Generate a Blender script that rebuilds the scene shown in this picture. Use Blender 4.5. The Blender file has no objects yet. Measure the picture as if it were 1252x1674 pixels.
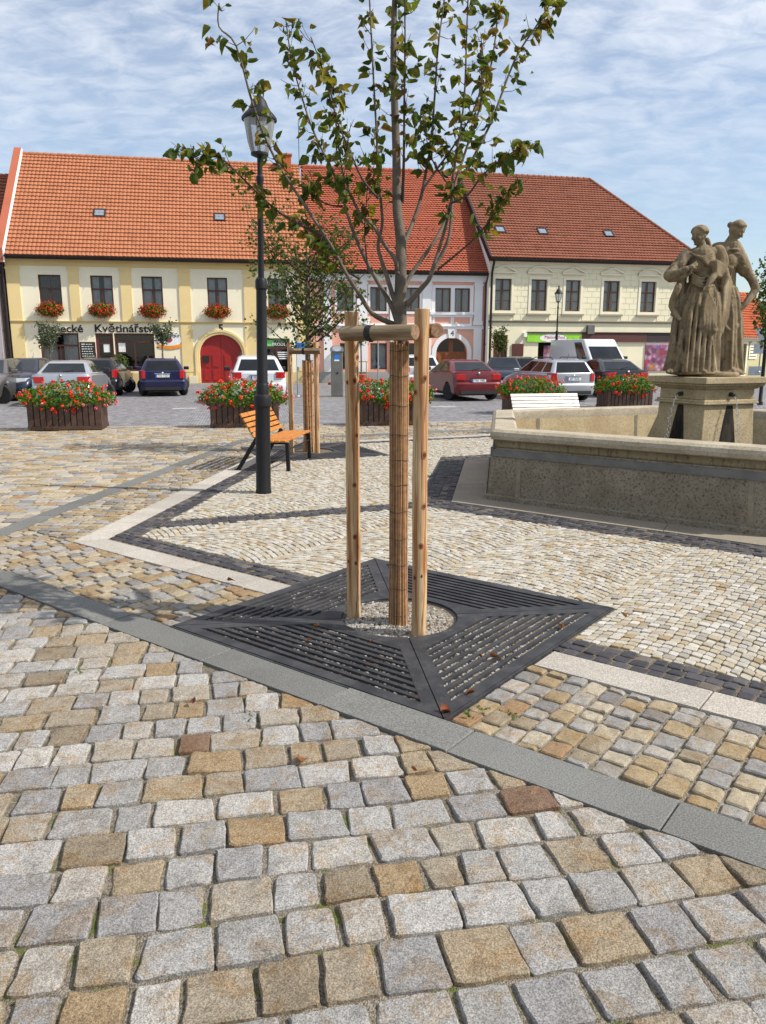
# Town square with young tree, cobbles, fountain and painted houses
import bpy, bmesh, math, random
from mathutils import Vector, Matrix, noise as mn
RAD = math.radians
SC = bpy.context.scene
COL = SC.collection

# ------------------------------------------------------------------ camera
F, CX, CY, EYE, HZ = 1256.0, 626.0, 837.0, 1.65, 577.0      # photograph calibration (1252 x 1674)
TH = math.atan((CY - HZ) / F)
CT, ST = math.cos(TH), math.sin(TH)
cam = bpy.data.cameras.new('camera')
cam.sensor_fit = 'VERTICAL'; cam.sensor_height = 36.0; cam.lens = 36.0 * F / 1674.0
cam.clip_start = 0.05; cam.clip_end = 3000
camo = bpy.data.objects.new('camera', cam); COL.objects.link(camo)
camo.location = (0, 0, EYE); camo.rotation_euler = (math.pi / 2 - TH, 0, 0)
SC.camera = camo

# ------------------------------------------------------------------ light
SUN_AZ, SUN_EL = RAD(-10.5), RAD(44)        # direction towards the sun, from +X counter-clockwise
sun_dir = Vector((math.cos(SUN_AZ) * math.cos(SUN_EL), math.sin(SUN_AZ) * math.cos(SUN_EL), math.sin(SUN_EL)))
sl = bpy.data.lights.new('sun', 'SUN'); sl.energy = 5.0; sl.angle = RAD(0.6); sl.color = (1.0, 0.945, 0.86)
so = bpy.data.objects.new('sun', sl); COL.objects.link(so)
so.rotation_euler = (-sun_dir).to_track_quat('-Z', 'Y').to_euler(); so.location = (20, -5, 30)

world = bpy.data.worlds.new('World'); SC.world = world; world.use_nodes = True
wn, wl = world.node_tree.nodes, world.node_tree.links
wn.clear()
wo = wn.new('ShaderNodeOutputWorld'); bg = wn.new('ShaderNodeBackground'); bg.inputs[1].default_value = 0.100
sky = wn.new('ShaderNodeTexSky'); sky.sky_type = 'NISHITA'; sky.sun_disc = False
sky.sun_elevation = SUN_EL; sky.sun_rotation = math.pi / 2 - SUN_AZ
sky.air_density = 1.0; sky.dust_density = 0.7; sky.ozone_density = 1.5
# thin mackerel cloud layer over the whole sky, laid out on a flat ceiling of cloud
tc = wn.new('ShaderNodeTexCoord'); sep = wn.new('ShaderNodeSeparateXYZ'); wl.new(tc.outputs['Generated'], sep.inputs[0])
def wmath(op, a, b=None, c=None):
    n = wn.new('ShaderNodeMath'); n.operation = op
    for i, q in enumerate((a, b, c)):
        if q is None: continue
        if isinstance(q, (int, float)): n.inputs[i].default_value = q
        else: wl.new(q, n.inputs[i])
    return n.outputs[0]
zc = wmath('ADD', wmath('MAXIMUM', sep.outputs[2], 0.0), 0.16)
cmb = wn.new('ShaderNodeCombineXYZ')
wl.new(wmath('DIVIDE', sep.outputs[0], zc), cmb.inputs[0]); wl.new(wmath('DIVIDE', sep.outputs[1], zc), cmb.inputs[1])
def wnoise(scale, det, rough, sx, sy, rot, dist=0.0):
    mp = wn.new('ShaderNodeMapping'); wl.new(cmb.outputs[0], mp.inputs[0])
    mp.inputs['Scale'].default_value = (sx, sy, 1); mp.inputs['Rotation'].default_value = (0, 0, rot)
    n = wn.new('ShaderNodeTexNoise'); wl.new(mp.outputs[0], n.inputs['Vector'])
    n.inputs['Scale'].default_value = scale; n.inputs['Detail'].default_value = det
    n.inputs['Roughness'].default_value = rough; n.inputs['Distortion'].default_value = dist
    return n.outputs['Fac']
rip = wnoise(9.5, 5, 0.6, 0.85, 1.25, RAD(14), 0.45)
big = wnoise(0.9, 3, 0.5, 1, 1.2, RAD(30), 0.3)
def wramp(x, a, b):
    n = wn.new('ShaderNodeMapRange'); n.interpolation_type = 'SMOOTHSTEP'; wl.new(x, n.inputs[0])
    n.inputs[1].default_value = a; n.inputs[2].default_value = b
    return n.outputs[0]
cov = wmath('ADD', wmath('MULTIPLY', wramp(rip, 0.28, 0.74), 0.60), wmath('MULTIPLY', wramp(big, 0.3, 0.7), 0.38))
cov = wmath('MULTIPLY', cov, wramp(sep.outputs[2], 0.02, 0.5))
cov = wmath('ADD', wmath('MULTIPLY', cov, 0.90), 0.18)
mixc = wn.new('ShaderNodeMix'); mixc.data_type = 'RGBA'; wl.new(cov, mixc.inputs[0])
hs = wn.new('ShaderNodeHueSaturation'); hs.inputs['Saturation'].default_value = 1.16; hs.inputs['Value'].default_value = 1.15; wl.new(sky.outputs[0], hs.inputs['Color']); wl.new(hs.outputs[0], mixc.inputs[6]); mixc.inputs[7].default_value = (8.6, 8.9, 9.4, 1)
wl.new(mixc.outputs[2], bg.inputs[0]); wl.new(bg.outputs[0], wo.inputs[0])

vs = SC.view_settings
vs.view_transform = 'Standard'; vs.look = 'None'; vs.exposure = 0.28; vs.gamma = 1.0; vs.use_curve_mapping = False
SC.cycles.max_bounces = 6; SC.cycles.transparent_max_bounces = 12
SC.cycles.use_denoising = True

# ------------------------------------------------------------------ helpers
def ray(u, v):
    x, y = (u - CX) / F, (CY - v) / F
    return Vector((x, CT + y * ST, -ST + y * CT))
def gr(u, v, z=0.0):
    d = ray(u, v); t = (z - EYE) / d.z
    return Vector((d.x * t, d.y * t, z))
def at(u, v, Y):
    d = ray(u, v); t = Y / d.y
    return Vector((d.x * t, Y, EYE + d.z * t))
def proj(p):
    zz = p[2] - EYE; dep = p[1] * CT - zz * ST; up = p[1] * ST + zz * CT
    if dep < 0.05: return (-9999, -9999, dep)
    return (CX + F * p[0] / dep, CY - F * up / dep, dep)
def V2(x, y): return (x, y)

class MB:
    """collects faces; build() links them as one mesh object"""
    def __init__(s): s.v = []; s.f = []; s.m = []; s.a = []; s.sm = []
    def add(s, vs, fs, mi=0, rnd=0.5, smooth=False):
        o = len(s.v); s.v.extend(tuple(p) for p in vs)
        for f in fs: s.f.append(tuple(i + o for i in f))
        k = len(fs); s.m += [mi] * k; s.a += [rnd] * k; s.sm += [smooth] * k
        return s
    def box(s, x0, x1, y0, y1, z0, z1, mi=0, M=None, rnd=0.5):
        p = [Vector(q) for q in ((x0,y0,z0),(x1,y0,z0),(x1,y1,z0),(x0,y1,z0),(x0,y0,z1),(x1,y0,z1),(x1,y1,z1),(x0,y1,z1))]
        if M is not None: p = [M @ q for q in p]
        return s.add(p, [(3,2,1,0),(4,5,6,7),(0,1,5,4),(1,2,6,5),(2,3,7,6),(3,0,4,7)], mi, rnd)
    def bar(s, a, b, w, t, up=(0,0,1), mi=0, rnd=0.5):
        a, b = Vector(a), Vector(b); d = (b - a).normalized(); up = Vector(up)
        sx = d.cross(up).normalized(); sz = sx.cross(d)
        M = Matrix(((d.x,sx.x,sz.x,a.x),(d.y,sx.y,sz.y,a.y),(d.z,sx.z,sz.z,a.z),(0,0,0,1)))
        return s.box(0, (b-a).length, -w/2, w/2, -t/2, t/2, mi, M, rnd)
    def prism(s, poly, z0, z1, mi=0, M=None, rnd=0.5):
        n = len(poly)
        p = [Vector((x,y,z0)) for x,y in poly] + [Vector((x,y,z1)) for x,y in poly]
        if M is not None: p = [M @ q for q in p]
        return s.add(p, [tuple(range(n-1,-1,-1)), tuple(range(n,2*n))] + [(i,(i+1)%n,n+(i+1)%n,n+i) for i in range(n)], mi, rnd)
    def tube(s, pts, rad, n=8, cap=True, mi=0, rnd=0.5, smooth=True):
        pts = [Vector(p) for p in pts]; k = len(pts)
        if not hasattr(rad, '__len__'): rad = [rad] * k
        t0 = (pts[1] - pts[0]).normalized()
        nx = t0.orthogonal().normalized(); vs = []
        for i in range(k):
            t = (pts[min(i+1,k-1)] - pts[max(i-1,0)])
            t = t.normalized() if t.length > 1e-9 else t0
            nx = (nx - t * nx.dot(t))
            nx = nx.normalized() if nx.length > 1e-6 else t.orthogonal().normalized()
            ny = t.cross(nx)
            for j in range(n):
                a = 2 * math.pi * j / n
                vs.append(pts[i] + nx * (math.cos(a) * rad[i]) + ny * (math.sin(a) * rad[i]))
        fs = [(i*n+j, i*n+(j+1)%n, (i+1)*n+(j+1)%n, (i+1)*n+j) for i in range(k-1) for j in range(n)]
        s.add(vs, fs, mi, rnd, smooth)
        if cap: s.add(vs[:n], [tuple(range(n-1,-1,-1))], mi, rnd); s.add(vs[-n:], [tuple(range(n))], mi, rnd)
        return s
    def lathe(s, prof, n=20, c=(0,0,0), mi=0, rnd=0.5, smooth=True, sx=1, sy=1):
        vs = []
        for r, z in prof:
            for j in range(n):
                a = 2 * math.pi * j / n
                vs.append((c[0] + r*sx*math.cos(a), c[1] + r*sy*math.sin(a), c[2] + z))
        k = len(prof)
        fs = [(i*n+j, i*n+(j+1)%n, (i+1)*n+(j+1)%n, (i+1)*n+j) for i in range(k-1) for j in range(n)]
        s.add(vs, fs, mi, rnd, smooth)
        if prof[0][0] > 1e-4: s.add(vs[:n], [tuple(range(n-1,-1,-1))], mi, rnd)
        if prof[-1][0] > 1e-4: s.add(vs[-n:], [tuple(range(n))], mi, rnd)
        return s
    def mesh(s, name, mats, sharp=None):
        me = bpy.data.meshes.new(name); me.from_pydata(s.v, [], s.f)
        for m in (mats if isinstance(mats, (list, tuple)) else [mats]): me.materials.append(m)
        me.polygons.foreach_set('material_index', s.m)
        me.polygons.foreach_set('use_smooth', s.sm)
        at_ = me.attributes.new('rnd', 'FLOAT', 'FACE'); at_.data.foreach_set('value', s.a)
        if sharp: me.set_sharp_from_angle(angle=RAD(sharp))
        me.update(); return me
    def build(s, name, mats, parent=None, loc=None, rot=None, sharp=None):
        o = bpy.data.objects.new(name, s.mesh(name, mats, sharp)); COL.objects.link(o)
        if parent is not None: o.parent = parent
        if loc is not None: o.location = loc
        if rot is not None: o.rotation_euler = rot
        return o

def tag(o, label=None, cat=None, group=None, kind=None):
    if label: o['label'] = label
    if cat: o['category'] = cat
    if group: o['group'] = group
    if kind: o['kind'] = kind
    return o
def thing(name, label, cat, loc=(0,0,0), rz=0.0, group=None):
    o = bpy.data.objects.new(name, None); COL.objects.link(o); o.empty_display_size = 0.2
    o.location = loc; o.rotation_euler = (0, 0, rz)
    return tag(o, label, cat, group)
def structure(name): 
    o = bpy.data.objects.new(name, None); COL.objects.link(o); o['kind'] = 'structure'; return o
def copy_tree(o, parent=None):
    c = o.copy(); COL.objects.link(c)
    if parent is not None: c.parent = parent
    for ch in list(o.children): copy_tree(ch, c)
    return c
def text(s, name, mat, parent, loc, size, rot=(math.pi/2,0,0), extrude=0.004, align='CENTER', xs=1.0, shear=0.0, bold=0.0):
    cu = bpy.data.curves.new(name, 'FONT'); cu.body = s; cu.size = size; cu.extrude = extrude
    cu.align_x = align; cu.align_y = 'CENTER'; cu.shear = shear; cu.offset = bold; cu.resolution_u = 3
    cu.materials.append(mat)
    t_ = bpy.data.objects.new(name, cu); me = bpy.data.meshes.new_from_object(t_)
    bpy.data.objects.remove(t_); me.name = name
    if not me.materials: me.materials.append(mat)
    o = bpy.data.objects.new(name, me); COL.objects.link(o); o.parent = parent
    o.location = loc; o.rotation_euler = rot; o.scale = (xs, 1, 1)
    return o

# ------------------------------------------------------------------ materials
class NT:
    def __init__(s, name):
        s.m = bpy.data.materials.new(name); s.m.use_nodes = True
        s.t = s.m.node_tree; s.n = s.t.nodes; s.l = s.t.links
        s.p = s.n['Principled BSDF']; s.out = s.n['Material Output']
    def new(s, typ, **kw):
        n = s.n.new(typ)
        for k, v in kw.items(): setattr(n, k, v)
        return n
    def set(s, sock, v):
        if isinstance(v, (int, float)): sock.default_value = v
        elif isinstance(v, (tuple, list)): sock.default_value = tuple(v) + ((1,) if len(v) == 3 and sock.type == 'RGBA' else ())
        else: s.l.new(v, sock)
    def coord(s, kind='Object', scale=(1,1,1), rot=(0,0,0)):
        if kind == 'World': o = s.new('ShaderNodeNewGeometry').outputs['Position']
        else: o = s.new('ShaderNodeTexCoord').outputs[kind]
        if scale != (1,1,1) or rot != (0,0,0):
            mp = s.new('ShaderNodeMapping'); s.l.new(o, mp.inputs[0]); mp.inputs['Scale'].default_value = scale
            mp.inputs['Rotation'].default_value = rot; o = mp.outputs[0]
        return o
    def noise(s, scale, det=3, rough=0.55, vec=None, dist=0):
        n = s.new('ShaderNodeTexNoise'); n.inputs['Scale'].default_value = scale; n.inputs['Detail'].default_value = det
        n.inputs['Roughness'].default_value = rough; n.inputs['Distortion'].default_value = dist
        if vec is not None: s.l.new(vec, n.inputs['Vector'])
        return n.outputs['Fac']
    def voro(s, scale, vec=None, feature='F1', out='Distance', rnd=1.0):
        n = s.new('ShaderNodeTexVoronoi'); n.feature = feature; n.inputs['Scale'].default_value = scale
        n.inputs['Randomness'].default_value = rnd
        if vec is not None: s.l.new(vec, n.inputs['Vector'])
        return n.outputs[out]
    def math(s, op, a, b=0.0, c=None):
        n = s.new('ShaderNodeMath'); n.operation = op; s.set(n.inputs[0], a); s.set(n.inputs[1], b)
        if c is not None: s.set(n.inputs[2], c)
        return n.outputs[0]
    def rng(s, x, a, b, c=0.0, d=1.0, smooth=True):
        n = s.new('ShaderNodeMapRange'); n.interpolation_type = 'SMOOTHSTEP' if smooth else 'LINEAR'
        s.l.new(x, n.inputs[0])
        for i, q in enumerate((a, b, c, d)): n.inputs[i+1].default_value = q
        return n.outputs[0]
    def mix(s, f, a, b, blend='MIX'):
        n = s.new('ShaderNodeMix'); n.data_type = 'RGBA'; n.blend_type = blend
        s.set(n.inputs[0], f); s.set(n.inputs[6], a); s.set(n.inputs[7], b)
        return n.outputs[2]
    def ramp(s, x, stops, const=False):
        n = s.new('ShaderNodeValToRGB'); s.l.new(x, n.inputs[0]); cr = n.color_ramp
        if const: cr.interpolation = 'CONSTANT'
        while len(cr.elements) < len(stops): cr.elements.new(0.5)
        for e, (p, c) in zip(cr.elements, stops): e.position = p; e.color = tuple(c) + (1,)
        return n.outputs[0]
    def rnd(s):
        n = s.new('ShaderNodeAttribute'); n.attribute_name = 'rnd'; return n.outputs['Fac']
    def orand(s): return s.new('ShaderNodeObjectInfo').outputs['Random']
    def bump(s, h, strength=0.3, dist=0.01, normal=None):
        n = s.new('ShaderNodeBump'); n.inputs['Strength'].default_value = strength; n.inputs['Distance'].default_value = dist
        s.l.new(h, n.inputs['Height'])
        if normal is not None: s.l.new(normal, n.inputs['Normal'])
        return n.outputs[0]
    def fin(s, col=None, rough=None, normal=None, metal=None, spec=None, coat=None):
        p = s.p
        for k, v in (('Base Color', col), ('Roughness', rough), ('Normal', normal), ('Metallic', metal), ('Specular IOR Level', spec), ('Coat Weight', coat)):
            if v is not None: s.set(p.inputs[k], v)
        return s.m

def hexc(r, g, b):
    """sRGB 0..255 to linear"""
    return tuple(((c/255)/12.92 if c/255 <= 0.04045 else ((c/255+0.055)/1.055)**2.4) for c in (r, g, b))
def simple(name, col, rough=0.6, metal=0.0, var=0.12, vs=4.0, bump=0.0, bs=60.0, bd=0.004, spec=None, coat=None, kind='Object', useRnd=0.0):
    t = NT(name); vec = t.coord(kind)
    n = t.noise(vs, 4, 0.6, vec)
    c = t.mix(t.rng(n, 0.3, 0.7), tuple(q*(1-var) for q in col), tuple(min(1, q*(1+var)) for q in col))
    if useRnd: 
        f = t.math('MULTIPLY_ADD', t.rnd(), 2*useRnd, 1-useRnd)
        cb = t.new('ShaderNodeCombineColor'); [t.l.new(f, cb.inputs[i]) for i in range(3)]
        c = t.mix(1.0, c, cb.outputs[0], 'MULTIPLY')
    nm = t.bump(t.noise(bs, 4, 0.65, vec), bump, bd) if bump else None
    return t.fin(c, rough, nm, metal, spec, coat)
# ------------------------------------------------------------------ paving
RG = random.Random(11)
NV, NB, NE = Vector((0.611, 0.791)), Vector((0.9936, -0.1132)), Vector((-0.399, 0.917))   # plaza edge normals
UV_ = Vector((0.791, -0.611)); WV = Vector((0.1132, 0.9936)); EV = Vector((0.917, 0.399))
FC = Vector((4.10, 9.85))                                            # fountain centre
KA, KB = 18.6, 0.16                                                  # road kerb: y = KA + KB*x
KN = Vector((-KB, 1.0)).normalized(); KD = KN.dot(Vector((0, KA)))
GC, GU = Vector((0.105, 4.66)), RAD(-38.0)                           # tree grate centre and angle
gu = Vector((math.cos(GU), math.sin(GU))); gv = Vector((-math.sin(GU), math.cos(GU)))
G2C, G2A = Vector((-1.22, 13.12)), RAD(23.5)
g2u = Vector((math.cos(G2A), math.sin(G2A))); g2v = Vector((-math.sin(G2A), math.cos(G2A)))
def square_excl(c, u, v, h): return [(u, u.dot(c)+h), (-u, -u.dot(c)+h), (v, v.dot(c)+h), (-v, -v.dot(c)+h)]
GRATE1 = square_excl(GC, gu, gv, 1.012); GRATE2 = square_excl(G2C, g2u, g2v, 1.012)
def hexagon(r, c=FC, a0=201.5): return [Vector((c.x + r*math.cos(RAD(a0-60*i)), c.y + r*math.sin(RAD(a0-60*i)))) for i in range(6)]
def hex_excl(ap): 
    out = []
    for i in range(6):
        a = RAD(201.5 - 30 - 60*i); n = Vector((math.cos(a), math.sin(a))); out.append((n, n.dot(FC) + ap))
    return out
def clip(poly, n, d, keep_less=True):
    out = []; k = len(poly); sg = 1 if keep_less else -1
    for i in range(k):
        a, b = poly[i], poly[(i+1) % k]; da, db = sg*(n.dot(a)-d), sg*(n.dot(b)-d)
        if da <= 0: out.append(a)
        if (da < 0 < db) or (db < 0 < da): out.append(a + (b-a) * (da/(da-db)))
    return out
def area(p): return 0.5*abs(sum(p[i].x*p[(i+1)%len(p)].y - p[(i+1)%len(p)].x*p[i].y for i in range(len(p))))
def cen(p): return sum(p, Vector((0,0))) / len(p)

class Region:
    def __init__(s, half, excl=(), amin=0.3): s.half = half; s.excl = excl; s.amin = amin; s.polys = []
    def put(s, poly):
        a0 = area(poly)
        if a0 < 1e-6: return
        c = cen(poly); u, v, dep = proj((c.x, c.y, 0))
        if dep < 0.5 or u < -900 or u > 2500 or v > 2700: return
        for n, d in s.half:
            if n.dot(c) > d + 0.4: return
            poly = clip(poly, n, d)
            if len(poly) < 3: return
        for ex in s.excl:
            if all(min(n.dot(q) for q in poly) < d for n, d in ex):
                c = cen(poly)
                n, d = max(ex, key=lambda e: e[0].dot(c) - e[1])
                poly = clip(poly, n, d, False)
                if len(poly) < 3: return
        # drop double points
        q = [p for i, p in enumerate(poly) if (p - poly[i-1]).length > 0.004]
        if len(q) < 3 or area(q) < s.amin * a0: return
        s.polys.append(q)

def rows(reg, ang, rh, wr, x0, x1, y0, y1, wob=0.012, jit=0.012, rvar=0.12):
    d = Vector((math.cos(ang), math.sin(ang))); e = Vector((-d.y, d.x))
    y = y0
    seeds = [RG.uniform(0, 50) for _ in range(3)]
    def edge(yy, x): return yy + wob * mn.noise((x*1.3, yy*3.1, seeds[0])) * 2
    while y < y1:
        h = rh * RG.uniform(1-rvar, 1+rvar); x = x0 + RG.uniform(0, wr[1])
        while x < x1:
            w = RG.uniform(*wr)
            j = lambda: RG.uniform(-jit, jit)
            q = [(x+j(), edge(y, x)), (x+w+j(), edge(y, x+w)), (x+w+j(), edge(y+h, x+w)), (x+j(), edge(y+h, x))]
            reg.put([d*a + e*b for a, b in q]); x += w
        y += h

def sett(mb, poly, gap, rnd, h=0.05, near=True, cr=0.2, drop=0.012, dome=0.006, rough=0.004, tilt=0.03):
    c = cen(poly); k = len(poly)
    rad = math.sqrt(area(poly) / math.pi)
    f = 1 - gap / (2*rad*0.9)
    p = [c + (q-c)*f for q in poly]
    o = []
    for i in range(k):                                   # round the corners
        a, b = p[i], p[(i+1) % k]; L = (b-a).length; r = min(cr, 0.45)
        if near: o += [a.lerp(b, r*0.45), a.lerp(b, r), a.lerp(b, 0.38), a.lerp(b, 0.62), a.lerp(b, 1-r), a.lerp(b, 1-r*0.45)]
        else: o += [a.lerp(b, r), a.lerp(b, 1-r)]
    if near:
        m_ = len(o); o2 = []
        for i in range(m_):
            q = (o[i-1] + o[i]*5 + o[(i+1) % m_]) / 7
            w = mn.noise((q.x*75, q.y*75, rnd*9)) * rough * 1.1 + mn.noise((q.x*20, q.y*20, rnd*7)) * rough * 1.1
            o2.append(q + (q-c).normalized() * w)
        o = o2
    n = len(o); tx, ty = RG.uniform(-tilt, tilt), RG.uniform(-tilt, tilt); zo = RG.uniform(-0.005, 0.004)
    def lift(q, z, amp): 
        d = q - c
        return (q.x, q.y, z + zo + tx*d.x + ty*d.y + (mn.noise((q.x*22, q.y*22, rnd*31)) * amp + mn.noise((q.x*55, q.y*55, rnd*17)) * amp * 0.6))
    vs = [(q.x, q.y, -h) for q in o] + [lift(q, -drop, rough*0.6) for q in o]
    e1 = 1 - drop*0.9/rad
    vs += [lift(c + (q-c)*e1, -drop*0.12, rough) for q in o]
    fs = [(i, (i+1) % n, n+(i+1) % n, n+i) for i in range(n)] + [(n+i, n+(i+1) % n, 2*n+(i+1) % n, 2*n+i) for i in range(n)]
    if near:
        vs += [lift(c + (q-c)*0.72, dome*0.6, rough*1.5) for q in o] + [lift(c + (q-c)*0.38, dome*0.9, rough*1.5) for q in o] + [lift(c, dome, rough)]
        for kk in (2, 3): fs += [(kk*n+i, kk*n+(i+1) % n, (kk+1)*n+(i+1) % n, (kk+1)*n+i) for i in range(n)]
        fs += [(4*n+i, 4*n+(i+1) % n, 5*n) for i in range(n)]
    else:
        vs += [lift(c, dome, rough)]
        fs += [(2*n+i, 2*n+(i+1) % n, 3*n) for i in range(n)]
    mb.add(vs, fs, 0, rnd, True)

def lay(reg, parent, mat, gap, name='sett', rest='setts', limit=295, nearlim=8.0, **kw):
    """largest stones as parts of their own, the rest joined"""
    def size(p):
        c = cen(p); u, v, dep = proj((c.x, c.y, 0))
        vis = -30 < u < 1282 and v < 1760
        return (0 if vis else 1, dep)
    ps = sorted(reg.polys, key=size)
    for p in ps[:limit]:
        mb = MB(); c = cen(p); dep = proj((c.x, c.y, 0))[2]
        sett(mb, [q - c for q in p], gap * RG.uniform(0.7, 1.3), RG.random(), near=dep < nearlim, **kw)
        mb.build(name, mat, parent, (c.x, c.y, 0), sharp=28)
    if ps[limit:]:
        mb = MB()
        for p in ps[limit:]:
            c = cen(p); sett(mb, p, gap * RG.uniform(0.7, 1.3), RG.random(), near=False, **kw)
        o = mb.build(rest, mat, parent, sharp=28); o['kind'] = 'stuff'

def stone(name, stops, speck=0.5, sp_scale=170, stain=None, stain_amt=0.5, bump=0.35, rough=0.85, const=True, bd=0.004, alb=0.66):
    t = NT(name); w = t.coord('World')
    base = t.ramp(t.rnd(), [(a_, tuple(q*alb for q in c_)) for a_, c_ in stops], const)
    # grain of feldspar, quartz and mica
    g1 = t.noise(sp_scale*2.2, 2, 0.75, w); g2 = t.noise(sp_scale*0.7, 4, 0.7, w)
    c = t.mix(t.rng(g1, 0.36, 0.64, 0, speck), t.mix(1.0, base, (1.16,1.16,1.17), 'MULTIPLY'), t.mix(1.0, base, (0.52, 0.51, 0.51), 'MULTIPLY'))
    c = t.mix(t.rng(g2, 0.45, 0.68, 0, speck*0.7), c, t.mix(1.0, c, (0.58, 0.56, 0.54), 'MULTIPLY'))
    big = t.noise(9, 4, 0.6, w)
    c = t.mix(t.rng(big, 0.42, 0.75, 0, 0.55), c, t.mix(1.0, c, (0.60, 0.57, 0.53), 'MULTIPLY'))
    dk = t.noise(24, 5, 0.75, w, 0.5); c = t.mix(t.rng(dk, 0.56, 0.70, 0, 0.45), c, t.mix(1.0, c, (0.5, 0.46, 0.42), 'MULTIPLY'))
    if stain:
        sn = t.noise(6.5, 6, 0.7, w, 0.9)
        f = t.math('MULTIPLY', t.rng(sn, 0.50, 0.60), stain_amt)
        c = t.mix(f, c, t.mix(1.0, c, stain, 'MULTIPLY'))
    b1 = t.bump(t.noise(30, 7, 0.78, w, 0.3), bump, bd*2.8)
    b2 = t.bump(t.noise(150, 3, 0.7, w), bump, bd, b1)
    return t.fin(c, rough, b2, spec=0.3)

GREYS = [(0.0, hexc(178,176,172)), (0.12, hexc(162,160,158)), (0.24, hexc(188,185,180)), (0.36, hexc(170,168,164)), (0.48, hexc(194,190,182)), (0.57, hexc(176,168,154)),
         (0.66, hexc(168,156,136)), (0.74, hexc(182,176,166)), (0.81, hexc(172,156,130)), (0.88, hexc(152,139,118)), (0.94, hexc(168,146,114)), (0.985, hexc(138,112,92))]
m_fg = stone('granite_large', GREYS, 0.95, 85, (0.88, 0.68, 0.45), 0.6, 0.9, alb=0.90)
WARM = [(0.0, hexc(184,180,172)), (0.13, hexc(171,168,163)), (0.25, hexc(197,183,156)), (0.40, hexc(185,165,130)), (0.54, hexc(173,159,134)),
        (0.66, hexc(202,191,169)), (0.76, hexc(179,157,121)), (0.84, hexc(149,146,143)), (0.92, hexc(175,145,110)), (0.96, hexc(194,186,175))]
m_mid = stone('granite_warm', WARM, 0.75, 110, (0.85, 0.66, 0.42), 0.5, 0.5)
m_left = stone('granite_mixed', [(a, tuple(q*1.0 for q in c)) for a, c in WARM], 0.4, 120, (0.85, 0.68, 0.48), 0.4, 0.5)
MOS = [(0.0, hexc(201,194,178)), (0.18, hexc(192,182,162)), (0.34, hexc(208,203,191)), (0.5, hexc(190,186,178)), (0.62, hexc(196,182,156)),
       (0.76, hexc(210,205,194)), (0.88, hexc(174,167,155)), (0.94, hexc(178,156,125)), (0.975, hexc(220,216,208))]
m_mos = stone('granite_mosaic', MOS, 0.34, 220, (0.9, 0.78, 0.56), 0.4, 0.4)
BAS = [(0.0, hexc(74,72,76)), (0.3, hexc(88,86,90)), (0.55, hexc(66,65,70)), (0.8, hexc(98,95,96)), (0.95, hexc(120,112,102))]
m_bas = stone('basalt', BAS, 0.25, 200, None, 0, 0.4, 0.7)
def slabmat(name, col, var=0.1):
    col = tuple(q*0.68 for q in col); t = NT(name); w = t.coord('World')
    n1 = t.noise(150, 3, 0.8, w); n2 = t.noise(2.2, 5, 0.6, w); n3 = t.noise(18, 4, 0.6, w)
    c = t.mix(t.rng(n1, 0.38, 0.66), tuple(q*0.58 for q in col), tuple(q*1.32 for q in col))
    c = t.mix(t.rng(n2, 0.35, 0.7, 0, 0.45), c, t.mix(1.0, c, (0.72, 0.70, 0.67), 'MULTIPLY'))
    c = t.mix(t.rng(n3, 0.55, 0.72, 0, 0.3), c, t.mix(1.0, c, (0.7, 0.68, 0.64), 'MULTIPLY'))
    rv = t.math('MULTIPLY_ADD', t.rnd(), 0.24, 0.88)
    cb = t.new('ShaderNodeCombineColor'); [t.l.new(rv, cb.inputs[i]) for i in range(3)]
    c = t.mix(1.0, c, cb.outputs[0], 'MULTIPLY')
    return t.fin(c, 0.8, t.bump(n1, 0.25, 0.002), spec=0.3)
m_grey_slab = slabmat('granite_slab_grey', hexc(134,134,130)); m_light_slab = slabmat('granite_slab_light', hexc(208,200,188))
m_fslab = slabmat('fountain_slab', hexc(178,166,148))
def bedmat(name, a, b, moss=0.0, grain=160):
    a = tuple(q*0.36 for q in a); b = tuple(q*0.46 for q in b); t = NT(name); w = t.coord('World')
    v = t.voro(grain, w, 'F1', 'Color'); sp = t.new('ShaderNodeSeparateColor'); t.l.new(v, sp.inputs[0])
    d = t.voro(grain, w, 'F1', 'Distance')
    c = t.mix(sp.outputs[0], a, b)
    c = t.mix(t.rng(t.noise(14, 5, 0.65, w), 0.4, 0.7, 0, 0.55), c, t.mix(1.0, c, (0.5, 0.46, 0.40), 'MULTIPLY'))
    if moss:
        f = t.math('MULTIPLY', t.rng(t.noise(6.5, 5, 0.7, w, 0.4), 0.535, 0.64), moss)
        c = t.mix(f, c, t.mix(t.noise(90, 2, 0.5, w), (0.055, 0.075, 0.012), (0.13, 0.15, 0.03)))
    return t.fin(c, 0.95, t.bump(t.math('MULTIPLY', d, -1.0), 0.9, 0.006), spec=0.2)
m_bed_fg = bedmat('joint_grit_mossy', hexc(150,136,116), hexc(206,196,180), 0.85)
m_bed = bedmat('joint_grit', hexc(168,156,136), hexc(220,210,194), 0.18)
m_bed_mos = bedmat('joint_grit_fine', hexc(146,130,104), hexc(186,172,146), 0.1)
m_gravel = bedmat('gravel_bed', hexc(176,164,148), hexc(238,232,222), 0, 90)

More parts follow.
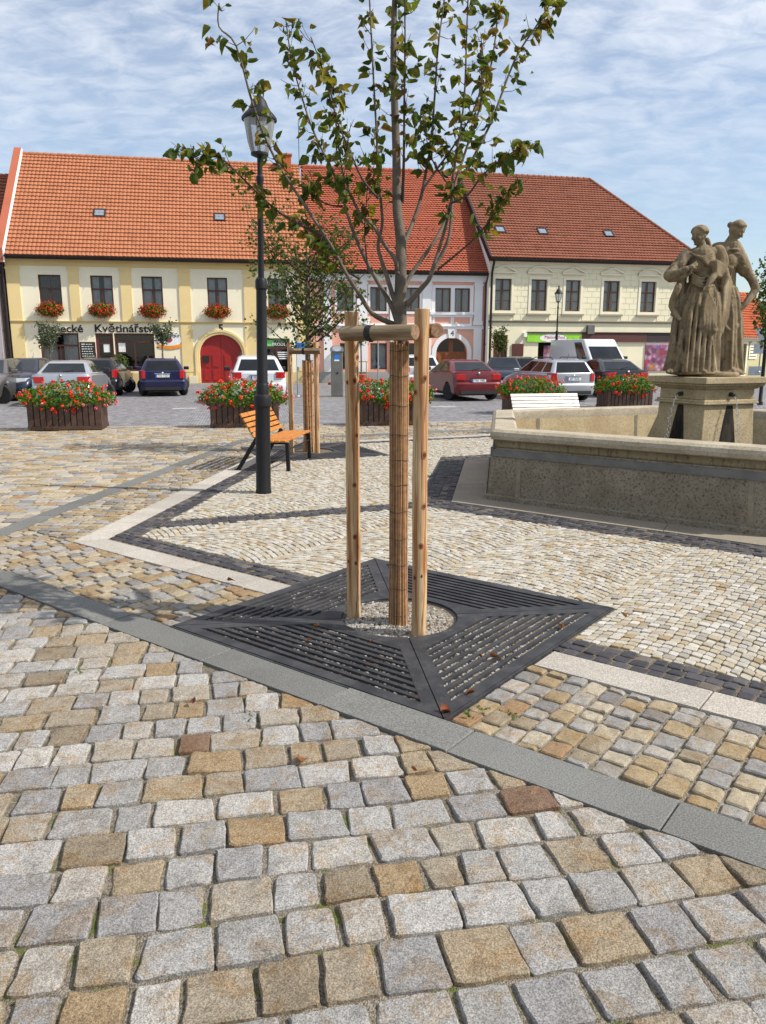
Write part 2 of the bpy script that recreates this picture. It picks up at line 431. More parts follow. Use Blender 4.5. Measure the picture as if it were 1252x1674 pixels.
# road of small grey setts: one sheet to the horizon
def roadmat():
    t = NT('road_setts'); vec = t.coord('World', (1,1,1), (0,0,RAD(-10)))
    br = t.new('ShaderNodeTexBrick'); t.l.new(vec, br.inputs['Vector']); br.offset = 0.5
    br.inputs['Scale'].default_value = 1.0; br.inputs['Brick Width'].default_value = 0.14; br.inputs['Row Height'].default_value = 0.11
    br.inputs['Mortar Size'].default_value = 0.012; br.inputs['Mortar Smooth'].default_value = 0.3
    br.inputs['Color1'].default_value = hexc(150,148,150) + (1,); br.inputs['Color2'].default_value = hexc(120,120,125) + (1,); br.inputs['Mortar'].default_value = hexc(92,89,85) + (1,)
    c = t.mix(t.rng(t.noise(0.5, 5, 0.6, vec), 0.35, 0.7, 0, 0.5), br.outputs['Color'], t.mix(1.0, br.outputs['Color'], (0.78, 0.75, 0.70), 'MULTIPLY'))
    c = t.mix(t.rng(t.noise(5, 6, 0.85, vec), 0.38, 0.62, 0, 0.85), t.mix(1.0, c, (1.18,1.18,1.2), 'MULTIPLY'), t.mix(1.0, c, (0.6, 0.59, 0.59), 'MULTIPLY'))
    return t.fin(c, 0.8, t.bump(t.math('MULTIPLY', br.outputs['Fac'], -1.0), 0.7, 0.012), spec=0.3)
m_road = roadmat()
ZR, ZF = -0.10, -0.02
def road_z(x, y):
    d = KN.dot(Vector((x, y))) - KD
    return ZR if d < 0.5 else ZF if d > 8 else ZR + (ZF-ZR)*(d-0.5)/7.5
mb = MB(); kt = Vector((KN.y, -KN.x)); vs_ = []
for d_, z_ in ((-300, ZR), (0.5, ZR), (8, ZF), (1500, ZF)):
    for s_ in (-1000, 1000): p_ = KN*(KD+d_) + kt*s_; vs_.append((p_.x, p_.y, z_))
mb.add(vs_, [(2*i+1, 2*i, 2*i+2, 2*i+3)[::-1] for i in range(3)]); o = mb.build('road', m_road); o['kind'] = 'structure'

# foreground: large granite setts
def bed(name, pts, mat, z):
    """bedding layer of a paved area, the parent of its stones"""
    mb = MB(); n = len(pts)
    mb.add([(p[0],p[1],z) for p in pts], [tuple(range(n))])
    o = mb.build(name, mat); o['kind'] = 'structure'; return o
def line_pt(na, a, nb, b):
    det = na.x*nb.y - na.y*nb.x
    return Vector(((a*nb.y - b*na.y)/det, (na.x*b - nb.x*a)/det))
def on(n, a, d, s): return n*a + d*s
K = lambda x: (x, KA + KB*x)
# corner points where strips meet
c_fg = line_pt(NV, 2.52, NB, -4.46)
def kerb_meet(n, a): return line_pt(n, a, KN, KD)
fgp = [(-9,-3), (9,-3), (9, (2.52-0.611*9)/0.791+0), (c_fg.x, c_fg.y), (-9, (2.52+0.611*9)/0.791)]
pave_fg = bed('sett_pavement', fgp, m_bed_fg, -0.0165)
rg = Region([(NV, 2.515)], (), 0.18)
rows(rg, RAD(11), 0.170, (0.125, 0.23), -5.5, 5.0, -0.6, 8.4, 0.012, 0.011)
lay(rg, pave_fg, m_fg, 0.0155, nearlim=7.5, cr=0.085, drop=0.0065, dome=0.0, rough=0.0052, tilt=0.04)

# band of warm setts round the plaza
pave_mid = structure('sett_band'); 
bandp = [on(NV,2.75,UV_,-7.0), on(NV,2.75,UV_,6), on(NV,4.3,UV_,6), line_pt(NV,4.3,NB,-3.0), line_pt(NB,-3.0,NE,13.25), on(NE,13.25,EV,10), on(NE,14.5,EV,10), line_pt(NB,-4.26,NE,14.5), line_pt(NB,-4.26,NV,2.75)]
bandp = [line_pt(NB,-4.46,NV,2.52), on(NV,2.52,UV_,6), on(NV,4.3,UV_,6), line_pt(NV,4.3,NB,-2.9), line_pt(NB,-2.9,NE,13.2), on(NE,13.2,EV,14), on(NE,14.75,EV,14), line_pt(NB,-4.46,NE,14.75)]
b_ = bed('band_bed', bandp, m_bed, -0.015); b_.parent = pave_mid; del b_['kind']
r1 = Region([(-NV,-2.755),(NV,3.575),(-NB,4.255)], (GRATE1,), 0.25)
rows(r1, RAD(52.3), 0.118, (0.10, 0.155), -2.0, 6.0, -4.0, 7.5, 0.008, 0.008)
r2 = Region([(-NV,-3.58),(-NB,4.255),(NB,-3.505),(NE,14.495)], (GRATE2,), 0.25)
rows(r2, RAD(-6.5), 0.118, (0.10, 0.16), -6.5, 0.0, 4.0, 17.0, 0.008, 0.008)
r3 = Region([(-NE,-13.755),(NE,14.495),(-NB,3.5)], (GRATE2,), 0.25)
rows(r3, RAD(23.5), 0.12, (0.10, 0.16), 2.0, 18.0, 13.0, 15.0, 0.008, 0.008)
r1.polys += r2.polys + r3.polys
lay(r1, pave_mid, m_mid, 0.014, nearlim=6.5, cr=0.15, drop=0.007, dome=0.001, rough=0.0042, tilt=0.05)

# outer paving to the left and up to the road
pave_left = structure('outer_pavement')
lp = [on(NV,2.75,UV_,-30), line_pt(NV,2.75,NB,-4.46), line_pt(NB,-4.46,NE,14.75), on(NE,14.75,EV,4.2+14), Vector(K(22)), Vector(K(-45))]
lp = [Vector((-45,-2)), line_pt(NV,2.52,NB,-4.46)+Vector((0,0)), line_pt(NB,-4.46,NE,14.75), line_pt(NE,14.75,KN,KD-0.15), line_pt(Vector((1,0)),-45,KN,KD-0.15)]
b_ = bed('outer_bed', [tuple(p) for p in lp], m_bed, -0.012); b_.parent = pave_left; del b_['kind']
rl = Region([(NB,-4.465),(-NV,-2.52),(KN,KD-0.16)], (), 0.2)
rows(rl, RAD(5), 0.165, (0.13, 0.24), -17, -1.0, 5.0, 21, 0.01, 0.01)
rl2 = Region([(-NB,4.465),(-NE,-14.755),(KN,KD-0.16)], (), 0.2)
rows(rl2, RAD(9), 0.165, (0.13, 0.24), -6, 17, 12.0, 20, 0.01, 0.01)
rl.polys += rl2.polys
lay(rl, pave_left, m_left, 0.012, nearlim=3, cr=0.12, drop=0.006, dome=0.001, rough=0.003, tilt=0.03)

# mosaic paving in arcs
pave_mos = structure('mosaic_pavement')
mp_ = [line_pt(NV,3.82,NB,-3.25), on(NV,3.82,UV_,7), Vector((12,3)), Vector((16,12)), on(NE,13.5,EV,14), line_pt(NE,13.5,NB,-3.25)]
b_ = bed('mosaic_bed', [tuple(p) for p in mp_], m_bed_mos, -0.008); b_.parent = pave_mos; del b_['kind']
RADL = Vector((math.cos(RAD(201.5)), math.sin(RAD(201.5)))); RADN = Vector((-RADL.y, RADL.x))
HEXB = hex_excl(3.50)
def seam(reg, poly):
    """keep the radial basalt line free"""
    c = cen(poly); s = RADN.dot(c - FC); r = RADL.dot(c - FC)
    if 3.0 < r < 7.4 and abs(s) < 0.16: return
    reg.put(poly)
rm = Region([(-NV,-4.085),(-NB,2.995),(NE,13.245)], (GRATE1, GRATE2, HEXB), 0.45)
def arcs(reg, ang, W, s, x0, x1, y0, y1):
    d = Vector((math.cos(ang), math.sin(ang))); e = Vector((-d.y, d.x)); Rr = W*0.92
    k0, k1 = int(math.floor(x0/W)), int(math.ceil(x1/W))
    for k in range(k0, k1+1):
        y = y0
        while y < y1:
            n = max(6, int(round(1.16*W/s))); amax = math.asin(W/2/Rr)
            cut = [-amax + 2*amax*(i + (RG.uniform(-0.16,0.16) if 0 < i < n else 0))/n for i in range(n+1)]
            for i in range(n):
                q = []
                for a, yy in ((cut[i], y), (cut[i+1], y), (cut[i+1], y+s), (cut[i], y+s)):
                    q.append(d*(k*W + Rr*math.sin(a)) + e*(yy + Rr*math.cos(a) - Rr))
                seam(reg, q)
            y += s*1.02
arcs(rm, RAD(-38), 1.28, 0.064, -12, 6, 3.6, 17.5)
lay(rm, pave_mos, m_mos, 0.0055, nearlim=0, cr=0.16, drop=0.0035, dome=0.0004, rough=0.0012, tilt=0.05, h=0.03)

# dark basalt lines
pave_bas = structure('basalt_lines')
rb = Region([(-NV,-3.825),(NV,4.075),(-NB,3.245)], (GRATE1,), 0.3)
rows(rb, GU, 0.0835, (0.075, 0.105), -9, 6, 3.825, 4.05, 0.004, 0.005, 0.0)
rb2 = Region([(-NV,-4.085),(-NB,3.245),(NB,-3.005),(NE,13.49)], (GRATE2,), 0.3)
rows(rb2, RAD(83.5), 0.08, (0.075, 0.105), 3, 16, 3.0, 3.25, 0.004, 0.005, 0.0)
rb3 = Region([(-NE,-13.255),(NE,13.495),(-NB,3.0)], (GRATE2,), 0.3)
rows(rb3, RAD(23.5), 0.08, (0.075, 0.105), 0, 18, 13.255, 13.45, 0.004, 0.005, 0.0)
rb4 = Region([], (HEXB,), 0.3)
def rad_rows():
    for s in (-0.15, -0.075, 0.0, 0.075):
        x = 3.3
        while x < 7.3:
            w = RG.uniform(0.075, 0.1)
            rb4.put([FC + RADL*a + RADN*b for a, b in ((x,s),(x+w,s),(x+w,s+0.075),(x,s+0.075))]); x += w
rad_rows()
rb4.polys = [p for p in rb4.polys if NV.dot(cen(p)) > 4.1 and NB.dot(cen(p)) > -2.98]
hx = hexagon(1.0)
rb5 = Region([], (), 0.3)
for i in range(6):
    a = RAD(201.5 - 30 - 60*i); n = Vector((math.cos(a), math.sin(a))); t = Vector((-n.y, n.x))
    for j in range(5):
        ap = 3.10 + 0.08*j; hl = ap*math.tan(RAD(30)); x = -hl
        while x < hl:
            w = min(RG.uniform(0.08, 0.11), hl-x)
            if w > 0.03:
                k = lambda aa, xx: FC + n*aa + t*max(-aa*0.5774, min(aa*0.5774, xx))
                rb5.put([k(ap,x), k(ap,x+w), k(ap+0.08,x+w), k(ap+0.08,x)])
            x += w
rb.polys += rb2.polys + rb3.polys + rb4.polys + rb5.polys
lay(rb, pave_bas, m_bas, 0.009, nearlim=5.2, cr=0.15, drop=0.005, dome=0.0006, rough=0.002, tilt=0.05, h=0.04)

# dressed slab strips: one slab after the other
def slabs(name, piece, mat, n, a0, a1, d, s0, s1, L, zt=0.0, excl=None, m0=None, m1=None, label=None):
    root = structure(name)
    s = s0; RS = random.Random(hash(name) % 1000 if False else len(name))
    while s < s1 - 0.05:
        e = min(s + L*RS.uniform(0.8, 1.15), s1); q = []
        for a, ss, end in ((a0, s, 0), (a0, e, 1), (a1, e, 1), (a1, s, 0)):
            sh = 0.0
            if end == 0 and s == s0 and m0 is not None and a == a1: sh = m0
            if end == 1 and e == s1 and m1 is not None and a == a1: sh = m1
            q.append(n*a + d*(ss + sh + (0.003 if end == 0 else -0.003)))
        polys = [q]
        if excl:
            if all(min(nn.dot(p) for p in q) < dd for nn, dd in excl):
                c = cen(q); polys = []
                for nn, dd in excl:                       # pieces left and right of the grate
                    p = clip(q, nn, dd, False)
                    if len(p) >= 3 and area(p) > 0.01 and abs(nn.dot(d)) > 0.9: polys.append(p)
        for p in polys:
            c = cen(p); mb = MB(); zz = zt + RS.uniform(-0.003, 0.003)
            pin = [c + (k_-c)*(1-0.004/max(0.05,(k_-c).length)) for k_ in p]; nn_ = len(p)
            vs = [(k_.x-c.x, k_.y-c.y, -0.07) for k_ in p] + [(k_.x-c.x, k_.y-c.y, zz-0.004) for k_ in p] + [(k_.x-c.x, k_.y-c.y, zz) for k_ in pin]
            fs = [(i, (i+1) % nn_, nn_+(i+1) % nn_, nn_+i) for i in range(nn_)] + [(nn_+i, nn_+(i+1) % nn_, 2*nn_+(i+1) % nn_, 2*nn_+i) for i in range(nn_)] + [tuple(range(2*nn_, 3*nn_))]
            if area(p) > 0 and sum(p[i].x*p[(i+1)%nn_].y-p[(i+1)%nn_].x*p[i].y for i in range(nn_)) < 0: fs = [f[::-1] for f in fs]
            mb.add(vs, fs, 0, RS.random()); mb.build(piece, mat, root, (c.x, c.y, 0))
        s = e
    return root
sg = lambda n, a, m, b, d: d.dot(line_pt(n, a, m, b))
slabs('grey_slab_strip', 'slab', m_grey_slab, NV, 2.52, 2.75, UV_, sg(NV,2.52,NB,-4.46,UV_), 5.0, 0.83, 0.002, m0=sg(NV,2.75,NB,-4.26,UV_)-sg(NV,2.52,NB,-4.46,UV_))
slabs('grey_slab_border', 'slab', m_grey_slab, NB, -4.46, -4.26, WV, sg(NB,-4.46,NV,2.52,WV), sg(NB,-4.46,NE,14.75,WV), 0.9, 0.002, m0=sg(NB,-4.26,NV,2.75,WV)-sg(NB,-4.46,NV,2.52,WV), m1=sg(NB,-4.26,NE,14.5,WV)-sg(NB,-4.46,NE,14.75,WV))
slabs('grey_slab_edging', 'slab', m_grey_slab, NE, 14.5, 14.75, EV, sg(NE,14.5,NB,-4.26,EV), 16.0, 0.9, 0.002, m0=sg(NE,14.75,NB,-4.46,EV)-sg(NE,14.5,NB,-4.26,EV))
slabs('light_slab_strip', 'slab', m_light_slab, NV, 3.58, 3.82, UV_, sg(NV,3.58,NB,-3.50,UV_), 5.5, 0.8, 0.002, GRATE1, m0=sg(NV,3.82,NB,-3.25,UV_)-sg(NV,3.58,NB,-3.50,UV_))
slabs('light_slab_border', 'slab', m_light_slab, NB, -3.50, -3.25, WV, sg(NB,-3.50,NV,3.58,WV), sg(NB,-3.50,NE,13.75,WV), 0.8, 0.002, m0=sg(NB,-3.25,NV,3.82,WV)-sg(NB,-3.50,NV,3.58,WV), m1=sg(NB,-3.25,NE,13.5,WV)-sg(NB,-3.50,NE,13.75,WV))
slabs('light_slab_edging', 'slab', m_light_slab, NE, 13.50, 13.75, EV, sg(NE,13.5,NB,-3.25,EV), 15.0, 0.8, 0.002, GRATE2, m0=sg(NE,13.75,NB,-3.50,EV)-sg(NE,13.5,NB,-3.25,EV))
# kerb along the road
slabs('kerb', 'kerbstone', m_light_slab, KN, KD-0.15, KD, Vector((KN.y, -KN.x)), -32, 26, 1.0, 0.006)
# plaza edge face below the kerb is closed by the kerbstones (7 cm) and a lower course
# ------------------------------------------------------------------ shared surfaces
m_iron0 = simple('cast_iron_plain', hexc(54,55,58), 0.58, 0.25, 0.30, 7, 0.35, 220, 0.002, spec=0.45)
m_black = simple('black_paint', hexc(24,24,26), 0.5, 0.0, 0.1, 3, 0.12, 160, 0.002, spec=0.3)
def ironmat():
    t = NT('cast_iron'); w = t.coord('World')
    c = t.mix(t.rng(t.noise(5, 5, 0.65, w), 0.35, 0.7), hexc(44,45,48), hexc(66,66,68))
    c = t.mix(t.rng(t.noise(14, 5, 0.7, w, 0.4), 0.54, 0.72, 0, 0.55), c, hexc(96,90,82))
    c = t.mix(t.rng(t.noise(8, 5, 0.7, w, 0.8), 0.60, 0.74, 0, 0.5), c, hexc(92,58,40))
    return t.fin(c, 0.6, t.bump(t.noise(200, 3, 0.7, w), 0.35, 0.002), 0.2, 0.4)
m_iron = ironmat()
m_bark = simple('bark', hexc(94,84,72), 0.85, 0, 0.3, 16, 0.6, 60, 0.006)
m_twig = simple('twig_bark', hexc(70,52,46), 0.8, 0, 0.25, 20)
m_rubber = simple('black_strap', hexc(30,30,31), 0.7, 0, 0.1)
def woodmat(name, a, b, streak=1.0, rough=0.75):
    t = NT(name); v = t.coord('Object', (1,1,0.12)); w = t.coord('Object', (1,1,0.05))
    ring = t.new('ShaderNodeTexWave'); ring.wave_type = 'RINGS'; ring.rings_direction = 'Z'; t.l.new(v, ring.inputs['Vector'])
    ring.inputs['Scale'].default_value = 42; ring.inputs['Distortion'].default_value = 5.0; ring.inputs['Detail'].default_value = 3; ring.inputs['Detail Scale'].default_value = 0.7
    n = t.noise(16, 5, 0.6, w, 1.2)
    c = t.mix(t.rng(n, 0.46, 0.56), a, b)
    c = t.mix(t.math('MULTIPLY', t.rng(ring.outputs['Fac'], 0.2, 0.9), 0.38*streak), c, t.mix(1.0, c, (0.58, 0.40, 0.24), 'MULTIPLY'))
    c = t.mix(t.rng(t.noise(5, 3, 0.5, v), 0.55, 0.72, 0, 0.45), c, t.mix(1.0, c, (0.62, 0.57, 0.50), 'MULTIPLY'))
    f = t.noise(120, 3, 0.6, w)
    c = t.mix(t.rng(f, 0.48, 0.72, 0, 0.5), c, t.mix(1.0, c, (0.50, 0.42, 0.34), 'MULTIPLY'))
    kv = t.coord('Object', (1,1,0.42)); kd = t.voro(5.2, kv, 'F1', 'Distance')          # knots
    c = t.mix(t.rng(kd, 0.17, 0.30, 0.65, 0.0), c, t.mix(1.0, c, (0.62, 0.42, 0.26), 'MULTIPLY'))
    c = t.mix(t.rng(kd, 0.07, 0.12, 0.9, 0.0), c, (0.07, 0.035, 0.018))
    ck = t.noise(22, 2, 0.5, t.coord('Object', (1,1,0.02)), 0.2)                          # drying cracks
    c = t.mix(t.rng(t.math('ABSOLUTE', t.math('SUBTRACT', ck, 0.52)), 0.004, 0.014, 0.75, 0.0), c, (0.09, 0.055, 0.03))
    gy = t.noise(3.2, 4, 0.6, t.coord('Object', (1,1,0.5))); c = t.mix(t.rng(gy, 0.5, 0.68, 0, 0.55), c, t.mix(1.0, c, (0.72, 0.72, 0.74), 'MULTIPLY'))
    return t.fin(c, rough, t.bump(ring.outputs['Fac'], 0.18, 0.003), spec=0.3)
m_stake = woodmat('debarked_pine', hexc(192,164,126), hexc(164,110,66))
m_beam = woodmat('weathered_pine', hexc(176,158,130), hexc(140,118,88), 1.3)
m_endgrain = simple('end_grain', hexc(126,98,74), 0.9, 0, 0.35, 60, 0.5, 90)
m_reed = simple('reed', hexc(164,124,86), 0.75, 0, 0.22, 30, 0.2, 90, 0.002, useRnd=0.5)
m_wire = simple('wire', hexc(60,54,48), 0.6, 0.4)

# gravel under and around the grate
def pebble_mesh(r):
    mb = MB(); v = []
    phi = (1+5**0.5)/2
    base = [(-1,phi,0),(1,phi,0),(-1,-phi,0),(1,-phi,0),(0,-1,phi),(0,1,phi),(0,-1,-phi),(0,1,-phi),(phi,0,-1),(phi,0,1),(-phi,0,-1),(-phi,0,1)]
    fs = [(0,11,5),(0,5,1),(0,1,7),(0,7,10),(0,10,11),(1,5,9),(5,11,4),(11,10,2),(10,7,6),(7,1,8),(3,9,4),(3,4,2),(3,2,6),(3,6,8),(3,8,9),(4,9,5),(2,4,11),(6,2,10),(8,6,7),(9,8,1)]
    return base, fs
PB, PF = pebble_mesh(1)
def pebbles(name, spots, rmin, rmax, mat, parent, z):
    mb = MB(); rr = random.Random(5)
    for x, y, zz in spots:
        r = rr.uniform(rmin, rmax)/1.9; sx, sy, sz = rr.uniform(.7,1.3), rr.uniform(.7,1.3), rr.uniform(.5,.9); a = rr.uniform(0,6.28); ca, sa = math.cos(a), math.sin(a)
        vs = []
        for p in PB:
            X, Y, Z = p[0]*r*sx, p[1]*r*sy, p[2]*r*sz
            vs.append((x + X*ca - Y*sa, y + X*sa + Y*ca, z + zz + Z))
        mb.add(vs, PF, 0, rr.random(), False)
    o = mb.build(name, mat, parent); o['kind'] = 'stuff'; return o
m_peb = stone('pebble', [(0.0,hexc(222,214,200)),(0.25,hexc(190,180,166)),(0.45,hexc(236,232,224)),(0.7,hexc(170,152,126)),(0.85,hexc(206,190,164)),(0.95,hexc(120,110,100))], 0.15, 300, None, 0, 0.2, alb=0.36)
m_soil = simple('dark_soil', hexc(92,76,60), 0.95, 0, 0.3, 30, 0.8, 120, 0.01)

# ------------------------------------------------------------------ tree grate
def grate(center, ang, label, hole=0.37, peb=2600):
    g = thing('tree_grate', label, 'tree grate', (center.x, center.y, 0), ang, 'cast iron tree grates')
    zt, zb = 0.008, -0.022
    for q in range(4):
        mb = MB(); M = Matrix.Rotation(q*math.pi/2, 4, 'Z')
        def P(poly, z1=zt): mb.prism([(t, d-1.0) for t, d in poly], zb, z1, 0, M)
        e = 0.004                                               # joint between the four castings
        P([(-1+0.008, 0.003), (1-0.008, 0.003), (1-0.075-e, 0.075), (-1+0.075+e, 0.075)])
        d_end = 0.585; rib = 0.10
        for sgn in (-1, 1):
            pl = [(sgn*(1-0.075-e), 0.075), (sgn*(1-d_end-e), d_end), (sgn*(1-d_end-e-rib), d_end), (sgn*(1-0.075-e-rib), 0.075)]
            P(pl if sgn < 0 else pl[::-1])
        nb = 9; pitch = (d_end-0.075)/nb; slot = 0.029
        for i in range(nb):
            d0 = 0.075 + i*pitch + slot; d1 = 0.075 + (i+1)*pitch
            P([(-(1-d0-e-rib), d0), ((1-d0-e-rib), d0), ((1-d1-e-rib), d1), (-(1-d1-e-rib), d1)], zt-0.0015)
        hs = hole*math.sin(math.pi/4)
        arc = [(hole*math.sin(a), 1-hole*math.cos(a)) for a in [math.pi/4*(1 - k/7*1.0)*0.985 for k in range(0, 15)]]
        P([(-(1-d_end-e), d_end), ((1-d_end-e), d_end)] + arc)
        ring = [(hole*math.sin(a), 1-hole*math.cos(a)) for a in [math.pi/4*(1 - k/7*1.0)*0.985 for k in range(0, 15)]]
        ring2 = [((hole-0.02)*math.sin(a), 1-(hole-0.02)*math.cos(a)) for a in [math.pi/4*(1 - k/7*1.0)*0.985 for k in range(14, -1, -1)]]
        mb.prism([(t, d-1.0) for t, d in ring + ring2], zb-0.03, zt-0.012, 0, M)
        mb.build('grate_section', m_iron, g)
    mb = MB(); 
    for q in range(4):
        zq = -0.018 if q != 2 else -0.036; M = Matrix.Rotation(q*math.pi/2, 4, 'Z'); mb.add([M @ Vector(p) for p in ((-1,-1,zq),(1,-1,zq),(0,0,zq))], [(0,1,2)])
    mb.build('gravel_bed', m_gravel, g)
    # frame round the pit
    mb = MB()
    for q in range(4):
        M = Matrix.Rotation(q*math.pi/2, 4, 'Z'); mb.box(-1.006, 1.006, -1.012, -1.0, -0.05, 0.004, 0, M)
    mb.build('frame', m_iron, g)
    return g
g1 = grate(GC, GU, 'large square slotted black tree grate with four castings at the front tree')
rr = random.Random(3); sp = []
while len(sp) < 14000:
    x, y = rr.uniform(-.98,.98), rr.uniform(-.98,.98); sp.append((x, y, (0.020 if not (x > abs(y)*-1 and y > 0 and y > abs(x)) else 0.004) + 0.006*rr.random() + 0.006*mn.noise((x*4,y*4,0))))
pebbles('gravel', sp, 0.007, 0.016, m_peb, g1, -0.036)
sp = []
while len(sp) < 3200:
    x, y = rr.uniform(-.36,.36), rr.uniform(-.36,.36)
    if x*x + y*y < 0.345**2: sp.append((x, y, 0.020*(1-(x*x+y*y)/0.13) + 0.006*rr.random() - 0.022*max(0, 1-((x-0.16)**2+(y+0.02)**2)/0.02)))
pebbles('gravel_mound', sp, 0.006, 0.016, m_peb, g1, -0.022)
g2 = grate(G2C, G2A, 'square dark tree grate half in shade beneath the second tree', peb=0)

# ------------------------------------------------------------------ stakes, beams and the reed-wrapped tree
def log(mb, a, b, r0, r1, n=14, wav=0.004, seed=0, mi=0, capmi=None):
    a, b = Vector(a), Vector(b); pts, rd = [], []
    for i in range(13):
        f = i/12; p = a.lerp(b, f); p += Vector((mn.noise((f*3, seed, 1)), mn.noise((f*3, seed, 5)), 0)) * wav
        pts.append(p); rd.append((r0 + (r1-r0)*f) * (1 + 0.025*mn.noise((f*6, seed, 9))))
    mb.tube(pts, rd, n, False, mi)
    for e, c, rev in ((pts[0], 0, True), (pts[-1], 1, False)):
        k = len(mb.v); ring = mb.v[k-13*n:k-12*n] if c == 0 else None
    base = len(mb.v) - 13*n
    cm = mi if capmi is None else capmi
    mb.f.append(tuple(range(base+n-1, base-1, -1))); mb.m.append(cm); mb.a.append(.5); mb.sm.append(False)
    mb.f.append(tuple(range(base+12*n, base+13*n))); mb.m.append(cm); mb.a.append(.5); mb.sm.append(False)
ZS = -0.04
def stake_set(base, pts, top, beam_z, beams, rs, lab, who, strap=True):
    """pts: stake foot positions; beams: (start, end, radius)"""
    for i, (x, y, lb) in enumerate(pts):
        s = thing('tree_stake', lb, 'stake', (x, y, ZS), 0, 'round pine stakes beside the ' + who)
        mb = MB(); log(mb, (0,0,0), (0,0,top-ZS), rs*1.04, rs*0.97, 16, 0.006, i*7+x); mb.build('post', m_stake, s, sharp=60)
        mb = MB(); mb.tube([(0,0,top-ZS-0.001),(0,0,top-ZS+0.004)], [rs*0.95, rs*0.90], 16); mb.build('end_grain', m_stake, s)
stake_set(None, [(-0.185, 4.69, 'left pine stake at the front tree with knots near its foot'), (0.215, 4.37, 'right pine stake at the front tree standing before the trunk')], 1.885, 1.65, None, 0.043, None, 'front tree')
m_knot = simple('knot', hexc(74,44,28), 0.8, 0, 0.2, 40); m_knot_ring = simple('knot_ring', hexc(150,92,52), 0.8, 0, 0.2, 40)
for o_ in [q for q in COL.objects if q.name.startswith('tree_stake')]:
    rk = random.Random(int(o_.location.x*1000)); c_ = Vector((-o_.location.x, -o_.location.y)).angle_signed(Vector((1,0))) if False else math.atan2(-o_.location.y, -o_.location.x)
    post = [q for q in o_.children if q.name.startswith('post')][0]
    for z_ in (1.70, 1.52, 1.16, 0.86, 0.60, 0.40):
        for da in ((-0.75, 0.45) if z_ in (1.52, 0.40) else (rk.uniform(-1,1),)):
            a_ = c_ + da + rk.uniform(-.15,.15); zz = z_ + rk.uniform(-.05,.05); rr_ = rk.uniform(0.007,0.011); d_ = Vector((math.cos(a_), math.sin(a_), 0)); t_ = Vector((-d_.y, d_.x, 0)); u_ = Vector((0,0,1)); b_ = d_*0.0437 + u_*zz
            for sc_, mt_, lf_ in ((1.7, m_knot_ring, 0.0006), (1.0, m_knot, 0.0014)):
                mb = MB(); mb.add([b_ + d_*(lf_ - (sc_*rr_*math.cos(k_*0.5236))**2/0.086) + t_*sc_*rr_*math.cos(k_*0.5236) + u_*sc_*rr_*1.25*math.sin(k_*0.5236) for k_ in range(12)] + [b_ + d_*lf_], [(k_, (k_+1) % 12, 12) for k_ in range(12)]); mb.build('knot', mt_, post)
def beam(a, b, r, lab, strap_at=None, grp='half-round cross beams'):
    a, b = Vector(a), Vector(b); d = (b-a); L = d.length; rz = math.atan2(d.y, d.x)
    s = thing('cross_beam', lab, 'beam', a, rz, grp)
    mb = MB(); log(mb, (0,0,0), (L,0,0), r, r, 16, 0.002, a.x)
    for i, p in enumerate(mb.v):                                  # grain runs along the log: model along x, flatten the back
        pass
    o = mb.build('log', m_beamx, s, sharp=60)
    mb = MB(); mb.tube([(-0.003,0,0),(0.0,0,0)], [r*0.93, r*0.99], 16); mb.tube([(L,0,0),(L+0.003,0,0)], [r*0.99, r*0.93], 16); mb.build('end_grain', m_endgrain, s)
    if strap_at:
        mb = MB(); mb.tube([(strap_at-0.02,0,0),(strap_at+0.02,0,0)], [r*1.06, r*1.06], 20)
        for k in range(7):
            aa = math.pi*(0.9+k*0.2); mb.box(strap_at-0.012, strap_at+0.012, math.cos(aa)*r*1.07-0.004, math.cos(aa)*r*1.07+0.004, math.sin(aa)*r*1.07-0.004, math.sin(aa)*r*1.07+0.004)
        mb.build('strap', m_rubber, s)
    return s
def woodx(name, a, b):
    t = NT(name); v = t.coord('Object', (0.10,1,1)); w = t.coord('Object', (0.05,1,1))
    ring = t.new('ShaderNodeTexWave'); ring.wave_type = 'RINGS'; ring.rings_direction = 'X'; t.l.new(v, ring.inputs['Vector'])
    ring.inputs['Scale'].default_value = 36; ring.inputs['Distortion'].default_value = 6.0; ring.inputs['Detail'].default_value = 3; ring.inputs['Detail Scale'].default_value = 0.8
    c = t.mix(t.rng(t.noise(14, 5, 0.6, w, 1), 0.4, 0.62), a, b)
    c = t.mix(t.math('MULTIPLY', t.rng(ring.outputs['Fac'], 0.3, 0.9), 0.6), c, t.mix(1.0, c, (0.46, 0.38, 0.28), 'MULTIPLY'))
    return t.fin(c, 0.8, t.bump(ring.outputs['Fac'], 0.2, 0.003), spec=0.3)
m_beamx = woodx('weathered_beam', hexc(158,138,110), hexc(118,96,70))
bz = at(620, 545, 4.52).z
A_ = at(562, 545, 4.62); B_ = at(684, 545, 4.30)
beam((A_.x, A_.y-0.04, bz), (B_.x-0.02, B_.y-0.02, bz), 0.043, 'front cross beam with black strap between the two front stakes', 0.20)
beam((0.30, 4.38, bz+0.012), (0.09, 4.90, bz+0.012), 0.040, 'second cross beam behind the right front stake showing its cut end')

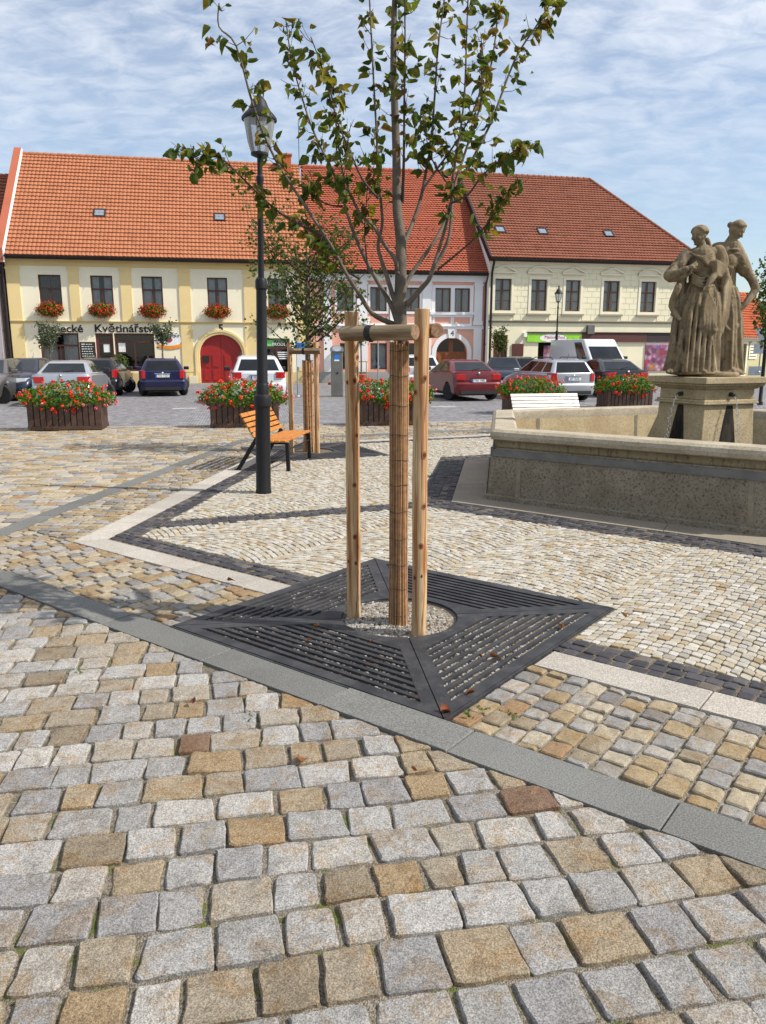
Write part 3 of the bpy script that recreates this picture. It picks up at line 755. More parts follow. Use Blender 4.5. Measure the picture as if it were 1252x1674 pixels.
# trunk, limbs and leaves of the front tree
TB = Vector((0.095, 4.56))
def leaf_mesh(seed, L=0.085, W=0.068):
    r = random.Random(seed); fold = r.uniform(0.55, 1.32); curl = r.uniform(-1.5, 1.7); tw = r.uniform(-1.3, 1.3)
    st = [(0.0,0.0),(0.06,0.33),(0.2,0.5),(0.42,0.47),(0.66,0.33),(0.86,0.13),(1.0,0.0)]
    vs, fs = [], []
    x = z = 0.0; px = 0
    for i, (f, w) in enumerate(st):
        ds = (f-px)*L; px = f; ang = curl*f; x += ds*math.cos(ang); z += ds*math.sin(ang)
        hw = w*W*r.uniform(0.85,1.15); tl = tw*f
        for sgn in (-1, 0, 1):
            y = sgn*hw*math.cos(fold); zz = abs(sgn)*hw*math.sin(fold)
            yy = y*math.cos(tl) - zz*math.sin(tl); zq = y*math.sin(tl) + zz*math.cos(tl)
            vs.append((x + (-0.02*L if sgn and i == 1 else 0), yy, z + zq + r.uniform(-.002,.002)))
    for i in range(len(st)-1):
        for k in (0, 1):
            a = i*3+k; fs.append((a, a+1, a+4, a+3))
    return vs, fs
def leafmat(name, stops, trans=0.35, sp=0.22, dry=0.55):
    t = NT(name); v = t.coord('Object'); rn = t.math('FRACT', t.math('ADD', t.rnd(), t.math('MULTIPLY', t.orand(), 0.35)))
    c = t.ramp(rn, stops)
    c = t.mix(t.rng(t.noise(38, 4, 0.6, t.coord('World')), 0.52, 0.68, 0, dry), c, (0.075, 0.038, 0.012))
    t.fin(c, 0.6, spec=sp)
    tr = t.new('ShaderNodeBsdfTranslucent'); t.l.new(t.mix(1.0, c, (1.3,1.4,0.6), 'MULTIPLY'), tr.inputs[0])
    ms = t.new('ShaderNodeMixShader'); ms.inputs[0].default_value = trans
    t.l.new(t.p.outputs[0], ms.inputs[1]); t.l.new(tr.outputs[0], ms.inputs[2]); t.l.new(ms.outputs[0], t.out.inputs[0])
    return t.m
m_leaf = leafmat('linden_leaf', [(0.0,(0.034,0.066,0.013)),(0.25,(0.066,0.10,0.017)),(0.55,(0.12,0.14,0.022)),(0.80,(0.19,0.17,0.026)),(0.93,(0.22,0.15,0.025)),(1.0,(0.13,0.055,0.018))], 0.42)
m_leaf2 = leafmat('young_tree_leaf', [(0.0,(0.03,0.07,0.016)),(0.5,(0.055,0.10,0.02)),(0.85,(0.11,0.13,0.03)),(1.0,(0.14,0.09,0.03))], 0.3)
LV = []
for i in range(10):
    mb = MB(); v_, f_ = leaf_mesh(i+1); mb.add(v_, f_, 0, (i*0.37) % 1.0, True); LV.append(mb.mesh('leaf', m_leaf))

def smooth_path(pts, per=5):
    out = []; k = len(pts)
    for i in range(k-1):
        p0, p1, p2, p3 = pts[max(i-1,0)], pts[i], pts[i+1], pts[min(i+2,k-1)]
        for j in range(per):
            t = j/per
            out.append(0.5*((2*p1) + (p2-p0)*t + (2*p0-5*p1+4*p2-p3)*t*t + (3*p1-p0-3*p2+p3)*t**3))
    out.append(pts[-1]); return out
tree1 = thing('linden_tree', 'young linden tree with reed-wrapped trunk and curling autumn leaves in front', 'tree', (TB.x, TB.y, ZS), 0, 'young staked trees')
def tl(p): return Vector(p) - Vector((TB.x, TB.y, ZS))
TY = TB.y
limbs = [  # (pixel trace, depth of the tip relative to the trunk, radius, leafiness from fraction)
 ([(655,545),(654,500),(655,450),(655,393),(649,338),(648,257),(645,170),(643,100),(645,0),(650,-90),(646,-180),(652,-260)], 0.02, 0.041, 0.006, 0.52),
 ([(643,530),(609,513),(586,479),(564,444),(540,400),(503,343),(451,262),(415,176),(386,75),(358,44),(358,5)], -0.30, 0.0165, 0.003, 0.5),
 ([(648,522),(640,500),(628,479),(604,437),(589,406),(573,366),(557,314),(540,271),(519,230),(500,180),(477,99),(467,31)], 0.25, 0.017, 0.003, 0.5),
 ([(647,500),(634,457),(622,421),(618,398),(625,360),(617,284),(616,230),(610,120),(604,0),(600,-70)], 0.10, 0.015, 0.003, 0.45),
 ([(649,440),(645,423),(627,398),(611,371),(587,347),(568,303),(557,265),(545,171),(530,120),(508,60)], -0.22, 0.014, 0.003, 0.45),
 ([(619,325),(592,292),(568,238),(548,190),(540,140)], -0.35, 0.008, 0.002, 0.25),
 ([(664,500),(690,470),(701,457),(707,440),(722,393),(736,338),(741,284),(758,171),(763,47),(766,-20)], -0.18, 0.0175, 0.003, 0.5),
 ([(704,448),(720,420),(735,382),(741,311),(760,250),(780,190),(800,120),(812,40),(806,10)], 0.18, 0.013, 0.003, 0.5),
 ([(662,470),(673,447),(711,393),(728,360),(745,311),(799,208),(841,99),(875,45),(893,16),(912,-6)], 0.35, 0.014, 0.0025, 0.45),
 ([(660,400),(664,390),(679,352),(690,314),(698,271),(705,230),(711,150),(716,78),(726,0),(733,-70)], 0.28, 0.014, 0.003, 0.4),
 ([(692,309),(711,281),(747,230),(778,170),(790,110),(786,60)], 0.05, 0.008, 0.002, 0.2),
 ([(715,441),(747,415),(780,385),(815,340),(846,291)], -0.15, 0.008, 0.002, 0.45),
 ([(737,332),(765,318),(789,286),(820,262),(845,244),(858,240)], -0.42, 0.007, 0.002, 0.35),
 ([(530,388),(500,372),(451,343),(400,295),(358,257),(326,262),(301,239)], -0.45, 0.010, 0.002, 0.25),
 ([(560,337),(535,334),(508,317),(478,290),(452,262)], -0.15, 0.006, 0.002, 0.3),
 ([(658,330),(660,260),(661,150),(662,50),(660,-40)], -0.25, 0.010, 0.0025, 0.2),
 ([(740,311),(711,270),(700,240),(690,190)], 0.1, 0.006, 0.002, 0.3),
 ([(556,432),(535,405),(510,375),(478,352)], 0.1, 0.007, 0.002, 0.3),
 ([(601,440),(596,380),(599,330),(603,250)], -0.1, 0.005, 0.002, 0.3),
 ([(586,455),(560,440),(535,420),(516,400)], -0.2, 0.006, 0.002, 0.4),
]
RT = random.Random(21); anchors = []
for li, (px, dy, r0, r1, lf) in enumerate(limbs):
    k = len(px); pts = []
    d0 = 0.0
    if li in (5, 10, 12, 14, 16, 17, 18): d0 = dy*0.4
    for i, (u, v) in enumerate(px):
        f = i/(k-1); pts.append(at(u, v, TY + d0 + (dy-d0)*f**0.8 + (0 if li == 0 else 0.02*math.sin(i*2.1+li))))
    sp_ = smooth_path(pts, 4); n = len(sp_)
    rd = [r0 + (r1-r0)*(i/(n-1))**(0.75 if li else 0.9) for i in range(n)]
    mb = MB(); mb.tube([tl(p) for p in sp_], rd, 12 if li == 0 else 8)
    for i in range(2, n-1, 3):                                       # bud scars
        if RT.random() < 0.6: 
            p = tl(sp_[i]); q = Vector((RT.uniform(-1,1), RT.uniform(-1,1), RT.uniform(0,1))).normalized()
            mb.tube([p, p + q*rd[i]*1.4], [rd[i]*0.55, rd[i]*0.2], 5)
    mb.build('trunk' if li == 0 else 'branch', m_bark if r0 > 0.011 else m_twig, tree1)
    for i in range(n-1):
        f = i/(n-1)
        if li == 1 and (0.80 < f < 0.97 or f < 0.58): continue
        if f > lf: anchors.append((sp_[i], (sp_[min(i+1,n-1)]-sp_[i]).normalized(), f))
# twigs and leaves
leaf_spots = []; tw = MB()
for p, d, f in anchors:
    for _ in range(3 if RT.random() < 0.3 else 2):
        sd = Vector((RT.gauss(0,1), RT.gauss(0,1), RT.gauss(0.15,0.6))).normalized(); sd = (sd + d*0.9).normalized()
        L = RT.uniform(0.03, 0.13); q = p + sd*L; m_ = p.lerp(q, 0.5) + Vector((0,0,-0.01))
        tw.tube([tl(p), tl(m_), tl(q)], [0.0024, 0.0018, 0.0012], 4, False)
        for _ in range(RT.choice((1,2,2,3,3))):
            g = RT.uniform(0.35, 1.05); s_ = p.lerp(q, g) + Vector((RT.uniform(-.02,.02), RT.uniform(-.02,.02), RT.uniform(-.02,.02)))
            leaf_spots.append((s_, sd))
            tw.tube([tl(p.lerp(q, min(1, g))), tl(s_)], [0.0012, 0.0009], 3, False)
for u, v, Y in [(345,45,4.3),(352,68,4.3),(340,60,4.3),(506,46,4.7),(463,60,4.8),(518,80,4.8),(895,55,4.9),(905,15,4.9),(870,115,4.9),(587,137,4.5),(465,145,4.5),(308,243,4.15),(322,270,4.15),(312,275,4.15),(338,262,4.15),(357,268,4.15),(852,246,4.2),(838,250,4.2),(818,262,4.2),(803,275,4.2)]:
    leaf_spots.append((at(u, v, Y), Vector((RT.gauss(0,1), RT.gauss(0,1), -0.4)).normalized()))
tw.build('twigs', m_twig, tree1)['kind'] = 'stuff'
RT.shuffle(leaf_spots)
def leaf_matrix(p, sd):
    x = (sd*0.7 + Vector((RT.gauss(0,.6), RT.gauss(0,.6), RT.gauss(-1.0,.4)))).normalized()
    z = Vector((RT.gauss(0,1), RT.gauss(0,1), RT.gauss(0.3,.8))); y = z.cross(x).normalized(); z = x.cross(y)
    s = RT.uniform(0.45, 0.98)
    return Matrix(((x.x*s,y.x*s,z.x*s,p.x),(x.y*s,y.y*s,z.y*s,p.y),(x.z*s,y.z*s,z.z*s,p.z),(0,0,0,1)))
vis = [q for q in leaf_spots if proj(q[0])[1] > -5]; hid = [q for q in leaf_spots if proj(q[0])[1] <= -5]
rest = vis[295:] + hid
for p, sd in vis[:295]:
    o = bpy.data.objects.new('leaf', LV[RT.randrange(10)]); COL.objects.link(o); o.parent = tree1; o.matrix_local = leaf_matrix(tl(p), sd)
mb = MB()
for p, sd in rest:
    M = leaf_matrix(tl(p), sd); v_, f_ = leaf_mesh(RT.randrange(40)); mb.add([M @ Vector(q) for q in v_], f_, 0, RT.random(), True)
mb.build('crown', m_leaf, tree1)['kind'] = 'stuff'
print('leaves', len(leaf_spots))
# reed wrap round the trunk
def reed_wrap(tree, h, r, n, z0=0.0, wires=11):
    mb = MB(); rq = random.Random(n)
    for i in range(n):
        a = 2*math.pi*i/n + rq.uniform(-.03,.03); rr_ = r*(1+rq.uniform(-.06,.05)); hh = h + rq.uniform(-.02,.012); b = rq.uniform(0.95,1.2)
        pts = [(math.cos(a+0.05*math.sin(k+i))*rr_*(b if k == 0 else 1), math.sin(a+0.05*math.sin(k+i))*rr_*(b if k == 0 else 1), z0 + (hh-z0)*k/5) for k in range(6)]
        mb.tube(pts, r*3.14/n*rq.uniform(0.85,1.25), 5, True, 0, rq.random())
    w = mb.build('reed_wrap', m_reed, tree); w['kind'] = 'stuff'
    for k in range(wires):
        mb = MB()
        z = z0 + 0.08 + (h-z0-0.12)*k/(wires-1) + rq.uniform(-.012,.012)
        mb.tube([(math.cos(a)*r*1.1, math.sin(a)*r*1.1, z + 0.004*math.sin(a*3+k)) for a in [2*math.pi*j/16 for j in range(17)]], 0.0018, 4, False)
        mb.build('wire', m_wire, w)
# the wrapped stem itself
mb = MB(); mb.tube([(0,0,0),(0.0,0,0.8),tl(at(655,545,TY))], [0.040,0.040,0.042], 12); mb.build('stem', m_bark, tree1)
reed_wrap(tree1, at(652,560,TY).z - ZS, 0.052, 44, 0.02)
mb = MB(); zz_ = at(652,556,TY).z - ZS; mb.tube([(0.003,0,zz_),(0.003,0,zz_+0.05)], [0.047,0.047], 16); mb.build('strap', m_rubber, tree1)
# ------------------------------------------------------------------ street lamp beside the bench
m_glass = None
def glassmat(name, tint=(0.9,0.93,0.95), refl=0.10, op=0.25, rough=0.04):
    t = NT(name); tr = t.new('ShaderNodeBsdfTransparent'); tr.inputs[0].default_value = tint + (1,)
    gl = t.new('ShaderNodeBsdfGlossy'); gl.inputs['Roughness'].default_value = rough
    df = t.new('ShaderNodeBsdfDiffuse'); df.inputs[0].default_value = (0.7,0.72,0.75,1)
    fr = t.new('ShaderNodeFresnel'); fr.inputs[0].default_value = 1.5
    m1 = t.new('ShaderNodeMixShader'); m1.inputs[0].default_value = op; t.l.new(tr.outputs[0], m1.inputs[1]); t.l.new(df.outputs[0], m1.inputs[2])
    m2 = t.new('ShaderNodeMixShader'); t.l.new(t.math('ADD', fr.outputs[0], refl), m2.inputs[0]); t.l.new(m1.outputs[0], m2.inputs[1]); t.l.new(gl.outputs[0], m2.inputs[2])
    t.l.new(m2.outputs[0], t.out.inputs[0]); return t.m
m_lglass = glassmat('lantern_glass', (0.92,0.94,0.96), 0.05, 0.28)
m_white_in = simple('white_reflector', hexc(210,205,195), 0.6)
def street_lamp(loc, sc, lab, zs, seg=24, lean=0.0):
    """zs: heights of the sections for a 4.6 m lamp"""
    L = thing('street_lamp', lab, 'street lamp', loc, 0, 'black lantern street lamps'); L.scale = (sc, sc, sc); L.rotation_euler = (0, lean, 0)
    mb = MB()
    mb.lathe([(0.098,0),(0.098,0.03),(0.092,0.05),(0.090,1.02),(0.094,1.06),(0.108,1.08),(0.108,1.17),(0.100,1.20),(0.078,1.22),(0.076,1.33),(0.070,1.345)], seg)
    mb.build('base_column', m_black, L, sharp=22)
    mb = MB(); mb.lathe([(0.070,1.345),(0.066,1.36),(0.060,2.44),(0.070,2.46),(0.070,2.54),(0.060,2.57),(0.036,2.585),(0.034,3.62),(0.044,3.66),(0.044,3.70),(0.03,3.72),(0.03,3.90)], seg)
    mb.build('shaft', m_black, L, sharp=22)
    mb = MB(); mb.lathe([(0.03,3.90),(0.10,3.93),(0.10,3.95),(0.08,3.96)], seg); mb.tube([(0,0,3.95),(0,0,4.30)], 0.012, 6)
    for k in range(3):
        a = k*2.094+0.5; mb.tube([(0.1*math.cos(a),0.1*math.sin(a),3.95),(0.184*math.cos(a),0.184*math.sin(a),4.31)], 0.004, 4)
    mb.build('lantern_frame', m_black, L, sharp=40)
    mb = MB(); mb.lathe([(0.098,3.955),(0.135,4.07),(0.178,4.305)], seg); g = mb.build('lantern_glass', m_lglass, L)
    mb = MB(); mb.lathe([(0.001,4.315),(0.174,4.31)], seg); mb.tube([(0,0,4.16),(0,0,4.31)], [0.03,0.035], 8); mb.build('reflector', m_white_in, L)
    mb = MB(); mb.lathe([(0.200,4.30),(0.200,4.325),(0.168,4.365),(0.132,4.40),(0.104,4.445),(0.082,4.50),(0.048,4.545),(0.026,4.56),(0.024,4.57),(0.036,4.60),(0.038,4.625),(0.028,4.66),(0.011,4.695),(0.0,4.71)], seg)
    mb.build('lantern_cap', m_black, L, sharp=40)
    return L
street_lamp((-1.44, 9.12, 0), (at(424,134,9.12).z)/4.70, 'tall black lantern lamp post standing before the wooden bench', None, 28, RAD(1.15))

# ------------------------------------------------------------------ benches
m_slat = woodx('varnished_slat', hexc(204,138,66), hexc(176,106,44)); m_slat.node_tree.nodes['Principled BSDF'].inputs['Roughness'].default_value = 0.42
m_slat_glare = simple('sun_glare_slat', hexc(236,228,218), 0.28, 0, 0.1, 8, spec=0.8)  # near-white base colour paints the sun's glare onto the second bench's slats
def bench(loc, rz, lab, slatmat, L=1.5):
    B = thing('bench', lab, 'bench', loc, rz, 'slatted benches')
    # local: x across (front = +x), y along the bench
    for i in range(5):
        x = 0.02 + i*0.092; mb = MB(); z = 0.405 + 0.012*(i/4)
        mb.box(x, x+0.072, -L/2, L/2, z, z+0.03); o = mb.build('seat_slat', slatmat, B); bevel(o, 0.005)
    bx = Vector((0.0,0,0.45)); tp = Vector((-0.20,0,0.80))
    for i in range(5):
        a = bx.lerp(tp, 0.06+i*0.2); b = bx.lerp(tp, 0.06+i*0.2+0.15)
        mb = MB(); d = (b-a).normalized(); nrm = Vector((d.z,0,-d.x))
        mb.bar((a+b)/2 + Vector((0,-L/2,0)) + nrm*0.012, (a+b)/2 + Vector((0,L/2,0)) + nrm*0.012, (b-a).length, 0.026, nrm); o = mb.build('back_slat', slatmat, B); bevel(o, 0.005)
    for y in (-L/2+0.1, L/2-0.1):
        mb = MB(); mb.bar((0.455,y,0.40),(0.465,y,0.0),0.05,0.05,(1,0,0)); mb.build('leg', m_black, B)
        mb = MB(); mb.bar((0.02,y,0.47),(-0.28,y,0.0),0.05,0.05,(1,0,0)); mb.box(-0.33,-0.26,y-0.03,y+0.03,0,0.012); mb.build('leg', m_black, B)
        mb = MB(); mb.bar((-0.03,y,0.385),(0.47,y,0.392),0.045,0.03,(0,0,1)); mb.build('seat_support', m_black, B)
        mb = MB(); mb.bar((0.03,y,0.39),(-0.215,y,0.80),0.035,0.02,(1,0,0)); mb.build('back_support', m_black, B)
    mb = MB(); mb.tube([(0.46,-L/2+0.1,0.30),(0.46,L/2-0.1,0.30)], 0.013, 8); mb.build('stretcher', m_black, B)
    return B
def bevel(o, w, seg=2, ang=40):
    m = o.modifiers.new('bevel', 'BEVEL'); m.width = w; m.segments = seg; m.limit_method = 'ANGLE'; m.angle_limit = RAD(ang); return o
bench((-1.72, 11.58, 0), RAD(-8.0), 'orange varnished slat bench with black legs behind the lamp post', m_slat)
wb = at(899, 655, 15.9)
bench((wb.x, 16.15, 0), RAD(-78), 'pale slat bench with painted sun gleam behind the fountain wall', m_slat_glare, 1.5)

# ------------------------------------------------------------------ second tree by the bench
T2 = Vector((G2C.x-0.04, G2C.y))
def bush_tree(name, loc, trunk_h, trunk_r, crown_c, crown_r, nbr, nleaf, lsize, lmat, lab, grp, cat='tree', seed=1, wrap=False):
    t = thing(name, lab, cat, loc, 0, grp); r = random.Random(seed); mb = MB()
    cz = crown_c
    mb.tube([(0,0,0),(0.01,0,trunk_h*0.6),(0,0.01,trunk_h),(0.02,0,cz+crown_r[2]*0.75)], [trunk_r*1.15,trunk_r,trunk_r*0.85,trunk_r*0.15], 8)
    mb.build('trunk', m_bark, t)
    spots = []; br = MB()
    for i in range(nbr):
        a = r.uniform(0,6.28); zz = trunk_h + r.random()**1.2*(cz+crown_r[2]*0.4-trunk_h); k = r.uniform(0.6,1.0)
        el = r.uniform(0.25,1.0)
        end = Vector((math.cos(a)*crown_r[0]*k*math.cos(el*0.9), math.sin(a)*crown_r[1]*k*math.cos(el*0.9), min(cz+crown_r[2], zz + crown_r[2]*(0.25+el)*k)))
        st = Vector((0,0,zz)); md = st.lerp(end, 0.5) + Vector((0,0,-0.06*crown_r[2]))
        pth = smooth_path([st, md, end], 4); br.tube(pth, [trunk_r*0.32*(1-0.8*j/(len(pth)-1)) for j in range(len(pth))], 5)
        for j, p in enumerate(pth[2:]): spots.append(p); 
        for _ in range(4):
            b = pth[r.randrange(3, len(pth))]; e = b + Vector((r.gauss(0,1), r.gauss(0,1), r.gauss(0.2,0.8))).normalized()*crown_r[0]*r.uniform(0.15,0.4)
            br.tube([b, e], [trunk_r*0.09, trunk_r*0.04], 4, False); spots += [b.lerp(e, 0.5), e, e]
    br.build('branches', m_twig, t)['kind'] = 'stuff'
    lf = MB()
    for _ in range(nleaf):
        p = r.choice(spots) + Vector((r.gauss(0,1), r.gauss(0,1), r.gauss(0,1)))*lsize*0.8
        x = Vector((r.gauss(0,1), r.gauss(0,1), r.gauss(-0.3,.7))).normalized(); y = x.cross(Vector((r.gauss(0,1), r.gauss(0,1), r.gauss(0.5,1)))).normalized(); z = x.cross(y)
        s = lsize*r.uniform(0.6,1.2)
        vs = [p, p + x*s*0.5 + y*s*0.38 + z*s*0.12, p + x*s, p + x*s*0.5 - y*s*0.38 + z*s*0.12]
        lf.add(vs, [(0,1,2),(0,2,3)], 0, r.random())
    lf.build('crown', lmat, t)['kind'] = 'stuff'
    return t
t2h = at(505, 575, T2.y).z
t2 = bush_tree('young_tree', (T2.x, T2.y, ZS), t2h, 0.05, at(500,480,T2.y).z, (1.2, 1.0, 1.1), 40, 3300, 0.072, m_leaf2, 'small leafy young tree with reed-wrapped trunk behind the bench', 'young staked trees', seed=8)
reed_wrap(t2, t2h-0.10, 0.085, 26, 0.02, 9)
stake_set(None, [(at(477,730,T2.y-0.1).x, T2.y-0.1, 'thin left stake of the second tree behind the bench'), (at(519,730,T2.y-0.25).x, T2.y-0.25, 'thin right stake of the second tree behind the bench')], at(500,560,T2.y).z, 0, None, 0.040, None, 'second tree')
a_ = at(474,574,T2.y-0.2); b_ = at(524,574,T2.y-0.33)
beam((a_.x, a_.y, a_.z), (b_.x, b_.y, a_.z), 0.05, 'thin cross beam strapped to the second tree', 0.24)

# ------------------------------------------------------------------ fountain
def fstone(name, a, b, dark=0.6, streak=False, bump=0.5, alb=0.62):
    t = NT(name); w = t.coord('World')
    n1 = t.noise(3.0, 6, 0.65, w); n2 = t.noise(45, 4, 0.7, w); n3 = t.noise(160, 2, 0.7, w); n4 = t.noise(9, 5, 0.7, w, 0.5)
    a = tuple(q*alb for q in a); b = tuple(q*alb for q in b); c = t.mix(t.rng(n1, 0.3, 0.7), a, b)
    c = t.mix(t.rng(n2, 0.48, 0.64, 0, dark), c, tuple(q*0.32 for q in a))
    c = t.mix(t.rng(n4, 0.55, 0.7, 0, 0.4), c, tuple(q*0.5 for q in b))
    c = t.mix(t.rng(n3, 0.55, 0.75, 0, 0.3), c, tuple(min(1,q*1.5) for q in b))
    if streak:
        v = t.coord('World', (1,1,0.07)); s = t.noise(26, 4, 0.7, v)
        c = t.mix(t.rng(s, 0.52, 0.66, 0, 0.65), c, tuple(q*0.3 for q in a))
    return t.fin(c, 0.9, t.bump(n2, bump, 0.008, t.bump(n3, bump*0.6, 0.004)), spec=0.25)
m_fwall = fstone('fountain_stone', hexc(146,134,114), hexc(172,160,140), 0.8)
m_fcop = fstone('coping_stone', hexc(170,158,136), hexc(196,184,162), 0.42, alb=0.78)
m_fin = fstone('basin_stone', hexc(176,154,116), hexc(200,182,146), 0.4, alb=0.9)
m_fdrip = fstone('dripstone', hexc(150,136,104), hexc(172,156,126), 0.3, True)
m_mortar = simple('pale_mortar', hexc(126,116,98), 0.9, 0, 0.2, 12, 0.4, 80)
m_steel = simple('grey_steel_band', hexc(104,102,98), 0.7, 0.0, 0.18, 5, spec=0.2)
t_ = NT('dark_water'); w_ = t_.coord('World')
m_water = t_.fin((0.02,0.024,0.022), 0.06, t_.bump(t_.noise(9, 4, 0.6, w_), 0.35, 0.03), spec=0.5)
fount = thing('fountain', 'hexagonal stone fountain basin with steel band and square pedestal', 'fountain', (FC.x, FC.y, 0))
def hx(r, z): return [Vector((r*math.cos(RAD(201.5-60*i)), r*math.sin(RAD(201.5-60*i)), z)) for i in range(6)]
def ringloft(prof, name, mat, parent, inset=0.0, sharp=35):
    """one piece per side of the hexagon; prof: (radius, height) closed loop"""
    out = []
    for i in range(6):
        mb = MB(); k = len(prof); vs = []
        for e in (0, 1):
            for r, z in prof:
                p, q = hx(r, z)[i], hx(r, z)[(i+1) % 6]; d = (q-p).normalized()
                vs.append(p + d*inset if e == 0 else q - d*inset)
        mb.add(vs, [(j, (j+1) % k, k+(j+1) % k, k+j) for j in range(k)], 0, 0.5, True)
        mb.add(vs[:k], [tuple(range(k-1,-1,-1))]); mb.add(vs[k:], [tuple(range(k))])
        bmx = mb.build(name, mat, parent, sharp=sharp); out.append(bmx)
    return out
ringloft([(3.16,-0.05),(3.16,0.055),(3.13,0.07),(3.12,-0.05)][::-1], 'plinth_course', m_fwall, fount)
ringloft([(3.125,-0.03),(3.12,0.06),(3.035,0.595),(2.74,0.595),(2.74,-0.03)][::-1], 'basin_wall', m_fwall, fount, 0.002)
ringloft([(3.02,0.598),(3.03,0.615),(3.015,0.66),(3.03,0.675),(2.75,0.675),(2.75,0.598)][::-1], 'moulding', m_fdrip, fount, 0.002)
ringloft([(3.04,0.678),(3.085,0.695),(3.10,0.735),(3.085,0.775),(3.04,0.802),(2.78,0.806),(2.745,0.79),(2.735,0.76),(2.735,0.678)][::-1], 'coping', m_fcop, fount, 0.003, 25)
ringloft([(2.738,-0.03),(2.738,0.677),(2.73,0.677),(2.70,-0.03)], 'basin_lining', m_fin, fount, 0.0)
ringloft([(3.062,0.50),(3.068,0.50),(3.055,0.575),(3.049,0.575)][::-1], 'steel_band', m_steel, fount)
mb = MB()                                                     # corner straps and pale joints
for i in range(6):
    p, q = hx(3.1, 0)[i], hx(3.1, 0)[(i+1) % 6]; d = (q-p).normalized(); n_ = Vector((d.y,-d.x,0)); n_ = n_ if n_.dot(p) > 0 else -n_
    for s in (0.30, 0.36+2.36):
        a0 = hx(3.121, 0.065)[i] + d*s; a1 = hx(3.04, 0.56)[i] + d*s
        o1 = a0 + n_*0.003; o2 = a1 + n_*0.003
        MB().add([o1 - d*0.03, o1 + d*0.03, o2 + d*0.022, o2 - d*0.022], [(0,1,2,3)]).build('mortar_joint', m_mortar, fount)
    cl = hx(3.072, 0.545)[i] + d*0.02
    jb = MB(); jb.bar(cl - d*0.01, cl + d*0.07, 0.10, 0.03, n_); jb.build('band_clamp', m_steel, fount)
for i in range(6):
    p, q = hx(2.70, 0.25)[i], hx(2.70, 0.25)[(i+1) % 6]; d = (q-p).normalized(); n_ = Vector((d.y,-d.x,0)); n_ = n_ if n_.dot(p) > 0 else -n_
    for s in (0.42, 2.25):
        a0 = hx(2.712, 0.1)[i] + d*s - n_*0.004; a1 = hx(2.73, 0.675)[i] + d*s - n_*0.004
        MB().add([a0 - d*0.03, a0 + d*0.03, a1 + d*0.03, a1 - d*0.03], [(3,2,1,0)]).build('mortar_joint', m_mortar, fount)
mb = MB(); mb.add([tuple(p) for p in hx(2.72, 0.30)], [tuple(range(5,-1,-1))]); mb.build('water', m_water, fount)
# apron of slabs round the foot
apron = structure('fountain_apron')
for i in range(6):
    a = RAD(201.5-30-60*i); n_ = Vector((math.cos(a), math.sin(a))); tt = Vector((-n_.y, n_.x)); k = 3; tn = math.tan(RAD(30))
    for j in range(k):
        f0, f1 = -1 + 2*j/k, -1 + 2*(j+1)/k
        q = [FC + n_*aa + tt*(aa*tn*ff + g_) for aa, ff, g_ in ((2.72,f0,0.004),(3.095,f0,0.004),(3.095,f1,-0.004),(2.72,f1,-0.004))]
        if sum(q[m].x*q[(m+1)%4].y-q[(m+1)%4].x*q[m].y for m in range(4)) < 0: q = q[::-1]
        MB().prism([(p.x,p.y) for p in q], -0.06, 0.003 + 0.002*((i+j) % 2), 0, None, RG.random()).build('slab', m_fslab, apron)
# pedestal
ped_a = RAD(201.5)
PM = Matrix.Rotation(ped_a, 4, 'Z')
def sq(mb, h0, z0, h1, z1): 
    vs = [PM @ Vector((sx*h, sy*h, z)) for h, z in ((h0,z0),(h1,z1)) for sx, sy in ((-1,-1),(1,-1),(1,1),(-1,1))]
    mb.add(vs, [(3,2,1,0),(4,5,6,7),(0,1,5,4),(1,2,6,5),(2,3,7,6),(3,0,4,7)])
m_ped = fstone('pedestal_stone', hexc(168,150,116), hexc(194,176,142), 0.5, alb=0.8)
mb = MB(); sq(mb, 0.43, 0.2, 0.395, 1.035); bevel(mb.build('pedestal_shaft', m_ped, fount), 0.012)
mb = MB(); sq(mb, 0.435, 1.036, 0.435, 1.062); sq(mb, 0.42, 1.063, 0.415, 1.092); bevel(mb.build('pedestal_moulding', m_ped, fount), 0.006)
mb = MB(); sq(mb, 0.39, 1.093, 0.39, 1.215); bevel(mb.build('pedestal_die', m_ped, fount), 0.006)
mb = MB(); sq(mb, 0.41, 1.216, 0.455, 1.255); sq(mb, 0.47, 1.256, 0.475, 1.285); sq(mb, 0.505, 1.286, 0.505, 1.362); bevel(mb.build('pedestal_cap', m_ped, fount), 0.008)
# dark wet stone panel behind each spout, and the spouts with falling water
m_wet = simple('wet_stone', hexc(34,30,24), 0.35, 0, 0.4, 14, 0.5, 60, 0.006)
t_ = NT('falling_water'); gl_ = t_.new('ShaderNodeBsdfGlossy'); gl_.inputs['Roughness'].default_value = 0.15; tr_ = t_.new('ShaderNodeBsdfTransparent')
mx_ = t_.new('ShaderNodeMixShader'); mx_.inputs[0].default_value = 0.45; t_.l.new(tr_.outputs[0], mx_.inputs[1]); t_.l.new(gl_.outputs[0], mx_.inputs[2]); t_.l.new(mx_.outputs[0], t_.out.inputs[0]); m_jet = t_.m
def streakmat(name):
    t = NT(name); v = t.coord('Object', (1,1,0.25)); n = t.noise(10, 5, 0.7, v)
    return t.fin(t.mix(t.rng(n, 0.38, 0.62), (0.006,0.005,0.004), (0.035,0.028,0.018)), 0.75, spec=0.2)
m_algae = streakmat('algae_streak')
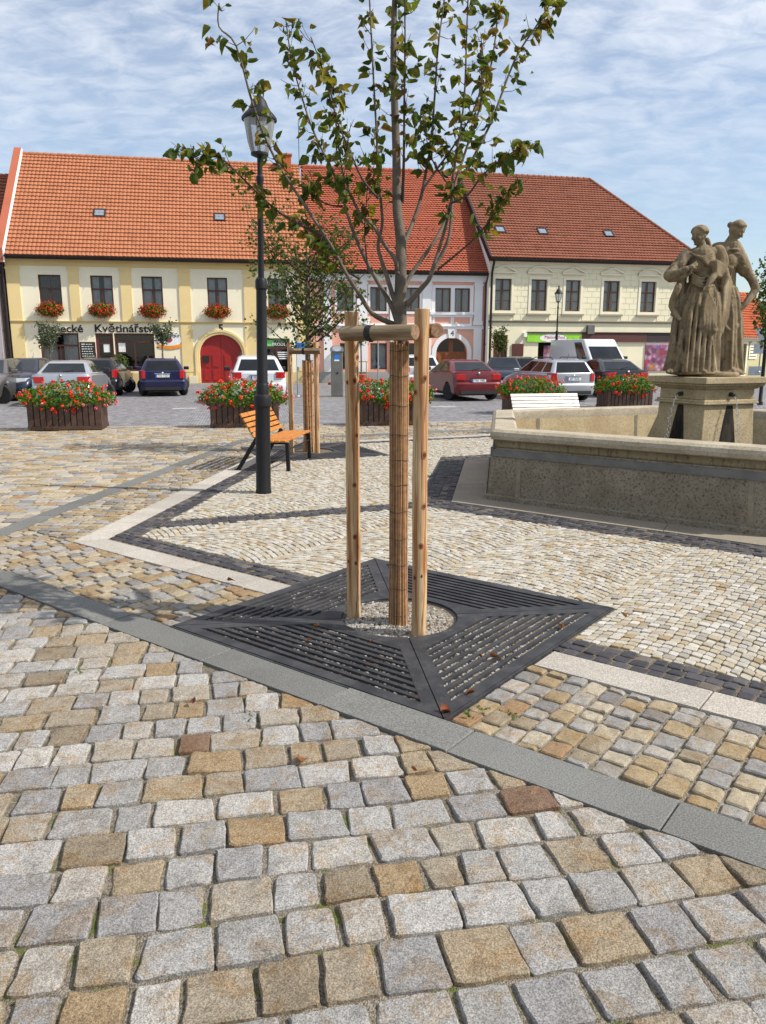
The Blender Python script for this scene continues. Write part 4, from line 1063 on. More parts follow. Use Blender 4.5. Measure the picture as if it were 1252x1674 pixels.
for k in range(4):
    Mk = Matrix.Rotation(ped_a + k*math.pi/2, 4, 'Z')
    zt = 0.396
    poly = [(-0.045,1.02),(-0.10,0.8),(-0.16,0.5),(-0.17,0.25),(0.13,0.25),(0.12,0.5),(0.08,0.8),(0.05,1.02)]
    vs = [Mk @ Vector((0.395 + (1.035-z)*0.042 + 0.003, y + 0.008*math.sin(z*40), z)) for y, z in poly]
    MB().add(vs, [tuple(range(len(vs)))]).build('algae_stain', m_algae, fount)
    mb = MB(); mb.tube([Mk @ Vector((0.385,0,1.155)), Mk @ Vector((0.43,0,1.15)), Mk @ Vector((0.455,0,1.14))], [0.028,0.024,0.022], 10); mb.build('spout', m_iron, fount)
    mb = MB(); rj = random.Random(k); z = 1.13
    i = 0
    while z > 0.31:
        f = 1.13 - z; x = 0.455 + 0.17*math.sqrt(max(0,f)); r = rj.uniform(0.004,0.011)
        c = Mk @ Vector((x, rj.gauss(0,0.010+0.02*f), z)); mb.tube([c + Vector((0,0,r*1.6)), c, c - Vector((0,0,r*1.6))], [r*0.3, r, r*0.3], 5); z -= rj.uniform(0.006,0.02)
    mb.build('water_jet', m_jet, fount)['kind'] = 'stuff'

# ------------------------------------------------------------------ statue: two robed women
SY = 9.80
def P(u, v, dy=0.0): return at(u, v, SY + dy)
PXM = 0.00757
class Sculpt:
    def __init__(s): s.mb = MB()
    def limb(s, pts, rad, n=14):
        pp = smooth_path([Vector(p) for p in pts], 4) if len(pts) > 2 else [Vector(p) for p in pts]
        k = len(pp); m = len(rad); rr_ = []
        for i in range(k):
            f = i/(k-1)*(m-1); j = min(int(f), m-2); rr_.append(rad[j] + (rad[j+1]-rad[j])*(f-j))
        s.mb.tube(pp, rr_, n); s.ball(pp[0], rr_[0]); s.ball(pp[-1], rr_[-1])
    def ball(s, c, r, sc=(1,1,1), M=None, n=14, m=9):
        c = Vector(c); vs = [(0,0,-1)]
        for i in range(1, m):
            a = math.pi*(i/m - 0.5)
            for j in range(n): b = 2*math.pi*j/n; vs.append((math.cos(a)*math.cos(b), math.cos(a)*math.sin(b), math.sin(a)))
        vs.append((0,0,1)); q = []
        for p in vs:
            p = Vector((p[0]*sc[0]*r, p[1]*sc[1]*r, p[2]*sc[2]*r))
            if M: p = M @ p
            q.append(p + c)
        fs = [(0, 1+(j+1) % n, 1+j) for j in range(n)]
        for i in range(m-2):
            for j in range(n): a_ = 1+i*n+j; b_ = 1+i*n+(j+1) % n; fs.append((a_, b_, b_+n, a_+n))
        e = len(vs)-1; fs += [(1+(m-2)*n+j, 1+(m-2)*n+(j+1) % n, e) for j in range(n)]
        s.mb.add(q, fs)
    def robe(s, rings, nf, amp, twist=0.0, n=96, seed=0):
        """rings: (u, v, half width px, depth m, dy); deep folds that wander downward"""
        r = random.Random(seed); ph = [r.uniform(0,6.28) for _ in range(4)]; vs = []
        k = len(rings)
        rg_ = []
        for i in range(k-1):
            for j in range(5):
                t = j/5; rg_.append([rings[i][m]+(rings[i+1][m]-rings[i][m])*t for m in range(5)])
        rg_.append(list(rings[-1])); K_ = len(rg_)
        for i, (u, v, hw, dp, dy) in enumerate(rg_):
            f = i/(K_-1); c = P(u, v, dy)
            for j in range(n):
                a = 2*math.pi*j/n; w = a*nf + ph[0] + twist*f + 0.7*math.sin(a*2+ph[1]+f*2.5)
                fold = (abs(math.sin(w/2))**0.6 - 0.62)*1.3 + 0.35*math.sin(a*nf*1.9+ph[2]-f*3.0) + 0.25*math.sin(a*3+ph[3]+f*4)
                q = 1 + amp*(0.35+0.65*f)*fold
                vs.append(c + Vector((math.cos(a)*hw*PXM*q, math.sin(a)*dp*q, 0)))
        fs = [(i*n+j, (i+1)*n+j, (i+1)*n+(j+1) % n, i*n+(j+1) % n) for i in range(K_-1) for j in range(n)]
        s.mb.add(vs, fs); s.mb.add(vs[:n], [tuple(range(n))]); s.mb.add(vs[-n:], [tuple(range(n-1,-1,-1))])
    def hand(s, wrist, knuckle, spread, curl, r=0.0085):
        w, k = Vector(wrist), Vector(knuckle); d = (k-w).normalized(); sp = Vector(spread).normalized(); L = (k-w).length
        s.mb.tube([w, w.lerp(k, 0.55), k], [0.024, 0.033, 0.028], 10); s.ball(k, 0.03, (1,1,0.8)); s.ball(w, 0.026)
        cu = Vector(curl)
        for i, ln in enumerate((0.066, 0.078, 0.074, 0.056)):
            b = k + sp*(0.018*(i-1.5)); m1 = b + d*ln*0.5 + sp*0.004*(i-1.5) + cu*ln*0.1; e = b + d*ln + sp*0.009*(i-1.5) + cu*ln*0.45
            s.limb([b - d*0.01, m1, e], [r*1.1, r, r*0.8], 8)
        b = w.lerp(k, 0.35) - sp*0.026; s.limb([b, b - sp*0.022 + d*0.03, b - sp*0.024 + d*0.062], [r*1.3, r*1.15, r*0.9], 8)
    def head(s, c, face, up, r=0.092, bun=True):
        """face: direction the figure looks"""
        c = Vector(c); f = Vector(face).normalized(); u = Vector(up).normalized(); sd = u.cross(f).normalized(); u = f.cross(sd)
        M = Matrix((f, sd, u)).transposed()
        g = lambda a, b, z: c + f*a*r + sd*b*r + u*z*r
        s.ball(c + u*r*0.15, r, (1.0,0.86,1.12), M, 18, 12); s.ball(g(0.22,0,-0.45), r*0.70, (0.95,0.86,1.0), M)
        s.ball(g(0.72,0,-1.02), r*0.22, (1,1.1,0.9), M)                                     # chin
        s.mb.tube([g(0.86,0,0.18), g(1.04,0,-0.12), g(1.16,0,-0.36), g(0.9,0,-0.42)], [r*0.09,r*0.11,r*0.17,r*0.10], 8)
        for b in (-1, 1):
            s.ball(g(0.86,b*0.34,0.26), r*0.17, (0.7,1.5,0.5), M); s.ball(g(0.78,b*0.40,-0.30), r*0.24, (0.8,1,1), M)   # brow, cheek
            s.ball(g(0.83,b*0.33,0.06), r*0.10, (0.8,1.3,0.7), M); s.ball(g(-0.02,b*0.88,-0.12), r*0.17, (0.9,0.5,1.4), M)   # lid, ear
        s.ball(g(0.93,0,-0.60), r*0.15, (0.7,1.5,0.45), M); s.ball(g(0.90,0,-0.72), r*0.14, (0.7,1.3,0.45), M)       # lips
        rr_ = random.Random(4)
        for i in range(15):                                                                  # locks combed back
            a = -1.35 + 2.7*i/14
            st = g(0.62*math.cos(a*0.75)+0.02, math.sin(a)*0.88, 0.72*math.cos(a)+0.28); md = g(-0.32, math.sin(a)*1.0, 0.82*math.cos(a)+0.30); en = g(-0.98, math.sin(a)*0.42, 0.12*math.cos(a)+0.05)
            s.limb([st, md, en], [r*0.15, r*0.20, r*0.16], 8)
        if bun: s.ball(g(-1.05,0,0.12), r*0.44, (1,1,0.9), M); s.ball(g(-1.22,0.12,0.3), r*0.26)
    def finish(s, name, mat, parent, vox=0.008):
        o = s.mb.build(name, mat, parent)
        m = o.modifiers.new('remesh', 'REMESH'); m.mode = 'VOXEL'; m.voxel_size = vox; m.use_smooth_shade = True
        sm = o.modifiers.new('smooth', 'SMOOTH'); sm.factor = 0.15; sm.iterations = 1
        return o
def sstone():
    t = NT('statue_sandstone'); w = t.coord('World'); ge = t.new('ShaderNodeNewGeometry')
    n1 = t.noise(4, 5, 0.65, w); n2 = t.noise(60, 4, 0.7, w); n3 = t.noise(14, 5, 0.65, w, 0.4)
    c = t.mix(t.rng(n1, 0.3, 0.7), hexc(112,98,76), hexc(138,122,96))
    c = t.mix(t.rng(n3, 0.5, 0.66, 0, 0.6), c, hexc(74,67,56)); vs_ = t.noise(9, 5, 0.7, t.coord('World', (1,1,0.16))); c = t.mix(t.rng(vs_, 0.54, 0.66, 0, 0.7), c, hexc(58,53,45)); c = t.mix(t.rng(t.noise(7, 4, 0.6, t.coord('World', (1,1,0.3))), 0.56, 0.7, 0, 0.5), c, hexc(168,156,132))
    c = t.mix(t.rng(n2, 0.52, 0.7, 0, 0.4), c, hexc(60,53,42))
    return t.fin(c, 0.9, t.bump(n2, 0.35, 0.005), spec=0.2)
m_statue = sstone()
statue = thing('statue', 'sandstone statue of two robed women back to back on the fountain pedestal', 'statue', (FC.x, FC.y, 1.362))
def to_local(o): o.location = -Vector((FC.x, FC.y, 1.362))
# --- the woman in front, hand on her breast
S = Sculpt()
S.robe([(1146,462,20,0.135,0),(1146,480,27,0.165,0),(1141,500,33,0.185,0),(1137,530,36,0.20,0),(1134,560,36,0.21,0),(1131,588,37,0.225,0),(1130,606,39,0.235,0)], 10, 0.24, 2.2, seed=2)
S.limb([P(1147,493), P(1143,466), P(1147,440), P(1149,420)], [0.155,0.125,0.15,0.145])
S.ball(P(1147,432,-0.02), 0.16, (1.12,0.85,1.15)); S.ball(P(1150,414), 0.12, (1.65,0.85,0.7))
for u in (1136, 1158): S.ball(P(u,438,-0.10), 0.066, (1,0.8,1))
S.limb([P(1149,414), P(1146,402,-0.01), P(1144,394,-0.02)], [0.07,0.052,0.052])
S.head(P(1143,385,-0.02), (-0.78,-0.62,-0.10), (0.05,0,1), 0.094)
S.limb([P(1156,392,0.05), P(1160,403,0.06), P(1163,412,0.02)], [0.03,0.028,0.02])                                     # lock on the neck
# her right arm (picture left), elbow out, hand on the breast
S.limb([P(1122,418,0.0), P(1107,436,-0.03), P(1094,450,-0.08)], [0.082,0.076,0.07]); S.limb([P(1094,450,-0.08), P(1108,447,-0.17), P(1122,440,-0.22)], [0.066,0.052,0.038])
S.limb([P(1096,455,-0.06), P(1112,452,-0.15), P(1126,445,-0.19)], [0.05,0.055,0.035])
S.hand(P(1121,441,-0.22), P(1131,436,-0.23), (0.1,0.05,1), (0,0.3,-0.2))
# her left arm: bunched sleeve, forearm hanging with the cloth
S.limb([P(1174,412,0.0), P(1178,430,-0.02), P(1170,446,-0.08)], [0.085,0.095,0.085])
for k in range(6):
    a = k*0.9; S.limb([P(1158+2*k,433+3*(k%3),-0.13), P(1170,428+4*k,-0.19), P(1183-k,436+3*k,-0.10)], [0.022,0.030,0.022], 10)
S.limb([P(1180,436,-0.03), P(1184,452,-0.05), P(1180,468,-0.06)], [0.06,0.062,0.03])
S.limb([P(1170,446,-0.16), P(1163,456,-0.21), P(1158,465,-0.24)], [0.046,0.042,0.031]); S.hand(P(1158,464,-0.24), P(1156,474,-0.25), (1,0.2,0), (0,0.6,0))
for k in range(7):                                                                                                      # cloth falling from the hand
    x = 1150 + 3.2*k; S.limb([P(1156+0.5*k,478,-0.25), P(x,505,-0.24+0.01*k), P(x+2*math.sin(k*2),530,-0.25), P(x+1.5*k-5,548-3*abs(3-k),-0.24)], [0.012,0.020,0.022,0.012], 8)
S.ball(P(1166,540,-0.24), 0.05, (1,0.7,0.9))
# mantle over the shoulders and down the left side
for k in range(9):
    S.limb([P(1120-1.5*k,428+5*k,0.06-0.02*k), P(1116-k,470,0.03-0.02*k), P(1108-1.2*k,500,-0.01*k), P(1098+1.7*k,514+1.0*k,-0.02*k)], [0.03,0.040,0.044,0.02], 10)
for k in range(6): S.limb([P(1128+4*k,414+2.0*k,-0.12), P(1146+2*k,420+2.6*k,-0.17), P(1164,414+4*k,-0.14)], [0.012,0.014,0.012], 8)     # neckline folds
for k in range(12):                                                                                                     # diagonal folds from hip to foot
    S.limb([P(1166-2.5*k,470+4*k,-0.12-0.005*k), P(1148-3*k,500+5*k,-0.185), P(1122-1.8*k,548+4*k,-0.17+0.01*k)], [0.011,0.019,0.012], 8)
for k in range(7): S.limb([P(1122+7*k,552+(k%2)*8,-0.20), P(1121+7.5*k,580,-0.225), P(1117+8*k,607,-0.24)], [0.011,0.019,0.024], 8)
for k in range(4): S.limb([P(1130,446+5*k,-0.13), P(1147,455+5*k,-0.165), P(1164,449+6*k,-0.13)], [0.010,0.014,0.010], 8)
for k in range(9):                                                                                                     # mantle edge falling on the right side
    S.limb([P(1178+1.2*k,426+2*k,0.02+0.02*k), P(1181+1.6*k,462,-0.02+0.025*k), P(1180+2.2*k,505+3*k,-0.03+0.03*k), P(1174+3.2*k,556-6*k,-0.02+0.03*k)], [0.030,0.034,0.030,0.016], 9)
for k in range(5): S.limb([P(1136+8*k,478+3*k,-0.16), P(1128+9*k,520+3*k,-0.225), P(1124+9*k,560,-0.235), P(1120+9*k,606,-0.25)], [0.014,0.028,0.026,0.030], 9)
S.limb([P(1110,606,-0.1), P(1102,570,-0.1), P(1104,535,-0.06), P(1110,505,-0.02)], [0.03,0.034,0.032,0.02], 9); S.limb([P(1120,600,-0.2), P(1112,572,-0.2), P(1116,540,-0.18)], [0.026,0.032,0.02], 9)
S.limb([P(1104,606,-0.16), P(1096,607,-0.22), P(1091,608,-0.26)], [0.045,0.036,0.022]); S.limb([P(1150,607,-0.2), P(1152,609,-0.28)], [0.045,0.03])
S.ball(P(1140,610,-0.02), 0.30, (1.25,0.95,0.12))
to_local(S.finish('front_figure', m_statue, statue))
# --- the woman behind, bending to the right with her arm akimbo
S = Sculpt(); B = 0.26
S.robe([(1186,470,18,0.13,B),(1188,490,22,0.15,B),(1189,520,22,0.17,B-0.02),(1187,550,24,0.18,B-0.04),(1184,580,26,0.19,B-0.06),(1182,606,28,0.20,B-0.06)], 9, 0.25, 1.4, seed=5)
S.limb([P(1186,492,B), P(1186,465,B), P(1184,435,B), P(1184,415,B)], [0.135,0.12,0.145,0.13]); S.ball(P(1184,408,B), 0.115, (1.55,0.9,0.75), Matrix.Rotation(RAD(12),3,'Y'))
S.ball(P(1192,428,B-0.08), 0.10, (1.1,0.9,1.2))
S.limb([P(1187,405,B), P(1194,393,B-0.02), P(1200,384,B-0.04)], [0.066,0.052,0.050])
S.head(P(1204,376,B-0.05), (0.72,-0.60,-0.62), (0.35,-0.1,0.95), 0.094)
# near arm: puffed sleeve, elbow out to the right, hand on the hip
S.limb([P(1198,406,B-0.03), P(1207,424,B-0.05), P(1218,442,B-0.06)], [0.105,0.108,0.082])
for k in range(5): S.limb([P(1194+4*k,408+8*k,B-0.13), P(1205+3*k,408+7*k,B-0.14), P(1214+1.5*k,412+6.5*k,B-0.09)], [0.010,0.016,0.010], 8)
S.limb([P(1217,442,B-0.06), P(1229,456,B-0.06), P(1235,472,B-0.06)], [0.062,0.056,0.052]); S.limb([P(1235,473,B-0.06), P(1222,492,B-0.10), P(1208,508,B-0.12)], [0.05,0.042,0.030])
S.hand(P(1208,508,B-0.12), P(1201,515,B-0.12), (0.5,0.1,-0.8), (0,0.3,-0.1))
S.limb([P(1172,410,B+0.05), P(1166,440,B+0.12), P(1176,462,B+0.14)], [0.08,0.07,0.05])
for k in range(8): S.limb([P(1172+3*k,404+3*k,B-0.12), P(1176+3*k,425+2*k,B-0.15), P(1178+2*k,455,B-0.12)], [0.010,0.015,0.010], 8)
for k in range(8): S.limb([P(1176+3*k,470+2*k,B-0.15), P(1180+3.2*k,505+4*k,B-0.18), P(1180+3*k,545-2*k,B-0.19)], [0.012,0.021,0.014], 8)
S.limb([P(1176,520,B-0.16), P(1192,540,B-0.20), P(1205,530,B-0.14), P(1203,512,B-0.10)], [0.02,0.03,0.03,0.015], 8)
for k in range(8): S.limb([P(1166+5*k,546+(k%3)*5,B-0.19), P(1165+5.2*k,578,B-0.215), P(1163+5*k,606,B-0.235)], [0.012,0.020,0.024], 8)
for k in range(5): S.limb([P(1182-k,420+9*k,B-0.10), P(1178,460+8*k,B-0.16), P(1177-2*k,500+10*k,B-0.18)], [0.014,0.022,0.018], 8)
S.limb([P(1192,604,B-0.18), P(1198,606,B-0.26), P(1200,608,B-0.32)], [0.046,0.036,0.024])
S.ball(P(1186,610,B-0.06), 0.24, (1.0,1.0,0.14)); S.ball(P(1196,609,B-0.2), 0.11, (1.2,1.2,0.5))
to_local(S.finish('back_figure', m_statue, statue))
mb = MB(); mb.lathe([(0.36,0.0),(0.375,0.02),(0.36,0.05),(0.33,0.06)], 28, sx=1.0, sy=0.9); mb.build('statue_base', m_statue, statue)
# ------------------------------------------------------------------ houses
def plaster(name, col, dirt=0.25, bump=0.25):
    t = NT(name); w = t.coord('World'); v = t.coord('World', (1,1,0.18))
    n1 = t.noise(0.7, 5, 0.6, w); n2 = t.noise(1.6, 5, 0.65, v); n3 = t.noise(70, 3, 0.7, w)
    c = t.mix(t.rng(n1, 0.3, 0.75, 0, 0.7), col, tuple(q*0.86 for q in col))
    c = t.mix(t.rng(n2, 0.55, 0.8, 0, dirt), c, tuple(q*0.68 for q in col))
    sp = t.new('ShaderNodeSeparateXYZ'); t.l.new(w, sp.inputs[0])                       # splash dirt above the pavement
    sd = t.math('ADD', sp.outputs[2], t.math('MULTIPLY', t.noise(2.5, 5, 0.7, w), -1.1))
    c = t.mix(t.rng(sd, -0.35, 0.35, 0.45, 0.0), c, tuple(q*0.5 for q in col))
    return t.fin(c, 0.9, t.bump(n3, bump, 0.006), spec=0.2)
m_cream = plaster('cream_plaster', (0.87,0.80,0.60)); m_yellow = plaster('yellow_plaster', (0.80,0.62,0.30)); m_yband = plaster('yellow_cornice', (0.70,0.53,0.24))
m_white = plaster('white_plaster', (0.86,0.85,0.84), 0.15); m_pink = plaster('pink_plaster', (0.80,0.42,0.32), 0.2)
m_pale = plaster('pale_yellow_plaster', (0.82,0.76,0.55), 0.3); m_pale2 = plaster('pale_trim', (0.84,0.78,0.60), 0.25); m_plinth = plaster('grey_plinth', (0.42,0.41,0.39), 0.4)
m_olive = plaster('olive_plaster', (0.55,0.50,0.27)); m_mauve = plaster('mauve_plaster', (0.42,0.37,0.38)); m_sillst = plaster('sill_stone', (0.34,0.30,0.22))
m_frame = simple('brown_window_frame', hexc(84,40,32), 0.5, 0, 0.1); m_frame2 = simple('oak_window_frame', hexc(96,62,38), 0.5, 0, 0.12)
m_pane = glassmat('window_glass', (0.72,0.75,0.78), 0.035, 0.0, 0.02)
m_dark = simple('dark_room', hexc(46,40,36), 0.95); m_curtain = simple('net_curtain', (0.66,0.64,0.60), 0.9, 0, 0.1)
m_blind = simple('brown_blind', hexc(96,66,52), 0.7)
m_gutter = simple('dark_gutter', hexc(44,36,34), 0.45, 0.2); m_red_door = simple('red_door_paint', hexc(150,26,22), 0.45, 0, 0.12, 6); m_oak = simple('oak_door', hexc(138,76,36), 0.5, 0, 0.2, 8)
m_ink = simple('sign_black', hexc(38,24,20), 0.7); m_wsign = simple('sign_white', (0.8,0.8,0.78), 0.6); m_osign = simple('sign_orange', hexc(236,140,30), 0.6); m_bsign = simple('sign_navy', hexc(40,50,110), 0.6); m_rsign = simple('sign_red', hexc(170,50,70), 0.6)
m_gsign = simple('sign_green', hexc(140,205,50), 0.55); m_brsign = simple('sign_brown', hexc(84,44,36), 0.55); m_dksign = simple('sign_dark', hexc(52,40,40), 0.5); m_board = simple('chalkboard', hexc(26,42,34), 0.8); m_tgreen = simple('sign_leaf_green', hexc(110,190,110), 0.6)
def tilemat(name, stops, stain=0.4):
    t = NT(name); w = t.coord('World'); c = t.ramp(t.rnd(), stops)
    n = t.noise(1.1, 5, 0.65, w); n2 = t.noise(9, 4, 0.7, w)
    c = t.mix(t.rng(n, 0.45, 0.75, 0, stain), c, t.mix(1.0, c, (0.55,0.50,0.46), 'MULTIPLY'))
    c = t.mix(t.rng(n2, 0.55, 0.75, 0, stain), c, t.mix(1.0, c, (0.6,0.56,0.52), 'MULTIPLY'))
    return t.fin(c, 0.8, spec=0.25)
m_tile_o = tilemat('orange_tile', [(0,(0.363,0.138,0.068)),(0.5,(0.384,0.149,0.073)),(0.85,(0.400,0.160,0.081)),(1,(0.354,0.134,0.069))], 0.28)
m_tile_r = tilemat('plain_red_tile', [(0,(0.356,0.100,0.056)),(0.5,(0.382,0.111,0.062)),(1,(0.339,0.093,0.052))], 0.25)
m_tile_b = tilemat('brown_red_tile', [(0,(0.223,0.079,0.048)),(0.5,(0.237,0.085,0.050)),(0.9,(0.247,0.091,0.054)),(1,(0.212,0.077,0.047))], 0.5)
m_tile_v = tilemat('bright_tile', [(0,(0.385,0.084,0.032)),(0.5,(0.434,0.112,0.042)),(1,(0.336,0.070,0.028))], 0.4)

class Facade:
    def __init__(s, name, label, cat, p0, p1, z0=0.0):
        s.O = Vector(p0); s.E = Vector(p1); s.D = (s.E-s.O).normalized(); s.W = (s.E-s.O).length; s.N = Vector((s.D.y, -s.D.x)); s.z0 = z0
        s.root = thing(name, label, cat, (p0[0], p0[1], z0), math.atan2(s.D.y, s.D.x), 'houses round the square')
    def hit(s, u, v, off=0.0):
        d = ray(u, v); d2 = Vector((d.x, d.y)); O = s.O + s.N*off; t = O.dot(s.N)/d2.dot(s.N)
        return ((d2*t - O).dot(s.D), EYE + d.z*t - s.z0)
    def rect(s, u0, v0, u1, v1):
        a, b = s.hit(u0, (v0+v1)/2)[0], s.hit(u1, (v0+v1)/2)[0]; um = (u0+u1)/2
        return (a, b, s.hit(um, v1)[1], s.hit(um, v0)[1])
    def box(s, name, x0, x1, z0, z1, proud, mat, back=0.0, parent=None): return MB().box(x0, x1, -proud, back, z0, z1).build(name, mat, parent or s.root)
def wall(parent, W, z0, z1, holes, mat, depth=0.22, arches=(), x0=0.0):
    mb = MB(); hs = [tuple(h) for h in holes] + [(a[0], a[1], a[2], a[3]) for a in arches]
    xs = sorted({x0, W} | {h[0] for h in hs} | {h[1] for h in hs}); zs = sorted({z0, z1} | {h[2] for h in hs} | {h[3] for h in hs})
    xs = [x for x in xs if x0 <= x <= W]; zs = [z for z in zs if z0 <= z <= z1]
    for i in range(len(xs)-1):
        for j in range(len(zs)-1):
            cx, cz = (xs[i]+xs[i+1])/2, (zs[j]+zs[j+1])/2
            if any(h[0] < cx < h[1] and h[2] < cz < h[3] for h in hs): continue
            mb.add([(xs[i],0,zs[j]),(xs[i+1],0,zs[j]),(xs[i+1],0,zs[j+1]),(xs[i],0,zs[j+1])], [(0,1,2,3)])
    for h in hs:
        a, b, c, d = h; arch = h in [(q[0],q[1],q[2],q[3]) for q in arches]
        mb.add([(a,0,c),(a,depth,c),(a,depth,d),(a,0,d)], [(0,1,2,3)]); mb.add([(b,0,c),(b,0,d),(b,depth,d),(b,depth,c)], [(0,1,2,3)])
        mb.add([(a,0,c),(b,0,c),(b,depth,c),(a,depth,c)], [(0,1,2,3)])
        if not arch: mb.add([(a,0,d),(a,depth,d),(b,depth,d),(b,0,d)], [(0,1,2,3)])
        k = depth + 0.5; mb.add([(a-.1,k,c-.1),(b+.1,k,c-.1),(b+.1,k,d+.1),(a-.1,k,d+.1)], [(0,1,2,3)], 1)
    for a, b, c, d, spring in arches:
        n = 16; r = (b-a)/2; mx = (a+b)/2
        pts = [(mx - r*math.cos(math.pi*i/n), spring + (d-spring)*math.sin(math.pi*i/n)) for i in range(n+1)]
        for i in range(n):
            (xa,za),(xb,zb) = pts[i], pts[i+1]
            mb.add([(xa,0,za),(xb,0,zb),(xb,0,d),(xa,0,d)], [(0,1,2,3)]); mb.add([(xa,0,za),(xa,depth,za),(xb,depth,zb),(xb,0,zb)], [(0,1,2,3)])
    return mb.build('wall', [mat, m_dark], parent)
def window(parent, x0, x1, z0, z1, fm, y=0.12, cols=2, trans=0.62, rowsl=0, curtain=True, fw=0.055, blind=False, seed=0, name='window'):
    f = MB(); 
    f.box(x0, x0+fw, y, y+0.06, z0, z1); f.box(x1-fw, x1, y, y+0.06, z0, z1); f.box(x0+fw, x1-fw, y+0.002, y+0.058, z1-fw, z1); f.box(x0+fw, x1-fw, y+0.002, y+0.058, z0, z0+fw)
    zt = z0 + (z1-z0)*trans if trans else z1-fw
    if trans: f.box(x0+fw, x1-fw, y-0.01, y+0.056, zt-0.04, zt+0.04)
    for c in range(1, cols):
        xc = x0 + (x1-x0)*c/cols; f.box(xc-0.035, xc+0.035, y+0.004, y+0.054, z0+fw, zt-(0.04 if trans else 0))
        if rowsl: f.box(xc-0.025, xc+0.025, y+0.004, y+0.054, zt+0.04, z1-fw)
    for c in range(cols):
        for k in range(rowsl):
            zz = z0 + (zt-z0)*(k+1)/(rowsl+1); xa = x0+(x1-x0)*c/cols + (0.036 if c else fw); xb = x0+(x1-x0)*(c+1)/cols - (0.036 if c < cols-1 else fw)
            f.box(xa, xb, y+0.012, y+0.045, zz-0.012, zz+0.012)
    w = f.build(name, fm, parent)
    for c in range(cols):
        xa, xb = x0+(x1-x0)*c/cols+0.02, x0+(x1-x0)*(c+1)/cols-0.02
        MB().add([(xa,y+0.03,z0+0.02),(xb,y+0.03,z0+0.02),(xb,y+0.03,zt),(xa,y+0.03,zt)], [(0,1,2,3)]).build('pane', m_pane, w)
    if trans: MB().add([(x0+.02,y+0.031,zt),(x1-.02,y+0.031,zt),(x1-.02,y+0.031,z1-.02),(x0+.02,y+0.031,z1-.02)], [(0,1,2,3)]).build('pane', m_pane, w)
    if curtain:
        r = random.Random(seed); mb = MB(); n = 26
        for side in (0, 1):
            span = (x1-x0)*r.uniform(0.34,0.5); xa = x0 if side == 0 else x1-span; vs = []
            for i in range(n+1):
                x = xa + span*i/n; yy = y+0.14+0.03*math.sin(i*1.9+r.random())
                vs += [(x,yy,z0),(x,yy,z1)]
            mb.add(vs, [(2*i,2*i+2,2*i+3,2*i+1) for i in range(n)], 0, 0.5, True)
        mb.build('curtain', m_blind if blind else m_curtain, w)
    return w
def roof(parent, xa, xb, eave, ridge, nrow, tw, mat, wave=0.022, name='roof', step=4, flat=False, seed=0):
    """xa, xb: functions of the slope fraction; rows of lapping tiles"""
    mb = MB(); r = random.Random(seed); ey, ez = eave; ry, rz = ridge
    L = math.hypot(ry-ey, rz-ez); sy, sz = (ry-ey)/L, (rz-ez)/L; ny, nz = -sz, sy
    for k in range(nrow):
        f0, f1 = k/nrow, min(1.0, (k+1.25)/nrow); x0, x1 = xa((f0+f1)/2), xb((f0+f1)/2)
        nt = max(1, int(round((x1-x0)/tw))); off = (0.5 if (flat and k % 2) else 0)
        sw = 0.006*r.uniform(-1,1)
        for t in range(nt):
            a = x0 + (x1-x0)*(t)/nt; b = x0 + (x1-x0)*(t+1)/nt; vs = []; rv = r.random(); lift = 0.082 + r.uniform(-.006,.006) + sw
            for i in range(step+1):
                x = a + (b-a)*i/step; w = wave*math.sin(math.pi*i/step) if not flat else (-0.05*abs(2*i/step-1)**2 if i else -0.05)
                for f, h in ((f0, lift), (f1, 0.012)):
                    ff = f; hh = h + (w if not flat else 0)
                    if flat and f == f0: ff = f0 + 0.25/nrow*abs(2*i/step-1)**2
                    vs.append((min(max(x + (off*tw if flat else 0), x0), x1), ey + sy*L*ff + ny*hh, ez + sz*L*ff + nz*hh))
                vs.append((vs[-2][0], vs[-2][1] - ny*(lift-0.005), vs[-2][2] - nz*(lift-0.005)))
            fs = []
            for i in range(step): p = 3*i; fs += [(p, p+3, p+4, p+1), (p+2, p+5, p+3, p)]
            mb.add(vs, fs, 0, rv, False)
    o = mb.build(name, mat, parent)
    rd = MB(); x0, x1 = xa(1.0), xb(1.0); n = max(1, int((x1-x0)/0.38))       # ridge tiles
    for i in range(n):
        a = x0 + (x1-x0)*i/n; b = x0 + (x1-x0)*(i+1)/n
        rd.tube([(a-0.02, ry, rz+0.03), (b, ry, rz+0.01)], [0.135, 0.115], 8, True, 0, r.random())
    rd.build('ridge_tiles', mat, o)['kind'] = 'stuff'
    return o
def gutter(parent, x0, x1, y, z):
    mb = MB(); n = 8; vs = []
    for x in (x0, x1):
        for i in range(n+1): a = math.pi + math.pi*i/n; vs.append((x, y + 0.085*math.cos(a), z + 0.085*math.sin(a)))
    mb.add(vs, [(i, i+1, n+2+i, n+1+i) for i in range(n)]); mb.add(vs[:n+1], [tuple(range(n+1))]); mb.add(vs[n+1:], [tuple(range(n,-1,-1))])
    mb.box(x0, x1, y+0.087, y+0.10, z-0.16, z+0.0); k = int((x1-x0)/0.8)
    for i in range(k): x = x0+0.3+i*0.8; mb.box(x-0.012, x+0.012, y-0.093, y-0.08, z-0.1, z+0.01)
    return mb.build('gutter', m_gutter, parent)
